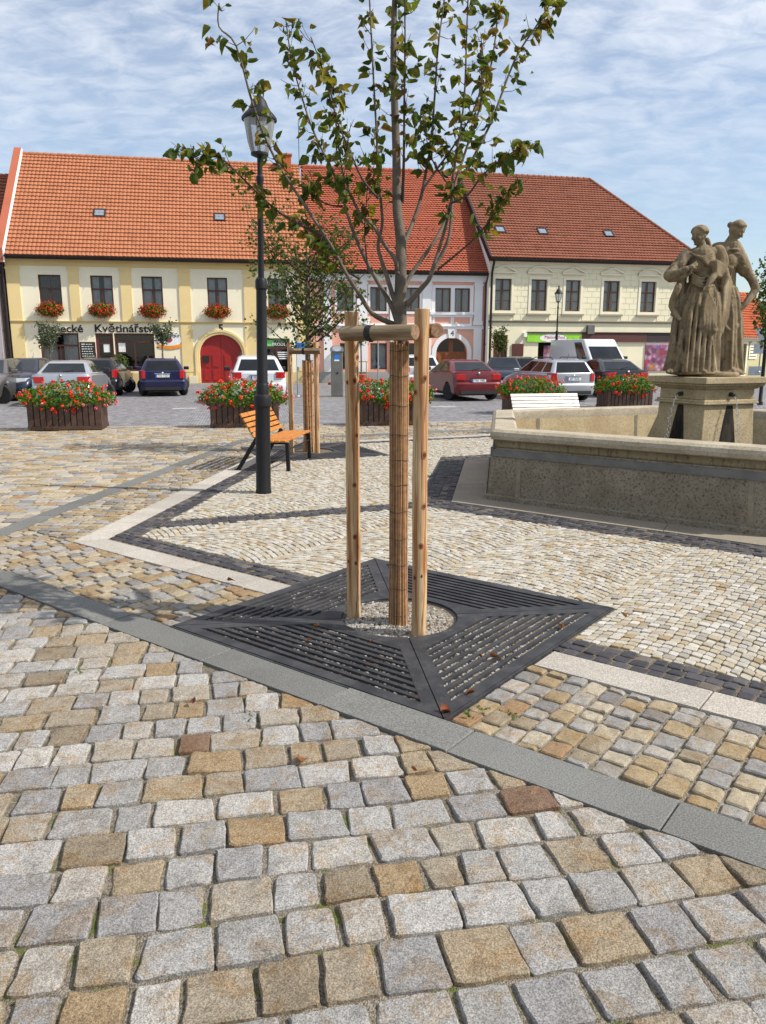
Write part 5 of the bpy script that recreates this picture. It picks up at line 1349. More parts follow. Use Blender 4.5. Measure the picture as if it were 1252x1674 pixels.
def skylight(fac, u, v, w, h, eave, ridge, parent):
    ey, ez = eave; ry, rz = ridge; L = math.hypot(ry-ey, rz-ez); sy, sz = (ry-ey)/L, (rz-ez)/L
    lo, hi = 0.0, 1.0                                        # slope fraction whose picture row is v
    for _ in range(30):
        m = (lo+hi)/2; x, z = fac.hit(u, v, -(ey + (ry-ey)*m))
        if z > ez + (rz-ez)*m: lo = m
        else: hi = m
    x, z = fac.hit(u, v, -(ey+(ry-ey)*lo)); c = Vector((x, ey+(ry-ey)*lo, ez+(rz-ez)*lo))
    M = Matrix(((1,0,0,c.x),(0,sy,-sz,c.y),(0,sz,sy,c.z),(0,0,0,1)))
    f = MB(); f.box(-w/2, w/2, -h/2, -h/2+0.06, 0, 0.13, 0, M); f.box(-w/2, w/2, h/2-0.06, h/2, 0, 0.13, 0, M); f.box(-w/2, -w/2+0.06, -h/2+.06, h/2-.06, 0, 0.128, 0, M); f.box(w/2-0.06, w/2, -h/2+.06, h/2-.06, 0, 0.128, 0, M)
    o = f.build('skylight', m_gutter, parent)
    MB().box(-w/2+.05, w/2-.05, -h/2+.05, h/2-.05, 0.0, 0.10, 0, M).build('pane', m_skyglass, o)
m_skyglass = simple('skylight_glass', hexc(120,135,150), 0.12, 0, 0.05, spec=0.8)
def moulding(fac, x0, x1, steps, mat, name='cornice'):
    """steps: (z0, z1, proud) stacked"""
    mb = MB()
    for z0, z1, p in steps: mb.box(x0, x1, -p, 0.0, z0, z1)
    return mb.build(name, mat, fac.root)

# ---- left house: florist
FL = Facade('florist_house', 'cream and yellow house with florist shop, red arched gate and orange roof', 'house', (-19.55, 41.5), (-4.12, 44.5))
W = FL.W; HE = FL.hit(420, 428)[1]
ups = [FL.rect(63.5,448.7,100.6,505), FL.rect(148.7,450.5,184.8,506), FL.rect(231.8,451.5,266,506), FL.rect(339,454,372,507), FL.rect(438,456,468,508)]
zw0 = sum(r_[2] for r_ in ups)/5; zw1 = sum(r_[3] for r_ in ups)/5
ups = [(a, b, zw0, zw1) for a, b, _, _ in ups]
sw1 = FL.rect(66.6,545.7,130,604); sw2 = FL.rect(188,545,253,607); dr = FL.rect(158,545,187,625); rs = FL.rect(432,553,474,612)
zb = 0.0
sw1 = (sw1[0], sw1[1], sw2[2], sw2[3]); dr = (dr[0], dr[1], 0.05, sw2[3]); rs = (rs[0], rs[1], 0.5, rs[3])
ga = FL.rect(327,547,396,627); ga = (ga[0], ga[1], 0.0, ga[3], ga[3]-(ga[1]-ga[0])/2*0.92)
zstr = FL.hit(200, 527)[1]
wall(FL.root, W, 0, HE, ups + [sw1, sw2, dr, rs], m_cream, 0.24, [ga])
for i, (a, b, c, d) in enumerate(ups): window(FL.root, a, b, c, d, m_frame, 0.10, 2, 0.60, 0, True, 0.07, i == 0, i)
for ip, (u0, u1) in enumerate(((5,33), (113,129.5), (197,215), (292,311), (398,419), (486,505))):
    a, b = FL.hit(u0, 470)[0], FL.hit(u1, 470)[0]; a = max(a, 0.0); b = min(b, W)
    mb = MB(); mb.box(a, b, -0.05, 0, zstr+0.06, HE-0.42); mb.box(a-0.04, b+0.04, -0.075, 0, HE-0.62, HE-0.52); ip not in (1,2) and mb.box(a, b, -0.045, 0, 0.62, zstr-0.06); mb.build('pilaster', m_yellow, FL.root)
moulding(FL, 0, W, [(HE-0.42, HE-0.24, 0.07), (HE-0.24, HE-0.10, 0.13), (HE-0.10, HE+0.02, 0.22)], m_yband)
moulding(FL, 0, W, [(zstr-0.05, zstr+0.02, 0.06), (zstr+0.02, zstr+0.05, 0.10)], m_yband, 'string_course')
for a, b in ((0, sw1[0]-0.02), (sw1[1]+.02, dr[0]-.02), (dr[1]+.02, ga[0]-0.25), (ga[1]+0.25, W)): FL.box('plinth', a, b, 0, 0.60, 0.03, m_yellow)
mb = MB()                                                            # gate surround
n = 18; rx = (ga[1]-ga[0])/2; mxx = (ga[0]+ga[1])/2; rz_ = ga[3]-ga[4]
for r0, r1, pr in ((0.02, 0.14, 0.05), (0.14, 0.26, 0.09)):
    vs = []
    pts = [(-1, 0.0)] + [(math.pi*i/n, 1) for i in range(n+1)] + [(-2, 0)]
    ring = []
    for r in (r0, r1):
        q = [(mxx-rx-r, 0.0)] + [(mxx-(rx+r)*math.cos(math.pi*i/n), ga[4]+(rz_+r)*math.sin(math.pi*i/n)) for i in range(n+1)] + [(mxx+rx+r, 0.0)]; ring.append(q)
    k = len(ring[0])
    for i in range(k-1):
        (xa,za),(xb,zb2),(xc,zc_),(xd,zd) = ring[0][i], ring[0][i+1], ring[1][i+1], ring[1][i]
        mb.add([(xa,-pr,za),(xb,-pr,zb2),(xc,-pr,zc_),(xd,-pr,zd),(xa,0,za),(xb,0,zb2),(xc,0,zc_),(xd,0,zd)], [(3,2,1,0),(0,1,5,4),(2,3,7,6)])
mb.build('gate_surround', m_yellow, FL.root)
def gate_leaf(fac, ga, mat, name, panels=True, glass=None, y=0.18):
    a, b, z0, z1, sp = ga; mx = (a+b)/2; n = 12; root = None
    for sgn in (-1, 1):
        arc = [(mx + sgn*(0.006 + (mx-a-0.006)*math.sin(math.pi/2*i/n)), sp + (z1-sp)*math.cos(math.pi/2*i/n)) for i in range(n+1)]
        pl = [(mx + sgn*0.006, z0+0.03)] + arc + [(mx + sgn*(mx-a), z0+0.03)]
        mb = MB(); vs = [(x, y, z) for x, z in pl] + [(x, y+0.06, z) for x, z in pl]; k = len(pl)
        f = [tuple(range(k)), tuple(range(2*k-1, k-1, -1))] + [(i, k+i, k+(i+1) % k, (i+1) % k) for i in range(k)]
        mb.add(vs, f if sgn > 0 else f); d = mb.build(name, mat, fac.root)
        if panels:
            wd = (mx-a); 
            for j, (f0, f1) in enumerate(((0.12,0.46),(0.54,0.88))):
                for zz0, zz1 in ((0.12,0.75),(0.85,1.55)):
                    xs = sorted((mx+sgn*wd*f0, mx+sgn*wd*f1)); p = MB(); p.box(xs[0], xs[1], y-0.02, y, zz0, zz1); p.box(xs[0]+.05, xs[1]-.05, y-0.035, y-0.02, zz0+.05, zz1-.05); p.build('panel', mat, d)
        if glass:
            q = [(mx + sgn*0.12, sp+0.08)] + [(mx + sgn*(0.12 + (wd_-0.22)*math.sin(math.pi/2*i/n)), sp + 0.08 + (z1-sp-0.2)*math.cos(math.pi/2*i/n)) for wd_ in ((mx-a),) for i in range(n+1)]
            MB().add([(x, y-0.004, z) for x, z in q], [tuple(range(len(q)))]).build('pane', glass, d)
gate_leaf(FL, ga, m_red_door, 'gate_leaf')
mb = MB(); x_, z_ = FL.hit(337, 587); mb.box(x_-0.2, x_+0.16, 0.05, 0.16, z_-0.16, z_+0.18); mb.build('letter_box', m_gutter, FL.root)
text('5', 'house_number', m_ink, FL.root, (FL.hit(361,537)[0], -0.012, FL.hit(361,537)[1]), 0.55, bold=0.015)
mb = MB(); gx = ga[0]-0.32; mb.box(gx-0.3, gx+0.12, -0.28, -0.05, 0, 0.42); mb.build('guard_stone', m_cream, FL.root)
# shop front joinery
window(FL.root, *sw1, m_frame, 0.10, 2, 0.68, 0, True, 0.09, False, 11, 'shop_window'); window(FL.root, *sw2, m_frame, 0.10, 2, 0.78, 0, False, 0.10, False, 12, 'shop_window')
dw = window(FL.root, dr[0], dr[1], dr[2], dr[3], m_frame, 0.10, 1, 0.80, 0, False, 0.16, False, 3, 'shop_door')
x_, z_ = FL.hit(174, 569); MB().box(x_-0.16, x_+0.16, 0.105, 0.118, z_-0.22, z_+0.22).build('notice', m_wsign, dw)
x_, z_ = FL.hit(173, 597); MB().box(x_-0.13, x_+0.13, 0.105, 0.118, z_-0.2, z_+0.2).build('notice', m_wsign, dw)
x_, z_ = FL.hit(199, 568); MB().box(x_-0.18, x_+0.18, 0.11, 0.122, z_-0.24, z_+0.24).build('notice', m_wsign, FL.root)
window(FL.root, *rs, m_frame, 0.10, 2, 0.72, 0, False, 0.09, False, 14, 'shop_window')
tx = FL.hit(449, 558); 
for s_, uu, vv, mm in (('VÝROBNA', 462, 557, m_tgreen), ('PRODEJNA', 462, 563, m_wsign)):
    x_, z_ = FL.hit(uu, vv); text(s_, 'lettering', mm, FL.root, (x_, 0.10, z_), 0.24)
x_, z_ = FL.hit(440, 560); MB().box(x_-0.25, x_+0.25, 0.112, 0.125, z_-0.2, z_+0.2).build('green_sign', m_tgreen, FL.root)
for k in range(4): x_, z_ = FL.hit(462, 576+3.4*k); MB().box(x_-0.34+0.05*k, x_+0.34-0.04*k, 0.112, 0.12, z_-0.03, z_+0.03).build('window_print', m_wsign, FL.root)
x_, z_ = FL.hit(143.5, 572); mb = MB(); mb.box(x_-0.40, x_+0.40, -0.03, 0, z_-0.46, z_+0.42); cb = mb.build('chalkboard', m_frame, FL.root); mb = MB(); mb.box(x_-0.35, x_+0.35, -0.036, -0.031, z_-0.41, z_+0.37); mb.build('slate', m_board, cb)
rq = random.Random(2); mb = MB()
for k in range(6):
    z2 = z_+0.28-k*0.125; xx = x_-0.30
    while xx < x_+0.26: l = rq.uniform(0.04,0.12); mb.box(xx, xx+l, -0.040, -0.037, z2, z2+rq.uniform(0.02,0.045)); xx += l+rq.uniform(0.02,0.05)
mb.build('chalk_writing', m_wsign, cb)['kind'] = 'stuff'
for s_, u0, u1 in (('Zámecké', 61.4, 136), ('Květinářství', 153.8, 254.5)):
    xa, z_ = FL.hit(u0, 538); xb, _ = FL.hit(u1, 538)
    o = text(s_, 'shop_lettering', m_ink, FL.root, ((xa+xb)/2, -0.02, z_+0.02), 0.56, bold=0.012); bpy.context.view_layer.update(); o.scale[0] = (xb-xa)/max(0.1, o.dimensions[0])
x_, z_ = FL.hit(277, 557); mb = MB(); lo_ = thing  # oval logo board
rxx, rzz = 0.68, 0.42
pts = [(x_+rxx*math.cos(2*math.pi*i/32), z_+0.05+rzz*math.sin(2*math.pi*i/32)) for i in range(32)]
mb.add([(a, -0.03, b) for a, b in pts] + [(a, 0.0, b) for a, b in pts], [tuple(range(32))] + [(i, 32+i, 32+(i+1) % 32, (i+1) % 32) for i in range(32)]); ov = mb.build('oval_sign', m_wsign, FL.root)
pts2 = [(x_+rxx*0.96*math.cos(2*math.pi*i/32), z_+0.05+rzz*0.95*math.sin(2*math.pi*i/32)) for i in range(32)]
mb = MB(); mb.add([(a,-0.0325,b) for a,b in pts] + [(a,-0.0325,b) for a,b in pts2], [(i,(i+1)%32,32+(i+1)%32,32+i) for i in range(32)]); mb.build('sign_rim', m_bsign, ov)
text('Květinka', 'lettering', m_bsign, ov, (x_+0.04, -0.036, z_+0.27), 0.26, shear=0.2)
mb = MB()
for k in range(9): a = k*0.7; mb.lathe([(0.001,0),(0.07,0.005)], 8, (0,0,0)); 
mb = MB()
for k in range(10):
    a = 2*math.pi*k/9; cx_, cz_ = (x_-0.02+0.10*math.cos(a), z_+0.06+0.10*math.sin(a)) if k < 9 else (x_-0.02, z_+0.06)
    mb.add([(cx_+0.075*math.cos(j*1.047), -0.034-0.0006*k, cz_+0.075*math.sin(j*1.047)) for j in range(6)], [tuple(range(6))])
mb.build('flower_emblem', m_rsign, ov)
mb = MB(); rib = []
for i in range(13): f = i/12; rib.append((x_-0.62+1.24*f, z_-0.26-0.10*math.sin(math.pi*f)))
mb.add([(a,-0.04,b-0.09) for a,b in rib] + [(a,-0.04,b+0.09) for a,b in rib], [(i,i+1,14+i,13+i) for i in range(12)]); mb.build('ribbon', m_osign, ov)
# roof
eL, rL = (-0.42, HE+0.02), (5.5, FL.hit(300, 264, -5.5)[1])
rf = roof(FL.root, lambda f: 0.12, lambda f: W+0.05, eL, rL, 27, 0.205, m_tile_o, 0.03, seed=1)
gutter(FL.root, 0.1, W+0.1, -0.48, HE+0.02)
for u, v in ((163,350), (359,357)): skylight(FL, u, v, 0.62, 0.62, eL, rL, rf)
mb = MB(); mb.box(0, W, 0.02, 0.0201, 0, 0.01); 
pv = MB()                                                              # raised verge at the left end
for (xa, xb, lift, mi) in ((-0.32, 0.06, 0.34, 0), (0.06, 0.12, 0.28, 1)):
    vs = []
    for (yy, zz) in (eL, rL):
        for x in (xa, xb): vs += [(x, yy-0.05, zz-0.35), (x, yy-0.05, zz+lift)]
    pv.add(vs, [(0,2,3,1), (4,5,7,6), (1,3,7,5), (0,1,5,4), (2,6,7,3)], mi)
pv.build('verge', [m_tile_r, m_white], FL.root)
gb = MB(); 
for x in (0.0, W): gb.add([(x,0,0),(x,11,0),(x,11,HE),(x,5.5,rL[1]-0.1),(x,0,HE)], [(0,1,2,3,4)])
gb.add([(0,11,0),(W,11,0),(W,11,HE),(0,11,HE)], [(0,1,2,3)]); gb.add([(0,5.5,rL[1]-0.02),(W,5.5,rL[1]-0.02),(W,11.4,HE),(0,11.4,HE)], [(0,1,2,3)], 1); gb.build('gable_wall', [m_cream, m_tile_o], FL.root)
dp = MB(); dp.tube([(-0.12,-0.12,HE-0.1),(-0.12,-0.10,0.1)], 0.06, 8); dp.build('downpipe', m_gutter, FL.root)
cx_, cz_ = FL.hit(468, 266, -5.4); mb = MB(); mb.box(cx_-0.30, cx_+0.25, 4.9, 5.6, cz_-1.2, cz_+0.30); mb.box(cx_-0.36, cx_+0.31, 4.84, 5.66, cz_+0.31, cz_+0.40); ch = mb.build('chimney', m_tile_v, FL.root)
mb = MB(); mb.tube([FL.hit(489,272,-5.4)[0:1]+(5.4, cz_-0.5), FL.hit(489,272,-5.4)[0:1]+(5.4, FL.hit(489,196,-5.4)[1])], 0.02, 5); mb.build('mast', m_gutter, FL.root)

# ---- middle house: pink and white
FM = Facade('pink_house', 'pink and white house number 4 with arched oak gate and red roof', 'house', (-4.08, 44.52), (6.0, 46.2))
W = FM.W; HE = FM.hit(794, 447)[1]
vw0, vw1 = FM.hit(740, 510)[1], FM.hit(740, 471)[1]
wx = lambda u: FM.hit(u, 490)[0]
ups = [(wx(a), wx(b), vw0, vw1) for a, b in ((551,578),(605,632),(659,686),(711.3,736.6),(743,768))]
gz = FM.hit(738, 552)[1]; gx0, gx1 = FM.hit(712.7, 580)[0], FM.hit(763, 580)[0]; ga = (gx0, gx1, 0.0, gz, gz-(gx1-gx0)/2*0.95)
lw = [(FM.hit(a,580)[0], FM.hit(b,580)[0], FM.hit(620,604)[1], FM.hit(620,561)[1]) for a, b in ((556,579),(605.5,632.6),(655,682))]
wall(FM.root, W, 0, HE, ups + lw, m_pink, 0.2, [ga])
for i, q in enumerate(ups): window(FM.root, *q, m_frame2, 0.10, 2, 0, 0, True, 0.06, False, 20+i)
for i, q in enumerate(lw): window(FM.root, *q, m_frame2, 0.10, 1, 0, 0, i == 1, 0.07, False, 30+i, 'shop_window')
zs_ = FM.hit(740, 535)[1]; P1 = 0.05
def surround(fac, q, w, proud, mat, sill=0.0):
    a, b, c, d = q; mb = MB(); mb.box(a-w, a, -proud, 0, c, d); mb.box(b, b+w, -proud, 0, c, d); mb.box(a-w, b+w, -proud-0.002, 0, d, d+w); mb.box(a-w, b+w, -proud-0.002, 0, c-w, c)
    o = mb.build('window_surround', mat, fac.root)
    if sill: MB().box(a-w-0.08, b+w+0.08, -sill, 0, c-w-0.10, c-w-0.002).build('sill', m_sillst, fac.root)
for q in ups[:3]: surround(FM, q, 0.13, P1, m_white)
a, b = ups[3], ups[4]
mb = MB(); mb.box(a[0]-0.2, a[0], -P1, 0, vw0, vw1); mb.box(a[1], b[0], -P1, 0, vw0, vw1); mb.box(b[1], b[1]+0.2, -P1, 0, vw0, vw1); mb.box(a[0]-0.2, b[1]+0.2, -P1-.002, 0, vw1, vw1+0.16); mb.box(a[0]-0.3, b[1]+0.3, -0.14, 0, vw0-0.16, vw0); mb.box(a[0]-0.2, b[1]+0.2, -P1-.002, 0, vw0-0.30, vw0-0.162); mb.build('window_surround', m_white, FM.root)
for q in ups:                                                             # framed panel under each window
    mb = MB(); c = q[2]; mb.box(q[0]-0.13, q[0]-0.02, -0.04, 0, zs_+0.20, c-0.31); mb.box(q[1]+0.02, q[1]+0.13, -0.04, 0, zs_+0.20, c-0.31); mb.box(q[0]-0.13, q[1]+0.13, -0.041, 0, zs_+0.08, zs_+0.20); mb.build('apron_frame', m_white, FM.root)
for u0, u1 in ((528,541),(583,600),(637,655),(690,705),(775,788)):
    x0, x1 = wx(u0), wx(u1); mb = MB(); mb.box(x0, x1, -0.10, 0, zs_+0.11, HE-0.50); mb.box(x0-0.05, x1+0.05, -0.13, 0, zs_+0.11, zs_+0.35); mb.box(x0-0.05, x1+0.05, -0.14, 0, HE-0.70, HE-0.60); mb.box(x0, x1, -0.09, 0, 0.58, zs_-0.11); mb.build('pilaster', m_white, FM.root)
moulding(FM, 0, W, [(HE-0.50, HE-0.36, 0.09), (HE-0.36, HE-0.20, 0.12), (HE-0.20, HE-0.08, 0.20), (HE-0.08, HE+0.0, 0.28)], m_white)
moulding(FM, 0, W, [(zs_-0.11, zs_+0.04, 0.09), (zs_+0.04, zs_+0.08, 0.14)], m_white, 'string_course')
for a, b in ((0, gx0-0.32), (gx1+0.32, W)): FM.box('plinth', a, b, 0, 0.58, 0.05, m_plinth)
mb = MB(); n = 18; rx = (gx1-gx0)/2; mxx = (gx0+gx1)/2; rz_ = ga[3]-ga[4]; ring = []
for r in (0.01, 0.26): ring.append([(mxx-rx-r, 0.0)] + [(mxx-(rx+r)*math.cos(math.pi*i/n), ga[4]+(rz_+r)*math.sin(math.pi*i/n)) for i in range(n+1)] + [(mxx+rx+r, 0.0)])
for i in range(len(ring[0])-1):
    (xa,za),(xb,zb2),(xc,zc_),(xd,zd) = ring[0][i], ring[0][i+1], ring[1][i+1], ring[1][i]; pr = 0.08
    mb.add([(xa,-pr,za),(xb,-pr,zb2),(xc,-pr,zc_),(xd,-pr,zd),(xa,0,za),(xb,0,zb2),(xc,0,zc_),(xd,0,zd)], [(3,2,1,0),(0,1,5,4),(2,3,7,6)])
mb.build('gate_surround', m_white, FM.root)
mb = MB(); mb.add([(mxx-0.2,-0.12,gz-0.03),(mxx+0.2,-0.12,gz-0.03),(mxx+0.28,-0.12,zs_-0.115),(mxx-0.28,-0.12,zs_-0.115),(mxx-0.2,0,gz-0.03),(mxx+0.2,0,gz-0.03),(mxx+0.28,0,zs_-0.115),(mxx-0.28,0,zs_-0.115)], [(0,1,2,3),(0,4,5,1),(1,5,6,2),(3,7,4,0)]); mb.build('keystone', m_white, FM.root)
text('4', 'house_number', m_ink, FM.root, (mxx, -0.126, (gz+zs_)/2-0.06), 0.46)
gate_leaf(FM, ga, m_oak, 'gate_leaf', True, simple('dark_pane', hexc(38,32,30), 0.15))
eM, rM = (-0.45, HE+0.0), (5.5, FM.hit(700, 281, -5.5)[1])
rf = roof(FM.root, lambda f: -0.02, lambda f: W-0.02, eM, rM, 48, 0.19, m_tile_r, 0, seed=2, flat=True, step=4)
gutter(FM.root, 0.0, W-0.05, -0.52, HE-0.02)
gb = MB(); 
for x in (0.02, W-0.02): gb.add([(x,0,0),(x,11,0),(x,11,HE),(x,5.5,rM[1]-0.1),(x,0,HE)], [(0,1,2,3,4)])
gb.add([(0,5.5,rM[1]-0.02),(W,5.5,rM[1]-0.02),(W,11.4,HE),(0,11.4,HE)], [(0,1,2,3)], 1); gb.build('gable_wall', [m_white, m_tile_r], FM.root)
dp = MB(); dp.tube([(W-0.05,-0.5,HE-0.1),(W-0.10,-0.2,HE-0.6),(W-0.10,-0.16,0.1)], 0.065, 8); dp.build('downpipe', m_frame, FM.root)
sgd = MB()
for k in range(4):                                                        # snow hooks
    f = 0.12+0.09*k
    for i in range(24): x = 0.3+i*0.41+(k%2)*0.2; y = eM[0]+(rM[0]-eM[0])*f; z = eM[1]+(rM[1]-eM[1])*f; sgd.box(x-0.04, x+0.04, y-0.06, y, z+0.05, z+0.14)
sgd.build('snow_hooks', m_tile_b, rf)['kind'] = 'stuff'

# ---- right house: pale yellow with pediments
FR = Facade('grocery_house', 'pale yellow house with window pediments, green shop sign and hipped roof', 'house', (6.06, 45.6), (18.9, 48.35))
W = FR.W; HE = FR.hit(830, 424)[1]
zw1, zw0 = FR.hit(940, 458)[1], FR.hit(940, 509)[1]
ups = [(FR.hit(a,480)[0], FR.hit(b,480)[0], zw0, zw1) for a, b in ((808.8,835.6),(867.7,894),(924,948.6),(986,1012.4),(1047,1071.7),(1106,1130))]
gd = [(FR.hit(806,580)[0], FR.hit(829,580)[0], 0.0, FR.hit(818,548)[1]), (FR.hit(879,580)[0], FR.hit(906,580)[0], 0.0, FR.hit(890,560)[1])]
wall(FR.root, W, 0, HE, ups + gd, m_pale, 0.2)
zs2 = FR.hit(930, 527)[1]
for i, q in enumerate(ups):
    window(FR.root, *q, m_frame2, 0.11, 2, 0.64, 1, True, 0.055, False, 40+i); surround(FR, q, 0.15, 0.05, m_pale2, 0.14)
    a, b, c, d = q; zt = d+0.30; mb = MB(); mb.box(a-0.26, b+0.26, -0.14, 0, zt, zt+0.07)
    if i in (1, 4):
        n = 10; hw = (b-a)/2+0.26; mx = (a+b)/2
        for (h0, h1, pr) in ((0.30, 0.38, 0.16),):
            vs = []
            for k in range(n+1):
                f = -1+2*k/n; z = zt+0.07+0.30*(1-f*f); vs += [(mx+hw*f,-pr,z),(mx+hw*f,-pr,z+0.08),(mx+hw*f,0,z),(mx+hw*f,0,z+0.08)]
            fs = []
            for k in range(n): p = 4*k; fs += [(p,p+4,p+5,p+1),(p+1,p+5,p+7,p+3),(p,p+2,p+6,p+4)]
            mb.add(vs, fs)
            mb.add([(mx+hw*(-1+2*k/n),-0.03,zt+0.07+(0.30*(1-(-1+2*k/n)**2))) for k in range(n+1)], [tuple(range(n,-1,-1))])
    else:
        mx = (a+b)/2; hw = (b-a)/2+0.26
        for sgn in (-1, 1): mb.bar((mx+sgn*hw,-0.08,zt+0.09), (mx,-0.08,zt+0.42), 0.16, 0.08, (0,0,1))
        mb.add([(mx-hw,-0.03,zt+0.07),(mx+hw,-0.03,zt+0.07),(mx,-0.03,zt+0.40)], [(0,1,2)])
    mb.build('pediment', m_pale2, FR.root)
moulding(FR, 0, W, [(HE-0.42, HE-0.28, 0.06), (HE-0.28, HE-0.12, 0.12), (HE-0.12, HE+0.0, 0.24)], m_pale2)
moulding(FR, 0, W, [(zs2-0.04, zs2+0.04, 0.06), (zs2+0.04, zs2+0.08, 0.12)], m_sillst, 'string_course')
FR.box('plinth', gd[0][1]+0.05, gd[1][0]-0.05, 0, 0.55, 0.04, m_plinth)
# ashlar blocks of the upper floor
RB = random.Random(9); bh = 0.335; nb_ = 0; z = zs2+0.10; zr = 0
while z < HE-0.5:
    z1_ = min(z+bh, HE-0.43); free = [(0.30, W-0.02)]
    for q in ups:
        ex = (q[0]-0.16, q[1]+0.16) if z1_ < q[3]+0.16 else (q[0]-0.27, q[1]+0.27)
        if z1_ > q[2]-0.26 and z < q[3]+0.80: free = [g for f in free for g in ((f[0], min(f[1], ex[0])), (max(f[0], ex[1]), f[1])) if g[1]-g[0] > 0.1]
    for f in free:
        k = max(1, int(round((f[1]-f[0])/0.58))); sh = 0.5 if zr % 2 else 0.0
        cuts = sorted({f[0], f[1]} | {f[0]+(f[1]-f[0])*(i+sh)/k for i in range(k+1) if 0.04 < (i+sh)/k < 0.96})
        for x, x1 in zip(cuts, cuts[1:]):
            if nb_ < 296: MB().box(x+0.014, x1-0.014, -0.022, 0.0, z+0.014, z1_-0.014).build('ashlar_block', m_pale, FR.root); nb_ += 1
    z += bh; zr += 1
# shop fascia
def fascia(u0, u1, v0, v1, mat, name, pr=0.10):
    a, b = FR.hit(u0,550)[0], FR.hit(u1,550)[0]; c, d = FR.hit((u0+u1)/2,v1)[1], FR.hit((u0+u1)/2,v0)[1]
    return MB().box(a, b, -pr, 0, c, d).build(name, mat, FR.root), (a,b,c,d)
gs, q = fascia(861, 950, 546.5, 559, m_gsign, 'shop_sign'); mx, mz = (q[0]+q[1])/2, (q[2]+q[3])/2
mb = MB(); mb.add([(mx-0.1+0.85*math.cos(2*math.pi*i/28), -0.104, mz+0.235*math.sin(2*math.pi*i/28)) for i in range(28)], [tuple(range(28))]); mb.build('sign_oval', m_wsign, gs)
text('Maloobchod', 'lettering', m_rsign, gs, (mx+0.0, -0.108, mz+0.05), 0.26); text('potraviny', 'lettering', m_tgreen, gs, (mx+0.05, -0.108, mz-0.13), 0.15)
mb = MB(); x_ = q[1]-0.12; mb.box(x_-0.03, x_+0.03, -0.104, -0.101, mz-0.1, mz+0.1); mb.build('sign_mark', m_rsign, gs)
fascia(950.4, 1056, 545, 559, m_brsign, 'shop_sign', 0.11); fascia(1056.4, 1140, 545, 559, m_dksign, 'shop_sign', 0.10)
mb = MB(); a, b = FR.hit(861,545)[0], FR.hit(1140,545)[0]; zf = FR.hit(950,545.5)[1]; mb.box(a, b, -0.16, 0, zf+0.04, zf+0.09); mb.build('sign_canopy', m_gutter, FR.root)
def postermat():
    t = NT('fruit_poster'); v = t.coord('Object'); n = t.voro(3.2, v, 'F1', 'Color'); s_ = t.new('ShaderNodeSeparateColor'); t.l.new(n, s_.inputs[0])
    d = t.voro(3.2, v, 'F1', 'Distance')
    c = t.ramp(s_.outputs[0], [(0,hexc(96,48,84)),(0.2,hexc(176,120,150)),(0.38,hexc(214,170,190)),(0.55,hexc(120,60,90)),(0.68,hexc(232,160,40)),(0.78,hexc(200,30,50)),(0.88,hexc(150,90,120)),(1,hexc(222,196,206))])
    c = t.mix(t.rng(d, 0.1, 0.5, 0, 0.6), c, (0.10,0.03,0.06))
    sp = t.new('ShaderNodeSeparateXYZ'); t.l.new(v, sp.inputs[0]); c = t.mix(t.rng(sp.outputs[2], 2.05, 2.35), c, hexc(232,214,226))
    return t.fin(c, 0.5)
m_poster = postermat()
for u0, u1, v0, v1 in ((1054,1108,561,606), (889,905,565,592)):
    a, b = FR.hit(u0,580)[0], FR.hit(u1,580)[0]; c, d = FR.hit((u0+u1)/2,v1)[1], FR.hit((u0+u1)/2,v0)[1]; y_ = -0.06 if u0 > 1000 else 0.05
    MB().box(a, b, y_, y_+0.05, c, d).build('fruit_poster', m_poster, FR.root)
    if u0 > 1000: text('ZDRAVĚ', 'lettering', simple('poster_lilac', hexc(150,140,200), 0.5), FR.root, ((a+b)/2, y_-0.006, d-0.22), 0.26)
a, b = FR.hit(837,570)[0], FR.hit(855,570)[0]; MB().box(a, b, -0.07, 0, FR.hit(846,582)[1], FR.hit(846,562)[1]).build('notice_case', m_frame, FR.root); MB().box(a+0.05, b-0.02, -0.07, 0, 0.3, FR.hit(846,584)[1]).build('cabinet_door', m_frame2, FR.root)
MB().box(gd[0][0], gd[0][1], 0.14, 0.18, 0, gd[0][3]).build('door', m_frame, FR.root)
a, b = FR.hit(958,537)[0], FR.hit(969,537)[0]; MB().box(a, b, -0.25, 0, FR.hit(963,546)[1], FR.hit(963,532)[1]).build('air_vent', m_steel, FR.root)
a = FR.hit(857,547)[0]; MB().box(a-0.09, a+0.09, -0.2, 0, FR.hit(857,551)[1], FR.hit(857,544)[1]).build('alarm_box', m_wsign, FR.root)
eR = (-0.45, HE+0.02); rR = (6.0, FR.hit(880, 290, -6.0)[1]); xe = FR.hit(962, 293, -6.0)[0]
rf = roof(FR.root, lambda f: -0.10, lambda f: W+0.45+(xe-W-0.45)*f, eR, rR, 34, 0.21, m_tile_b, 0.03, seed=3)
gutter(FR.root, -0.15, W+0.5, -0.52, HE+0.0)
for u, v in ((817,377),(886,380),(994,384)): skylight(FR, u, v, 0.6, 0.6, eR, rR, rf)
hp = MB(); n = 26
for i in range(n):
    f0, f1 = i/n, (i+1)/n; p = Vector((W+0.45+(xe-W-0.45)*f0, eR[0]+(rR[0]-eR[0])*f0, eR[1]+(rR[1]-eR[1])*f0+0.05)); q = Vector((W+0.45+(xe-W-0.45)*f1, eR[0]+(rR[0]-eR[0])*f1, eR[1]+(rR[1]-eR[1])*f1+0.06)); hp.tube([p, q], [0.13, 0.11], 7, True, 0, RB.random())
hp.build('hip_tiles', m_tile_b, rf)['kind'] = 'stuff'
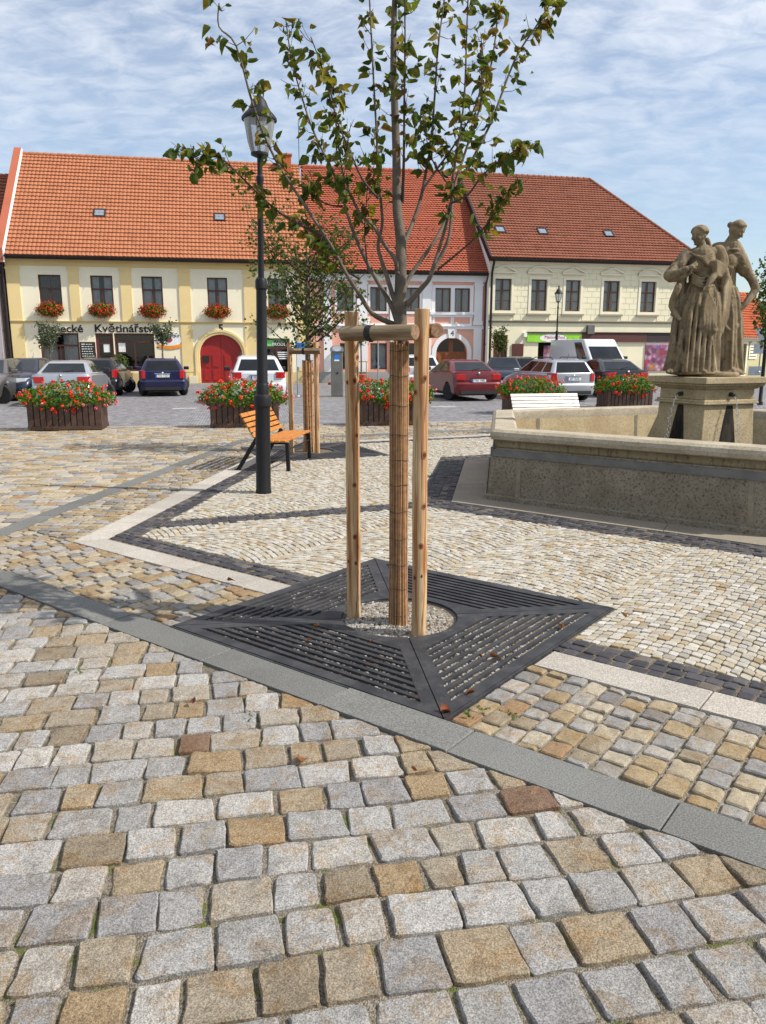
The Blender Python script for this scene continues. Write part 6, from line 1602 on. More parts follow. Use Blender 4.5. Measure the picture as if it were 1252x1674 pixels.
hb = MB(); hb.add([(W+0.45,-0.45,HE),(xe,6,rR[1]),(W+0.45,12.4,HE)], [(0,2,1)]); hb.add([(-0.1,6,rR[1]-0.02),(xe,6,rR[1]-0.02),(W+.45,12.4,HE),(-0.1,12.4,HE)], [(0,1,2,3)]); hb.build('roof_slope', m_tile_b, rf)
gb = MB(); gb.add([(0,0,0),(0,12,0),(0,12,HE),(0,6,rR[1]-0.05),(0,0,HE)], [(0,4,3,2,1)]); gb.add([(W,0,0),(W,12,0),(W,12,HE),(W,0,HE)], [(0,1,2,3)]); gb.build('gable_wall', m_white, FR.root)
fl = MB()                                                                 # dark flashing along the verge
for (yy, zz, y2, z2) in ((eR[0], eR[1], rR[0], rR[1]),): fl.add([(-0.16,yy-.05,zz-0.30),(-0.16,yy-.05,zz+0.12),(-0.16,y2,z2-0.30),(-0.16,y2,z2+0.12),(-0.05,yy-.05,zz+0.12),(-0.05,y2,z2+0.12)], [(0,1,3,2),(1,4,5,3)])
fl.build('verge_flashing', m_gutter, FR.root)
dp = MB(); dp.tube([(0.12,-0.5,HE-0.05),(0.10,-0.3,HE-0.5),(0.10,-0.16,HE-0.8),(0.10,-0.16,0.1)], 0.07, 8); dp.build('downpipe', m_gutter, FR.root)

# ---- house at the far left edge, and the low house at the far right
FA = Facade('corner_house', 'mauve house with dark tiled roof at the far left edge', 'house', (-30.0, 39.3), (-19.95, 41.25))
wall(FA.root, FA.W, 0, 5.9, [(7.6,8.7,3.4,5.0),(5.2,6.3,3.4,5.0)], m_mauve)
for i, x in enumerate((7.6, 5.2)): window(FA.root, x, x+1.1, 3.4, 5.0, m_frame, 0.1, 2, 0.6, 0, True, 0.06, False, 60+i)
roof(FA.root, lambda f: -0.2, lambda f: FA.W+0.05, (-0.4,5.95), (5.2,11.4), 26, 0.21, m_tile_b, 0.03, seed=6); gutter(FA.root, 0, FA.W, -0.48, 5.9)
gb = MB(); gb.add([(FA.W,0,0),(FA.W,10.4,0),(FA.W,10.4,5.9),(FA.W,5.2,11.3),(FA.W,0,5.9)], [(0,1,2,3,4)]); gb.build('gable_wall', m_mauve, FA.root)
pr_ = at(1190, 548, 52); pr2 = at(1310, 553, 57)
FG = Facade('low_house', 'low olive house with bright red roof and open doorway behind the statue', 'house', (pr_.x, 52.0), (pr2.x, 57.0))
HG = FG.hit(1225, 553)[1]
dq = (FG.hit(1200,600)[0], FG.hit(1217,600)[0], 0.0, FG.hit(1208,562)[1])
wall(FG.root, FG.W, 0, HG, [dq], m_olive); surround(FG, (dq[0],dq[1],0.2,dq[3]), 0.16, 0.04, m_pale2)
moulding(FG, 0, FG.W, [(HG-0.2, HG, 0.12)], m_pale2); roof(FG.root, lambda f: -0.2, lambda f: FG.W, (-0.4,HG), (4.2,FG.hit(1225,482,-4.2)[1]), 18, 0.26, m_tile_v, 0.04, seed=7)
MB().box(dq[1]-0.35, dq[1]-0.3, 0.0, 0.2, 0.0, dq[3]).build('door', m_gutter, FG.root)
a, b = FG.hit(1224,570)[0], FG.hit(1237,570)[0]; c, d = FG.hit(1230,587)[1], FG.hit(1230,560)[1]
pn = MB(); n = 12; pl = [(a,c),(b,c)] + [((a+b)/2+(b-a)/2*math.cos(math.pi*i/n), d-0.2+0.3*math.sin(math.pi*i/n)) for i in range(n+1)]
pn.add([(x,-0.05,z) for x,z in pl], [tuple(range(len(pl)))]); pn.build('arched_sign', m_pale2, FG.root)
for k in range(4): MB().box(a+0.1, b-0.1-0.05*(k%2), -0.058, -0.052, c+0.15+0.2*k, c+0.2+0.2*k).build('sign_print', m_brsign, FG.root)
gb = MB(); gb.add([(0,0,0),(0,8.4,0),(0,8.4,HG),(0,4.2,FG.hit(1225,482,-4.2)[1]-0.1),(0,0,HG)], [(0,4,3,2,1)]); gb.build('gable_wall', m_olive, FG.root)

# pavement along the houses
m_pv = stone('pavement_setts', WARM, 0.3, 60, None, 0, 0.4)
def pavement(name, p0, p1, w):
    p0, p1 = Vector(p0), Vector(p1); d = (p1-p0).normalized(); n = Vector((d.y,-d.x))
    q = [p0, p1, p1+n*w, p0+n*w]; MBx = MB(); MBx.prism([(p.x,p.y) for p in q[::-1]], -0.3, 0.0); o = MBx.build(name, m_bed); o['kind'] = 'structure'
    k = int((p1-p0).length/1.2)
    for i in range(k):
        a = p0 + n*(w+0.002) + d*((p1-p0).length*i/k+0.004); b = p0 + n*(w+0.002) + d*((p1-p0).length*(i+1)/k-0.004)
        MB().prism([(p.x,p.y) for p in (a+n*0.16, b+n*0.16, b, a)], -0.3, 0.01, 0, None, RG.random()).build('kerbstone', m_light_slab, o)
pavement('pavement_west', (-34.0, 38.5), (-4.1, 44.5), 1.7); pavement('pavement_middle', (-4.08, 44.5), (6.0, 46.18), 1.7); pavement('pavement_east', (6.06, 45.55), (30, 50.7), 1.7)
# ------------------------------------------------------------------ cars
def paint(name, col, metal=0.3, rough=0.32): return simple(name, col, rough, metal, 0.03, 2, coat=0.6, spec=0.5)
m_carglass = simple('car_glass', hexc(24,28,32), 0.04, 0, 0.5, 1.2, spec=0.45)
m_tyre = simple('tyre', hexc(30,30,31), 0.85); m_rim = simple('alloy_rim', hexc(170,172,176), 0.35, 0.7); m_trim = simple('black_trim', hexc(30,30,32), 0.6)
m_tail = simple('tail_lamp', hexc(170,14,22), 0.2, 0, 0.15, 9, spec=0.7, coat=0.5); m_head = simple('head_lamp', hexc(205,210,215), 0.12, 0.2, spec=0.8); m_plate = simple('number_plate', hexc(222,224,226), 0.5); m_pblue = simple('plate_blue', hexc(40,70,170), 0.5)
def wheelmeshes():
    a = MB(); R0, w = 0.315, 0.20
    prof = [(0.20,-w/2),(0.29,-w/2),(R0,-w/2+0.03),(R0,w/2-0.03),(0.29,w/2),(0.20,w/2)]
    a.lathe(prof, 22); t = a.mesh('tyre', m_tyre, 40)
    b = MB(); b.lathe([(0.0,w/2-0.05),(0.06,w/2-0.035),(0.06,w/2-0.06)], 14)
    for k in range(5):
        q = 2*math.pi*k/5; b.bar((0.05*math.cos(q),0.05*math.sin(q),w/2-0.05),(0.205*math.cos(q),0.205*math.sin(q),w/2-0.03),0.055,0.03,(0,0,1))
    b.lathe([(0.185,w/2-0.06),(0.205,w/2-0.012),(0.218,w/2-0.012),(0.212,w/2-0.06)], 22)
    d = MB(); d.lathe([(0.001,w/2-0.085),(0.20,w/2-0.085)], 18)
    return t, b.mesh('rim', m_rim, 40), d.mesh('brake_disc', m_trim)
WT, WRm, WD = wheelmeshes()
KINDS = {
 'sedan': dict(L=4.62, W=1.80, H=1.45, tail=[(0.07,0.24),(0.0,0.40),(0.0,0.60),(0.05,0.66),(0.04,0.84),(0.10,1.03),(0.62,1.05)], nose=[(3.18,1.00),(3.42,0.96),(4.28,0.80),(4.52,0.64),(4.62,0.50),(4.62,0.34),(4.55,0.22)], gh=[(0.55,1.03),(1.18,1.36),(1.75,1.44),(2.35,1.42),(3.28,0.98)], tl=(0.74,0.94,0.40), pz=0.72, wins=((0.16,0.47),(0.52,0.90)), rw=(0.08,0.92)),
 'wagon': dict(L=4.50, W=1.77, H=1.48, tail=[(0.07,0.24),(0.0,0.40),(0.0,0.58),(0.05,0.64),(0.05,0.96),(0.09,1.00)], nose=[(3.05,1.00),(3.30,0.96),(4.18,0.80),(4.42,0.64),(4.50,0.50),(4.50,0.34),(4.43,0.22)], gh=[(0.07,0.98),(0.36,1.40),(0.80,1.47),(2.20,1.46),(3.15,0.98)], tl=(0.70,1.00,0.24), pz=0.80, wins=((0.05,0.26),(0.30,0.57),(0.61,0.92)), rw=(0.07,0.90)),
 'suv': dict(L=4.30, W=1.80, H=1.62, tail=[(0.09,0.30),(0.0,0.46),(0.0,0.64),(0.06,0.72),(0.06,1.02),(0.10,1.08)], nose=[(2.95,1.08),(3.20,1.03),(4.00,0.90),(4.22,0.76),(4.30,0.56),(4.30,0.40),(4.23,0.28)], gh=[(0.08,1.06),(0.42,1.52),(0.85,1.60),(2.05,1.58),(3.02,1.06)], tl=(0.86,1.06,0.34), pz=0.88, wins=((0.06,0.26),(0.30,0.57),(0.61,0.92)), rw=(0.10,0.88)),
 'hatch': dict(L=4.05, W=1.74, H=1.50, tail=[(0.07,0.24),(0.0,0.40),(0.0,0.58),(0.05,0.64),(0.06,0.95),(0.10,1.00)], nose=[(2.85,1.02),(3.10,0.98),(3.78,0.84),(3.98,0.66),(4.05,0.50),(4.05,0.34),(3.98,0.22)], gh=[(0.08,0.98),(0.50,1.42),(0.95,1.49),(1.95,1.48),(2.95,1.00)], tl=(0.72,1.02,0.22), pz=0.78, wins=((0.10,0.48),(0.53,0.92)), rw=(0.08,0.90)),
 'van': dict(L=5.40, W=1.98, H=2.35, tail=[(0.05,0.30),(0.0,0.45),(0.0,1.10),(0.02,1.40)], nose=[(4.62,1.30),(4.85,1.18),(5.28,1.02),(5.36,0.78),(5.40,0.55),(5.38,0.38),(5.30,0.28)], gh=[(0.02,1.38),(0.06,2.28),(0.25,2.35),(3.70,2.33),(4.72,1.28)], tl=(0.80,1.30,0.14), pz=0.70, wins=((0.72,0.93),), rw=(0.15,0.60)),
}
def car(kind, label, pm, loc, heading, plate, front=False, flip=0, rails=False):
    k = KINDS[kind]; L, W, H = k['L'], k['W'], k['H']
    C = thing('van' if kind == 'van' else 'car', label, 'van' if kind == 'van' else 'car', loc, heading, 'vehicles parked on the square')
    ax = (0.86, L-0.90); ar = 0.365; zb = k['tail'][0][1]
    pts = list(k['tail']) + list(k['nose'])
    for c in (ax[1], ax[0]):
        pts += [(c + ar*math.cos(a), max(zb, 0.31 + ar*math.sin(a))) for a in [math.pi*i/10 for i in range(11)]]
    n = len(pts); mb = MB(); sl = []
    SL = ((W/2, 0.12), (W/2-0.012, 0.085), (W/2-0.04, 0.05), (W/2-0.11, 0.02), (W/2-0.25, 0.006), (W/2-0.5, 0.0)); SL = SL + tuple((-y_, i_) for y_, i_ in SL[::-1])
    for y, ins in SL:
        row = []
        for x, z in pts:
            e = ins*(1.0 if (x < 0.12 or x > L-0.5) else 0.0); xx = x + e*1.5 if x < 0.5 else x - e*2.2 if x > L-0.6 else x
            zz = z - ins*0.7 if z > 0.7 and z > zb+0.2 else z
            yy = y - math.copysign(0.05, y)*max(0, (0.55-z)/0.3)*(1 if abs(y) > W/2-0.1 else 0)
            row.append((xx, yy, zz))
        sl.append(row)
    vs = [p for r_ in sl for p in r_]
    fs = [(s*n+i, s*n+(i+1) % n, (s+1)*n+(i+1) % n, (s+1)*n+i) for s in range(len(SL)-1) for i in range(n)]
    mb.add(vs, fs, 0, 0.5, True); mb.add(sl[0], [tuple(range(n-1,-1,-1))], 0, .5, True); mb.add(sl[-1], [tuple(range(n))], 0, .5, True)
    body = mb.build('body', pm, C, sharp=32)
    # cabin
    g = k['gh']; m_ = len(g); wb, wt = W/2-0.06, W/2-(0.31 if kind != 'van' else 0.16); z0, z1 = g[0][1], H
    def gy(z): return wb + (wt-wb)*min(1, max(0, (z-z0)/(z1-z0)))
    Lf = [Vector((x, gy(z), z)) for x, z in g]; Rt = [Vector((x, -gy(z), z)) for x, z in g]
    cab = MB(); cab.add(Lf + Rt, [tuple(range(m_))[::-1] if False else tuple(range(m_)), tuple(range(2*m_-1, m_-1, -1))] + [(i, m_+i, m_+i+1, i+1) for i in range(m_-1)], 0, 0.5, False)
    cb = cab.build('roof', pm, C); bevel(cb, 0.085, 4, 20); [setattr(p_, 'use_smooth', True) for p_ in cb.data.polygons]
    def quadglass(a, b, c, d, name, out, mat=m_carglass, parent=C):      # a,b bottom; c,d top
        p = [Vector(q) + Vector(out)*0.008 for q in (a, b, c, d)]; MB().add(p + [q - Vector(out)*0.006 for q in p], [(0,1,2,3),(0,4,5,1),(1,5,6,2),(2,6,7,3),(3,7,4,0)]).build(name, mat, parent)
    def lerp4(a, b, c, d, s, t): return a.lerp(b, s).lerp(d.lerp(c, s), t)
    # rear and front screens
    def screen(A, B, Cc, D, m0, name):
        nrm = (B-A).cross(D-A).normalized(); ctr = Vector((L/2,0,1))
        if nrm.dot((A+Cc)/2-ctr) < 0: nrm = -nrm
        q = [lerp4(A,B,Cc,D,s,t) for s, t in ((m0[0],m0[1]),(1-m0[0],m0[1]),(1-m0[0],m0[2]),(m0[0],m0[2]))]; quadglass(*q, name, nrm)
    screen(Rt[0], Lf[0], Lf[1], Rt[1], (0.09, k['rw'][0], k['rw'][1]), 'rear_window')
    screen(Lf[-1], Rt[-1], Rt[-2], Lf[-2], (0.06, 0.06, 0.92) if kind != 'van' else (0.07, 0.04, 0.66), 'windscreen')
    for S_ in (Lf, Rt):
        BR, BF, RF, RR = S_[0], S_[-1], S_[-2], S_[1]; nrm = (BF-BR).cross(RR-BR).normalized(); nrm = nrm if nrm.y*S_[0].y > 0 else -nrm
        for w0, w1 in k['wins']:
            q = [lerp4(BR,BF,RF,RR,s,t) for s, t in ((w0,0.10),(w1,0.10),(w1 if w1 < 0.8 else w1*0.985,0.86),(w0,0.86))]; quadglass(*q, 'side_window', nrm)
    # wheels
    for x in ax:
        for sgn in (1, -1):
            wt_ = bpy.data.objects.new('wheel', WT); COL.objects.link(wt_); wt_.parent = C; wt_.location = (x, sgn*(W/2-0.115), 0.315); wt_.rotation_euler = (-sgn*math.pi/2, 0, 0.4*x)
            for me_, nm_ in ((WRm, 'rim'), (WD, 'brake_disc')):
                r_ = bpy.data.objects.new(nm_, me_); COL.objects.link(r_); r_.parent = wt_
    MB().box(0.5, L-0.5, -W/2+0.22, W/2-0.22, 0.18, 0.5).build('underbody', m_trim, C)
    t0, t1, tw_ = k['tl']
    for sgn in (1, -1):
        y0, y1 = sorted((sgn*(W/2-tw_), sgn*(W/2-0.015))); mb = MB()
        pr = [(0.15, y1 if sgn > 0 else y0), (-0.004+0.06, sgn*(W/2-0.06)), (-0.006, sgn*(W/2-tw_*0.6)), (-0.004, sgn*(W/2-tw_)), (0.3, sgn*(W/2-tw_)), (0.42, sgn*(W/2+0.004))]
        xo = 0.03 if kind != 'sedan' else 0.035
        pr = [(0.04+xo-0.045, sgn*(W/2-tw_)), (0.055+xo-0.045, sgn*(W/2-0.11)), (0.12+xo, sgn*(W/2-0.030)), (0.34, sgn*(W/2+0.004)), (0.34, sgn*(W/2-0.1)), (0.15, sgn*(W/2-tw_))]
        if sgn > 0: pr = pr[::-1]
        mb.prism(pr, t0, t1); bevel(mb.build('tail_lamp', m_tail, C), 0.012)
        hz = k['nose'][2][1] if kind != 'van' else 0.92
        hl = [(L-0.05, sgn*(W/2-0.50)), (L-0.14, sgn*(W/2-0.16)), (L-0.42, sgn*(W/2-0.028)), (L-0.55, sgn*(W/2-0.2)), (L-0.3, sgn*(W/2-0.5))]
        if sgn < 0: hl = hl[::-1]
        mb = MB(); mb.prism(hl[::-1], hz-0.20, hz-0.035); mb.build('head_lamp', m_head, C)
        mb = MB(); xm = k['nose'][0][0]-0.35; mb.box(xm, xm+0.12, *sorted((sgn*(W/2-0.02), sgn*(W/2+0.20))), z0+0.0, z0+0.14); bevel(mb.build('mirror', m_trim if kind != 'wagon' else pm, C), 0.03, 2)
    pz = k['pz']; mb = MB(); mb.box(-0.014+0.03, 0.06, -0.26, 0.26, pz-0.055, pz+0.055); pl = mb.build('number_plate', m_plate, C)
    mb = MB(); mb.box(0.0145, 0.0155, 0.21, 0.258, pz-0.05, pz+0.05); mb.build('plate_band', m_pblue, pl)
    text(plate, 'plate_number', m_trim, pl, (0.0135, -0.02, pz), 0.105, (math.pi/2, 0, -math.pi/2), 0.0005)
    mb = MB(); mb.box(L-0.03, L+0.012, -0.26, 0.26, 0.42, 0.53); mb.build('number_plate', m_plate, C)
    mb = MB(); mb.box(L-0.06, L+0.008, -0.45, 0.45, 0.56, 0.66); mb.build('grille', m_trim, C)
    mb = MB(); mb.box(-0.008, 0.10, -W/2+0.22, W/2-0.22, zb+0.02, zb+0.14); mb.build('lower_bumper', m_trim, C)
    mb = MB(); mb.box(0.0 if kind != 'sedan' else 0.0, 0.075, -0.30, 0.30, pz+0.075, pz+0.10); mb.build('boot_handle', m_rim if kind in ('wagon','suv') else pm, C)
    mb = MB(); bz_ = k['tail'][-2][1]-0.06; mb.lathe([(0.0,0.0),(0.045,0.0),(0.05,0.01),(0.0,0.012)], 10); bd = mb.build('badge', m_rim, C, (0.045, 0, bz_)); bd.rotation_euler = (0, -math.pi/2, 0)
    if rails:
        for sgn in (1, -1):
            y = sgn*(wt-0.05); mb = MB(); mb.tube([(g[2][0]-0.15,y,H-0.03),(g[2][0],y,H+0.05),(g[3][0]-0.1,y,H+0.05),(g[3][0]+0.1,y,H-0.04)], 0.016, 6); mb.build('roof_rail', m_trim, C)
    mb = MB(); mb.tube([(g[1][0]+0.25,0,H-0.02),(g[1][0]+0.12,0,H+0.18)], 0.006, 5); mb.build('aerial', m_trim, C)
    mb = MB(); mb.bar((g[0][0]+0.06,0.05,g[0][1]+0.05),(g[0][0]+0.16,-0.28,g[0][1]+0.12),0.015,0.02,(1,0,0)); mb.build('wiper', m_trim, C)
    return C
p_silver = paint('silver_paint', hexc(176,180,186), 0.55); p_blue = paint('dark_blue_paint', hexc(16,20,62), 0.15); p_white = paint('white_paint', hexc(206,208,212), 0.1); p_red = paint('dark_red_paint', hexc(100,8,20), 0.15); p_black = paint('black_paint_car', hexc(26,27,32), 0.2); p_navy = paint('night_blue_paint', hexc(30,38,58), 0.3); p_grey = paint('grey_paint', hexc(96,94,92), 0.4)
def park(kind, u, Y, hd, label, pm, plate, **kw):
    p = at(u, 640, Y); car(kind, label, pm, (p.x, Y, road_z(p.x, Y)), RAD(hd), plate, **kw)
park('wagon', 267, 30.3, 105.5, 'dark blue estate car seen from behind before the florist window', p_blue, '7H6 7554', rails=True)
park('sedan', 100, 24.6, 101, 'silver saloon seen from behind above the leftmost flower planter', p_silver, '3H1 2186')
park('hatch', 156, 30.5, 99, 'black hatchback half hidden beside the silver saloon', p_black, '5B2 4471')
def park_front(kind, u, Y, hd, label, pm, plate):
    p = at(u, 640, Y); L = KINDS[kind]['L']; c, s_ = math.cos(RAD(hd)), math.sin(RAD(hd)); car(kind, label, pm, (p.x - c*L, Y - s_*L, road_z(p.x, Y)), RAD(hd), plate)
park_front('hatch', 6, 27.2, 276, 'dark hatchback facing the square with bright headlamp at the left edge', p_navy, '2B8 1130')
park_front('wagon', -52, 25.0, 280, 'grey car cut off by the left edge of the picture', p_grey, '6B1 2205')
park('suv', 424, 25.6, 102, 'white crossover car seen from behind the lamp post', p_white, '8B1 0943', rails=True)
park('suv', 690, 34.5, 97, 'white car parked in front of the arched oak gate', p_white, '4B7 3318')
park('sedan', 783, 27.3, 104, 'dark red saloon seen from behind beside the right front stake', p_red, '7AE 1082')
park_front('hatch', 822, 33.0, 262, 'night blue hatchback facing the camera behind the red saloon', p_navy, '9B3 7718')
park('hatch', 858, 38.0, 98, 'black hatchback glimpsed between the blue hatchback and silver estate', p_black, '1B9 5502')
park('wagon', 938, 27.0, 104, 'silver estate car with roof rails behind the flower planters', p_silver, '6J9 3636', rails=True)
park('sedan', 1026, 29.5, 98, 'black saloon parked in front of the white van', p_black, '3B5 6027')
park_front('van', 1004, 36.5, 283, 'white panel van with sloping windscreen parked before the grocery', p_white, '2B0 9921')

# ------------------------------------------------------------------ flower planters
m_plank = simple('planter_board', hexc(76,54,42), 0.6, 0, 0.25, 9, 0.3, 80, useRnd=0.25); m_ger = leafmat('geranium_leaf', [(0,(0.035,0.10,0.012)),(0.5,(0.07,0.17,0.018)),(0.85,(0.13,0.23,0.03)),(1,(0.18,0.19,0.04))], 0.3, 0.08, 0.15)
def petalmat(name, a, b):
    t = NT(name); c = t.mix(t.math('FRACT', t.math('ADD', t.rnd(), t.orand())), a, b); t.fin(c, 0.7, spec=0.1); return t.m
m_petal = petalmat('red_petal', (0.62,0.022,0.012), (0.80,0.075,0.03)); m_pink_petal = petalmat('pink_petal', (0.70,0.05,0.09), (0.78,0.26,0.30))
def blossom_mesh(seed, mat, r=0.043, n=18):
    q = random.Random(seed); mb = MB()
    for i in range(n):
        d = Vector((q.gauss(0,1), q.gauss(0,1), q.gauss(0.5,0.8))).normalized(); c = d*r*q.uniform(0.55,1.0); x = d.orthogonal().normalized(); y = d.cross(x); s = r*q.uniform(0.32,0.5)
        mb.add([c+x*s, c+y*s+d*s*0.2, c-x*s, c-y*s+d*s*0.2], [(0,1,2,3)], 0, q.random())
    return mb.mesh('blossom', mat)
BL = [blossom_mesh(i, m_petal) for i in range(5)] + [blossom_mesh(i+9, m_pink_petal) for i in range(2)]
def foliage(mb, n, sampler, size, r):
    for _ in range(n):
        p, nrm = sampler(); d = (nrm + Vector((r.gauss(0,.6), r.gauss(0,.6), r.gauss(0.2,.5)))).normalized(); x = d.orthogonal().normalized(); a = r.uniform(0,6.28); x = x*math.cos(a) + d.cross(x)*math.sin(a); y = d.cross(x); s = size*r.uniform(0.5,1.1)
        mb.add([p - x*s*0.5, p + y*s*0.5 + d*s*0.1, p + x*s*0.55, p - y*s*0.5 + d*s*0.1], [(0,1,2,3)], 0, r.random())
def planter(loc, rz, label, w=1.5, d=0.75, h=0.60, seed=0, nb=150):
    Pn = thing('flower_planter', label, 'planter', loc, rz, 'wooden geranium planters'); r = random.Random(seed)
    for side in range(4):
        ln = w if side % 2 == 0 else d; off = d/2 if side % 2 == 0 else w/2; n = int(ln/0.125); M = Matrix.Rotation(side*math.pi/2, 4, 'Z')
        for i in range(n):
            x = -ln/2 + ln*(i+0.5)/n; bw = ln/n*0.80
            MB().box(x-bw/2, x+bw/2, -off-0.012, -off+0.012, 0.03, h, 0, M, r.random()).build('slat', m_plank, Pn)
    mb = MB(); mb.box(-w/2+0.014, w/2-0.014, -d/2+0.014, d/2-0.014, 0.02, h-0.05); mb.build('inner_box', m_trim, Pn)
    mb = MB(); mb.box(-w/2-0.02, w/2+0.02, -d/2-0.02, -d/2-0.012, 0.02, 0.10); mb.box(-w/2-0.02, w/2+0.02, d/2+0.012, d/2+0.02, 0.02, 0.10); mb.build('rail', m_plank, Pn)
    A, B, Cc = w/2+0.30, d/2+0.26, 0.40
    lumps = [(r.uniform(-A*0.6,A*0.6), r.uniform(-B*0.4,B*0.4), r.uniform(0.75,1.1)) for _ in range(7)]
    def samp():
        while True:
            a = r.uniform(0,6.28); z = r.uniform(-0.75,1.0); q = math.sqrt(max(0,1-z*z)); k = r.uniform(0.72,1.0) * (1 + 0.16*mn.noise((math.cos(a)*2+seed, math.sin(a)*2, z*2)))
            p = Vector((A*q*math.cos(a)*k, B*q*math.sin(a)*k, h+0.06+Cc*z*k*(1.0 if z > 0 else 0.75))); n_ = Vector((q*math.cos(a)/A, q*math.sin(a)/B, z/Cc)).normalized()
            if p.z > h-0.30: return p, n_
    mb = MB(); foliage(mb, 2600, samp, 0.062, r); mb.build('foliage', m_ger, Pn)['kind'] = 'stuff'
    for _ in range(nb):
        p, n_ = samp(); p = p + n_*0.05; pk = 1 if r.random() < 0.18 or p.x > A*0.72 else 0
        o = bpy.data.objects.new('blossom', BL[5+r.randrange(2)] if pk else BL[r.randrange(5)]); COL.objects.link(o); o.parent = Pn; o.location = p; s = r.uniform(0.7,1.25); o.scale = (s,s,s); o.rotation_euler = (0,0,r.uniform(0,6.28))
    return Pn
ka = math.atan(KB)
for u, Y, sd, lab in ((113,17.05,1,'leftmost wooden planter of red geraniums near the silver saloon'), (401,17.75,2,'wooden planter of red geraniums between the lamp post and red gate'), (641,18.25,3,'wooden planter of red geraniums seen between the front tree stakes')):
    p = at(u, 690, Y); planter((p.x, Y, 0.0), ka, lab, seed=sd)
for u, Y, sd, lab in ((868,22.5,4,'wooden planter of red geraniums directly behind the pale bench'), (1020,24.5,5,'wooden planter of red geraniums beside the fountain pedestal')):
    p = at(u, 660, Y); planter((p.x, Y, road_z(p.x, Y)), ka, lab, seed=sd, nb=130)

# geranium boxes under the upper windows of the florist house
def window_box(fac, u, v, label, seed):
    x, z = fac.hit(u, v); w_ = fac.O + fac.D*x; Pn = thing('window_flower_box', label, 'flower box', (w_.x, w_.y, z), math.atan2(fac.D.y, fac.D.x), 'geranium boxes on the florist house'); r = random.Random(seed)
    MB().box(-0.55, 0.55, -0.32, -0.10, -0.10, 0.08).build('trough', m_frame, Pn)
    for sx in (-0.4, 0.4): MB().bar((sx,-0.1,-0.12),(sx,0.0,-0.12),0.03,0.03).build('bracket', m_gutter, Pn)
    def samp():
        a = r.uniform(0,6.28); zz = r.uniform(-1,1); q = math.sqrt(1-zz*zz); k = r.uniform(0.6,1.0)*(1+0.18*mn.noise((a*2, zz*2, seed)))
        return Vector((0.74*q*math.cos(a)*k, -0.26+0.30*q*math.sin(a)*k, -0.02+0.38*zz*k)), Vector((q*math.cos(a), q*math.sin(a), zz))
    mb = MB(); foliage(mb, 520, samp, 0.12, r); mb.build('foliage', m_ger, Pn)['kind'] = 'stuff'
    mb = MB(); foliage(mb, 620, lambda: (lambda t: (t[0]*1.0 + t[1]*0.06, t[1]))(samp()), 0.075, r); mb.build('blossoms', m_petal2, Pn)['kind'] = 'stuff'
m_petal2 = petalmat('deep_red_petal', (0.50,0.012,0.012), (0.66,0.03,0.02))
for (u, v), s_, lab in (((83,506),1,'red geranium box under the window with brown blind'), ((167,507),2,'red geranium box under the second florist window from the left'), ((249,508),3,'red geranium box under the window above the shop door'), ((355.5,509),4,'red geranium box under the window above the red gate'), ((453,510),5,'red geranium box behind the crown of the second tree')):
    window_box(FL, u, v, lab, s_)

# potted olive trees and shrubs by the house fronts
m_olv = leafmat('olive_leaf', [(0,(0.06,0.085,0.045)),(0.5,(0.10,0.13,0.075)),(1,(0.16,0.18,0.12))], 0.2); m_pot = simple('terracotta', hexc(178,96,58), 0.8, 0, 0.15, 4); m_box_leaf = leafmat('box_leaf', [(0,(0.03,0.055,0.012)),(0.6,(0.06,0.10,0.02)),(1,(0.14,0.13,0.04))], 0.2)
def potted(fac, u, vc, off, cr, th, label, mat, seed, stake=True):
    x, z = fac.hit(u, vc, off); w_ = fac.O + fac.N*off + fac.D*x
    t = bush_tree('olive_tree', (w_.x, w_.y, 0.0), th, 0.045, z, cr, 16, 900, 0.13, mat, label, 'small potted trees by the houses', seed=seed)
    mb = MB(); mb.lathe([(0.18,0),(0.22,0.05),(0.26,0.42),(0.28,0.44),(0.28,0.48),(0.24,0.48)], 14); mb.build('pot', m_pot, t)
    if stake:
        for s_ in (-0.3, 0.3): MB().tube([(s_,0,0),(s_,0,th*0.62)], 0.025, 6).build('prop', m_stake, t)
        MB().tube([(-0.36,0,th*0.62),(0.36,0,th*0.62)], 0.025, 6).build('prop_bar', m_stake, t)
potted(FL, 79, 548, 1.2, (0.75,0.7,0.62), 1.9, 'bushy olive tree before the left florist window', m_olv, 1); potted(FL, 264, 550, 1.2, (0.66,0.6,0.7), 1.9, 'thin grey olive tree before the oval sign', m_olv, 2, False)
potted(FM, 590, 552, 1.2, (0.9,0.8,0.75), 1.9, 'olive tree before the pink house behind the parking meter', m_olv, 3); potted(FR, 815, 560, 1.0, (0.6,0.55,0.8), 1.5, 'green bay tree beside the grocery door', m_box_leaf, 4)
x, z = FL.hit(197, 622, 0.9); w_ = FL.O + FL.N*0.9 + FL.D*x
sh = thing('potted_shrub', 'round clipped shrub in terracotta pot beside the shop door', 'shrub', (w_.x, w_.y, 0)); mb = MB(); mb.lathe([(0.26,0),(0.36,0.75),(0.39,0.76),(0.39,0.82),(0.33,0.82)], 16); mb.build('pot', m_pot, sh)
rs_ = random.Random(4); mb = MB()
def samp_():
    d = Vector((rs_.gauss(0,1), rs_.gauss(0,1), rs_.gauss(0,1))).normalized(); return d*0.48*rs_.uniform(0.75,1.02) + Vector((0,0,1.12)), d
foliage(mb, 1500, samp_, 0.09, rs_); mb.build('foliage', m_box_leaf, sh)['kind'] = 'stuff'
tr_ = at(1268, 560, 19.0); bush_tree('maple_tree', (tr_.x, 19.0, road_z(tr_.x, 19)), 1.7, 0.06, at(1268,480,19).z, (0.75,0.7,0.8), 22, 1500, 0.11, m_leaf2, 'leafy tree cut off by the right edge behind the statue', 'young staked trees', seed=31)

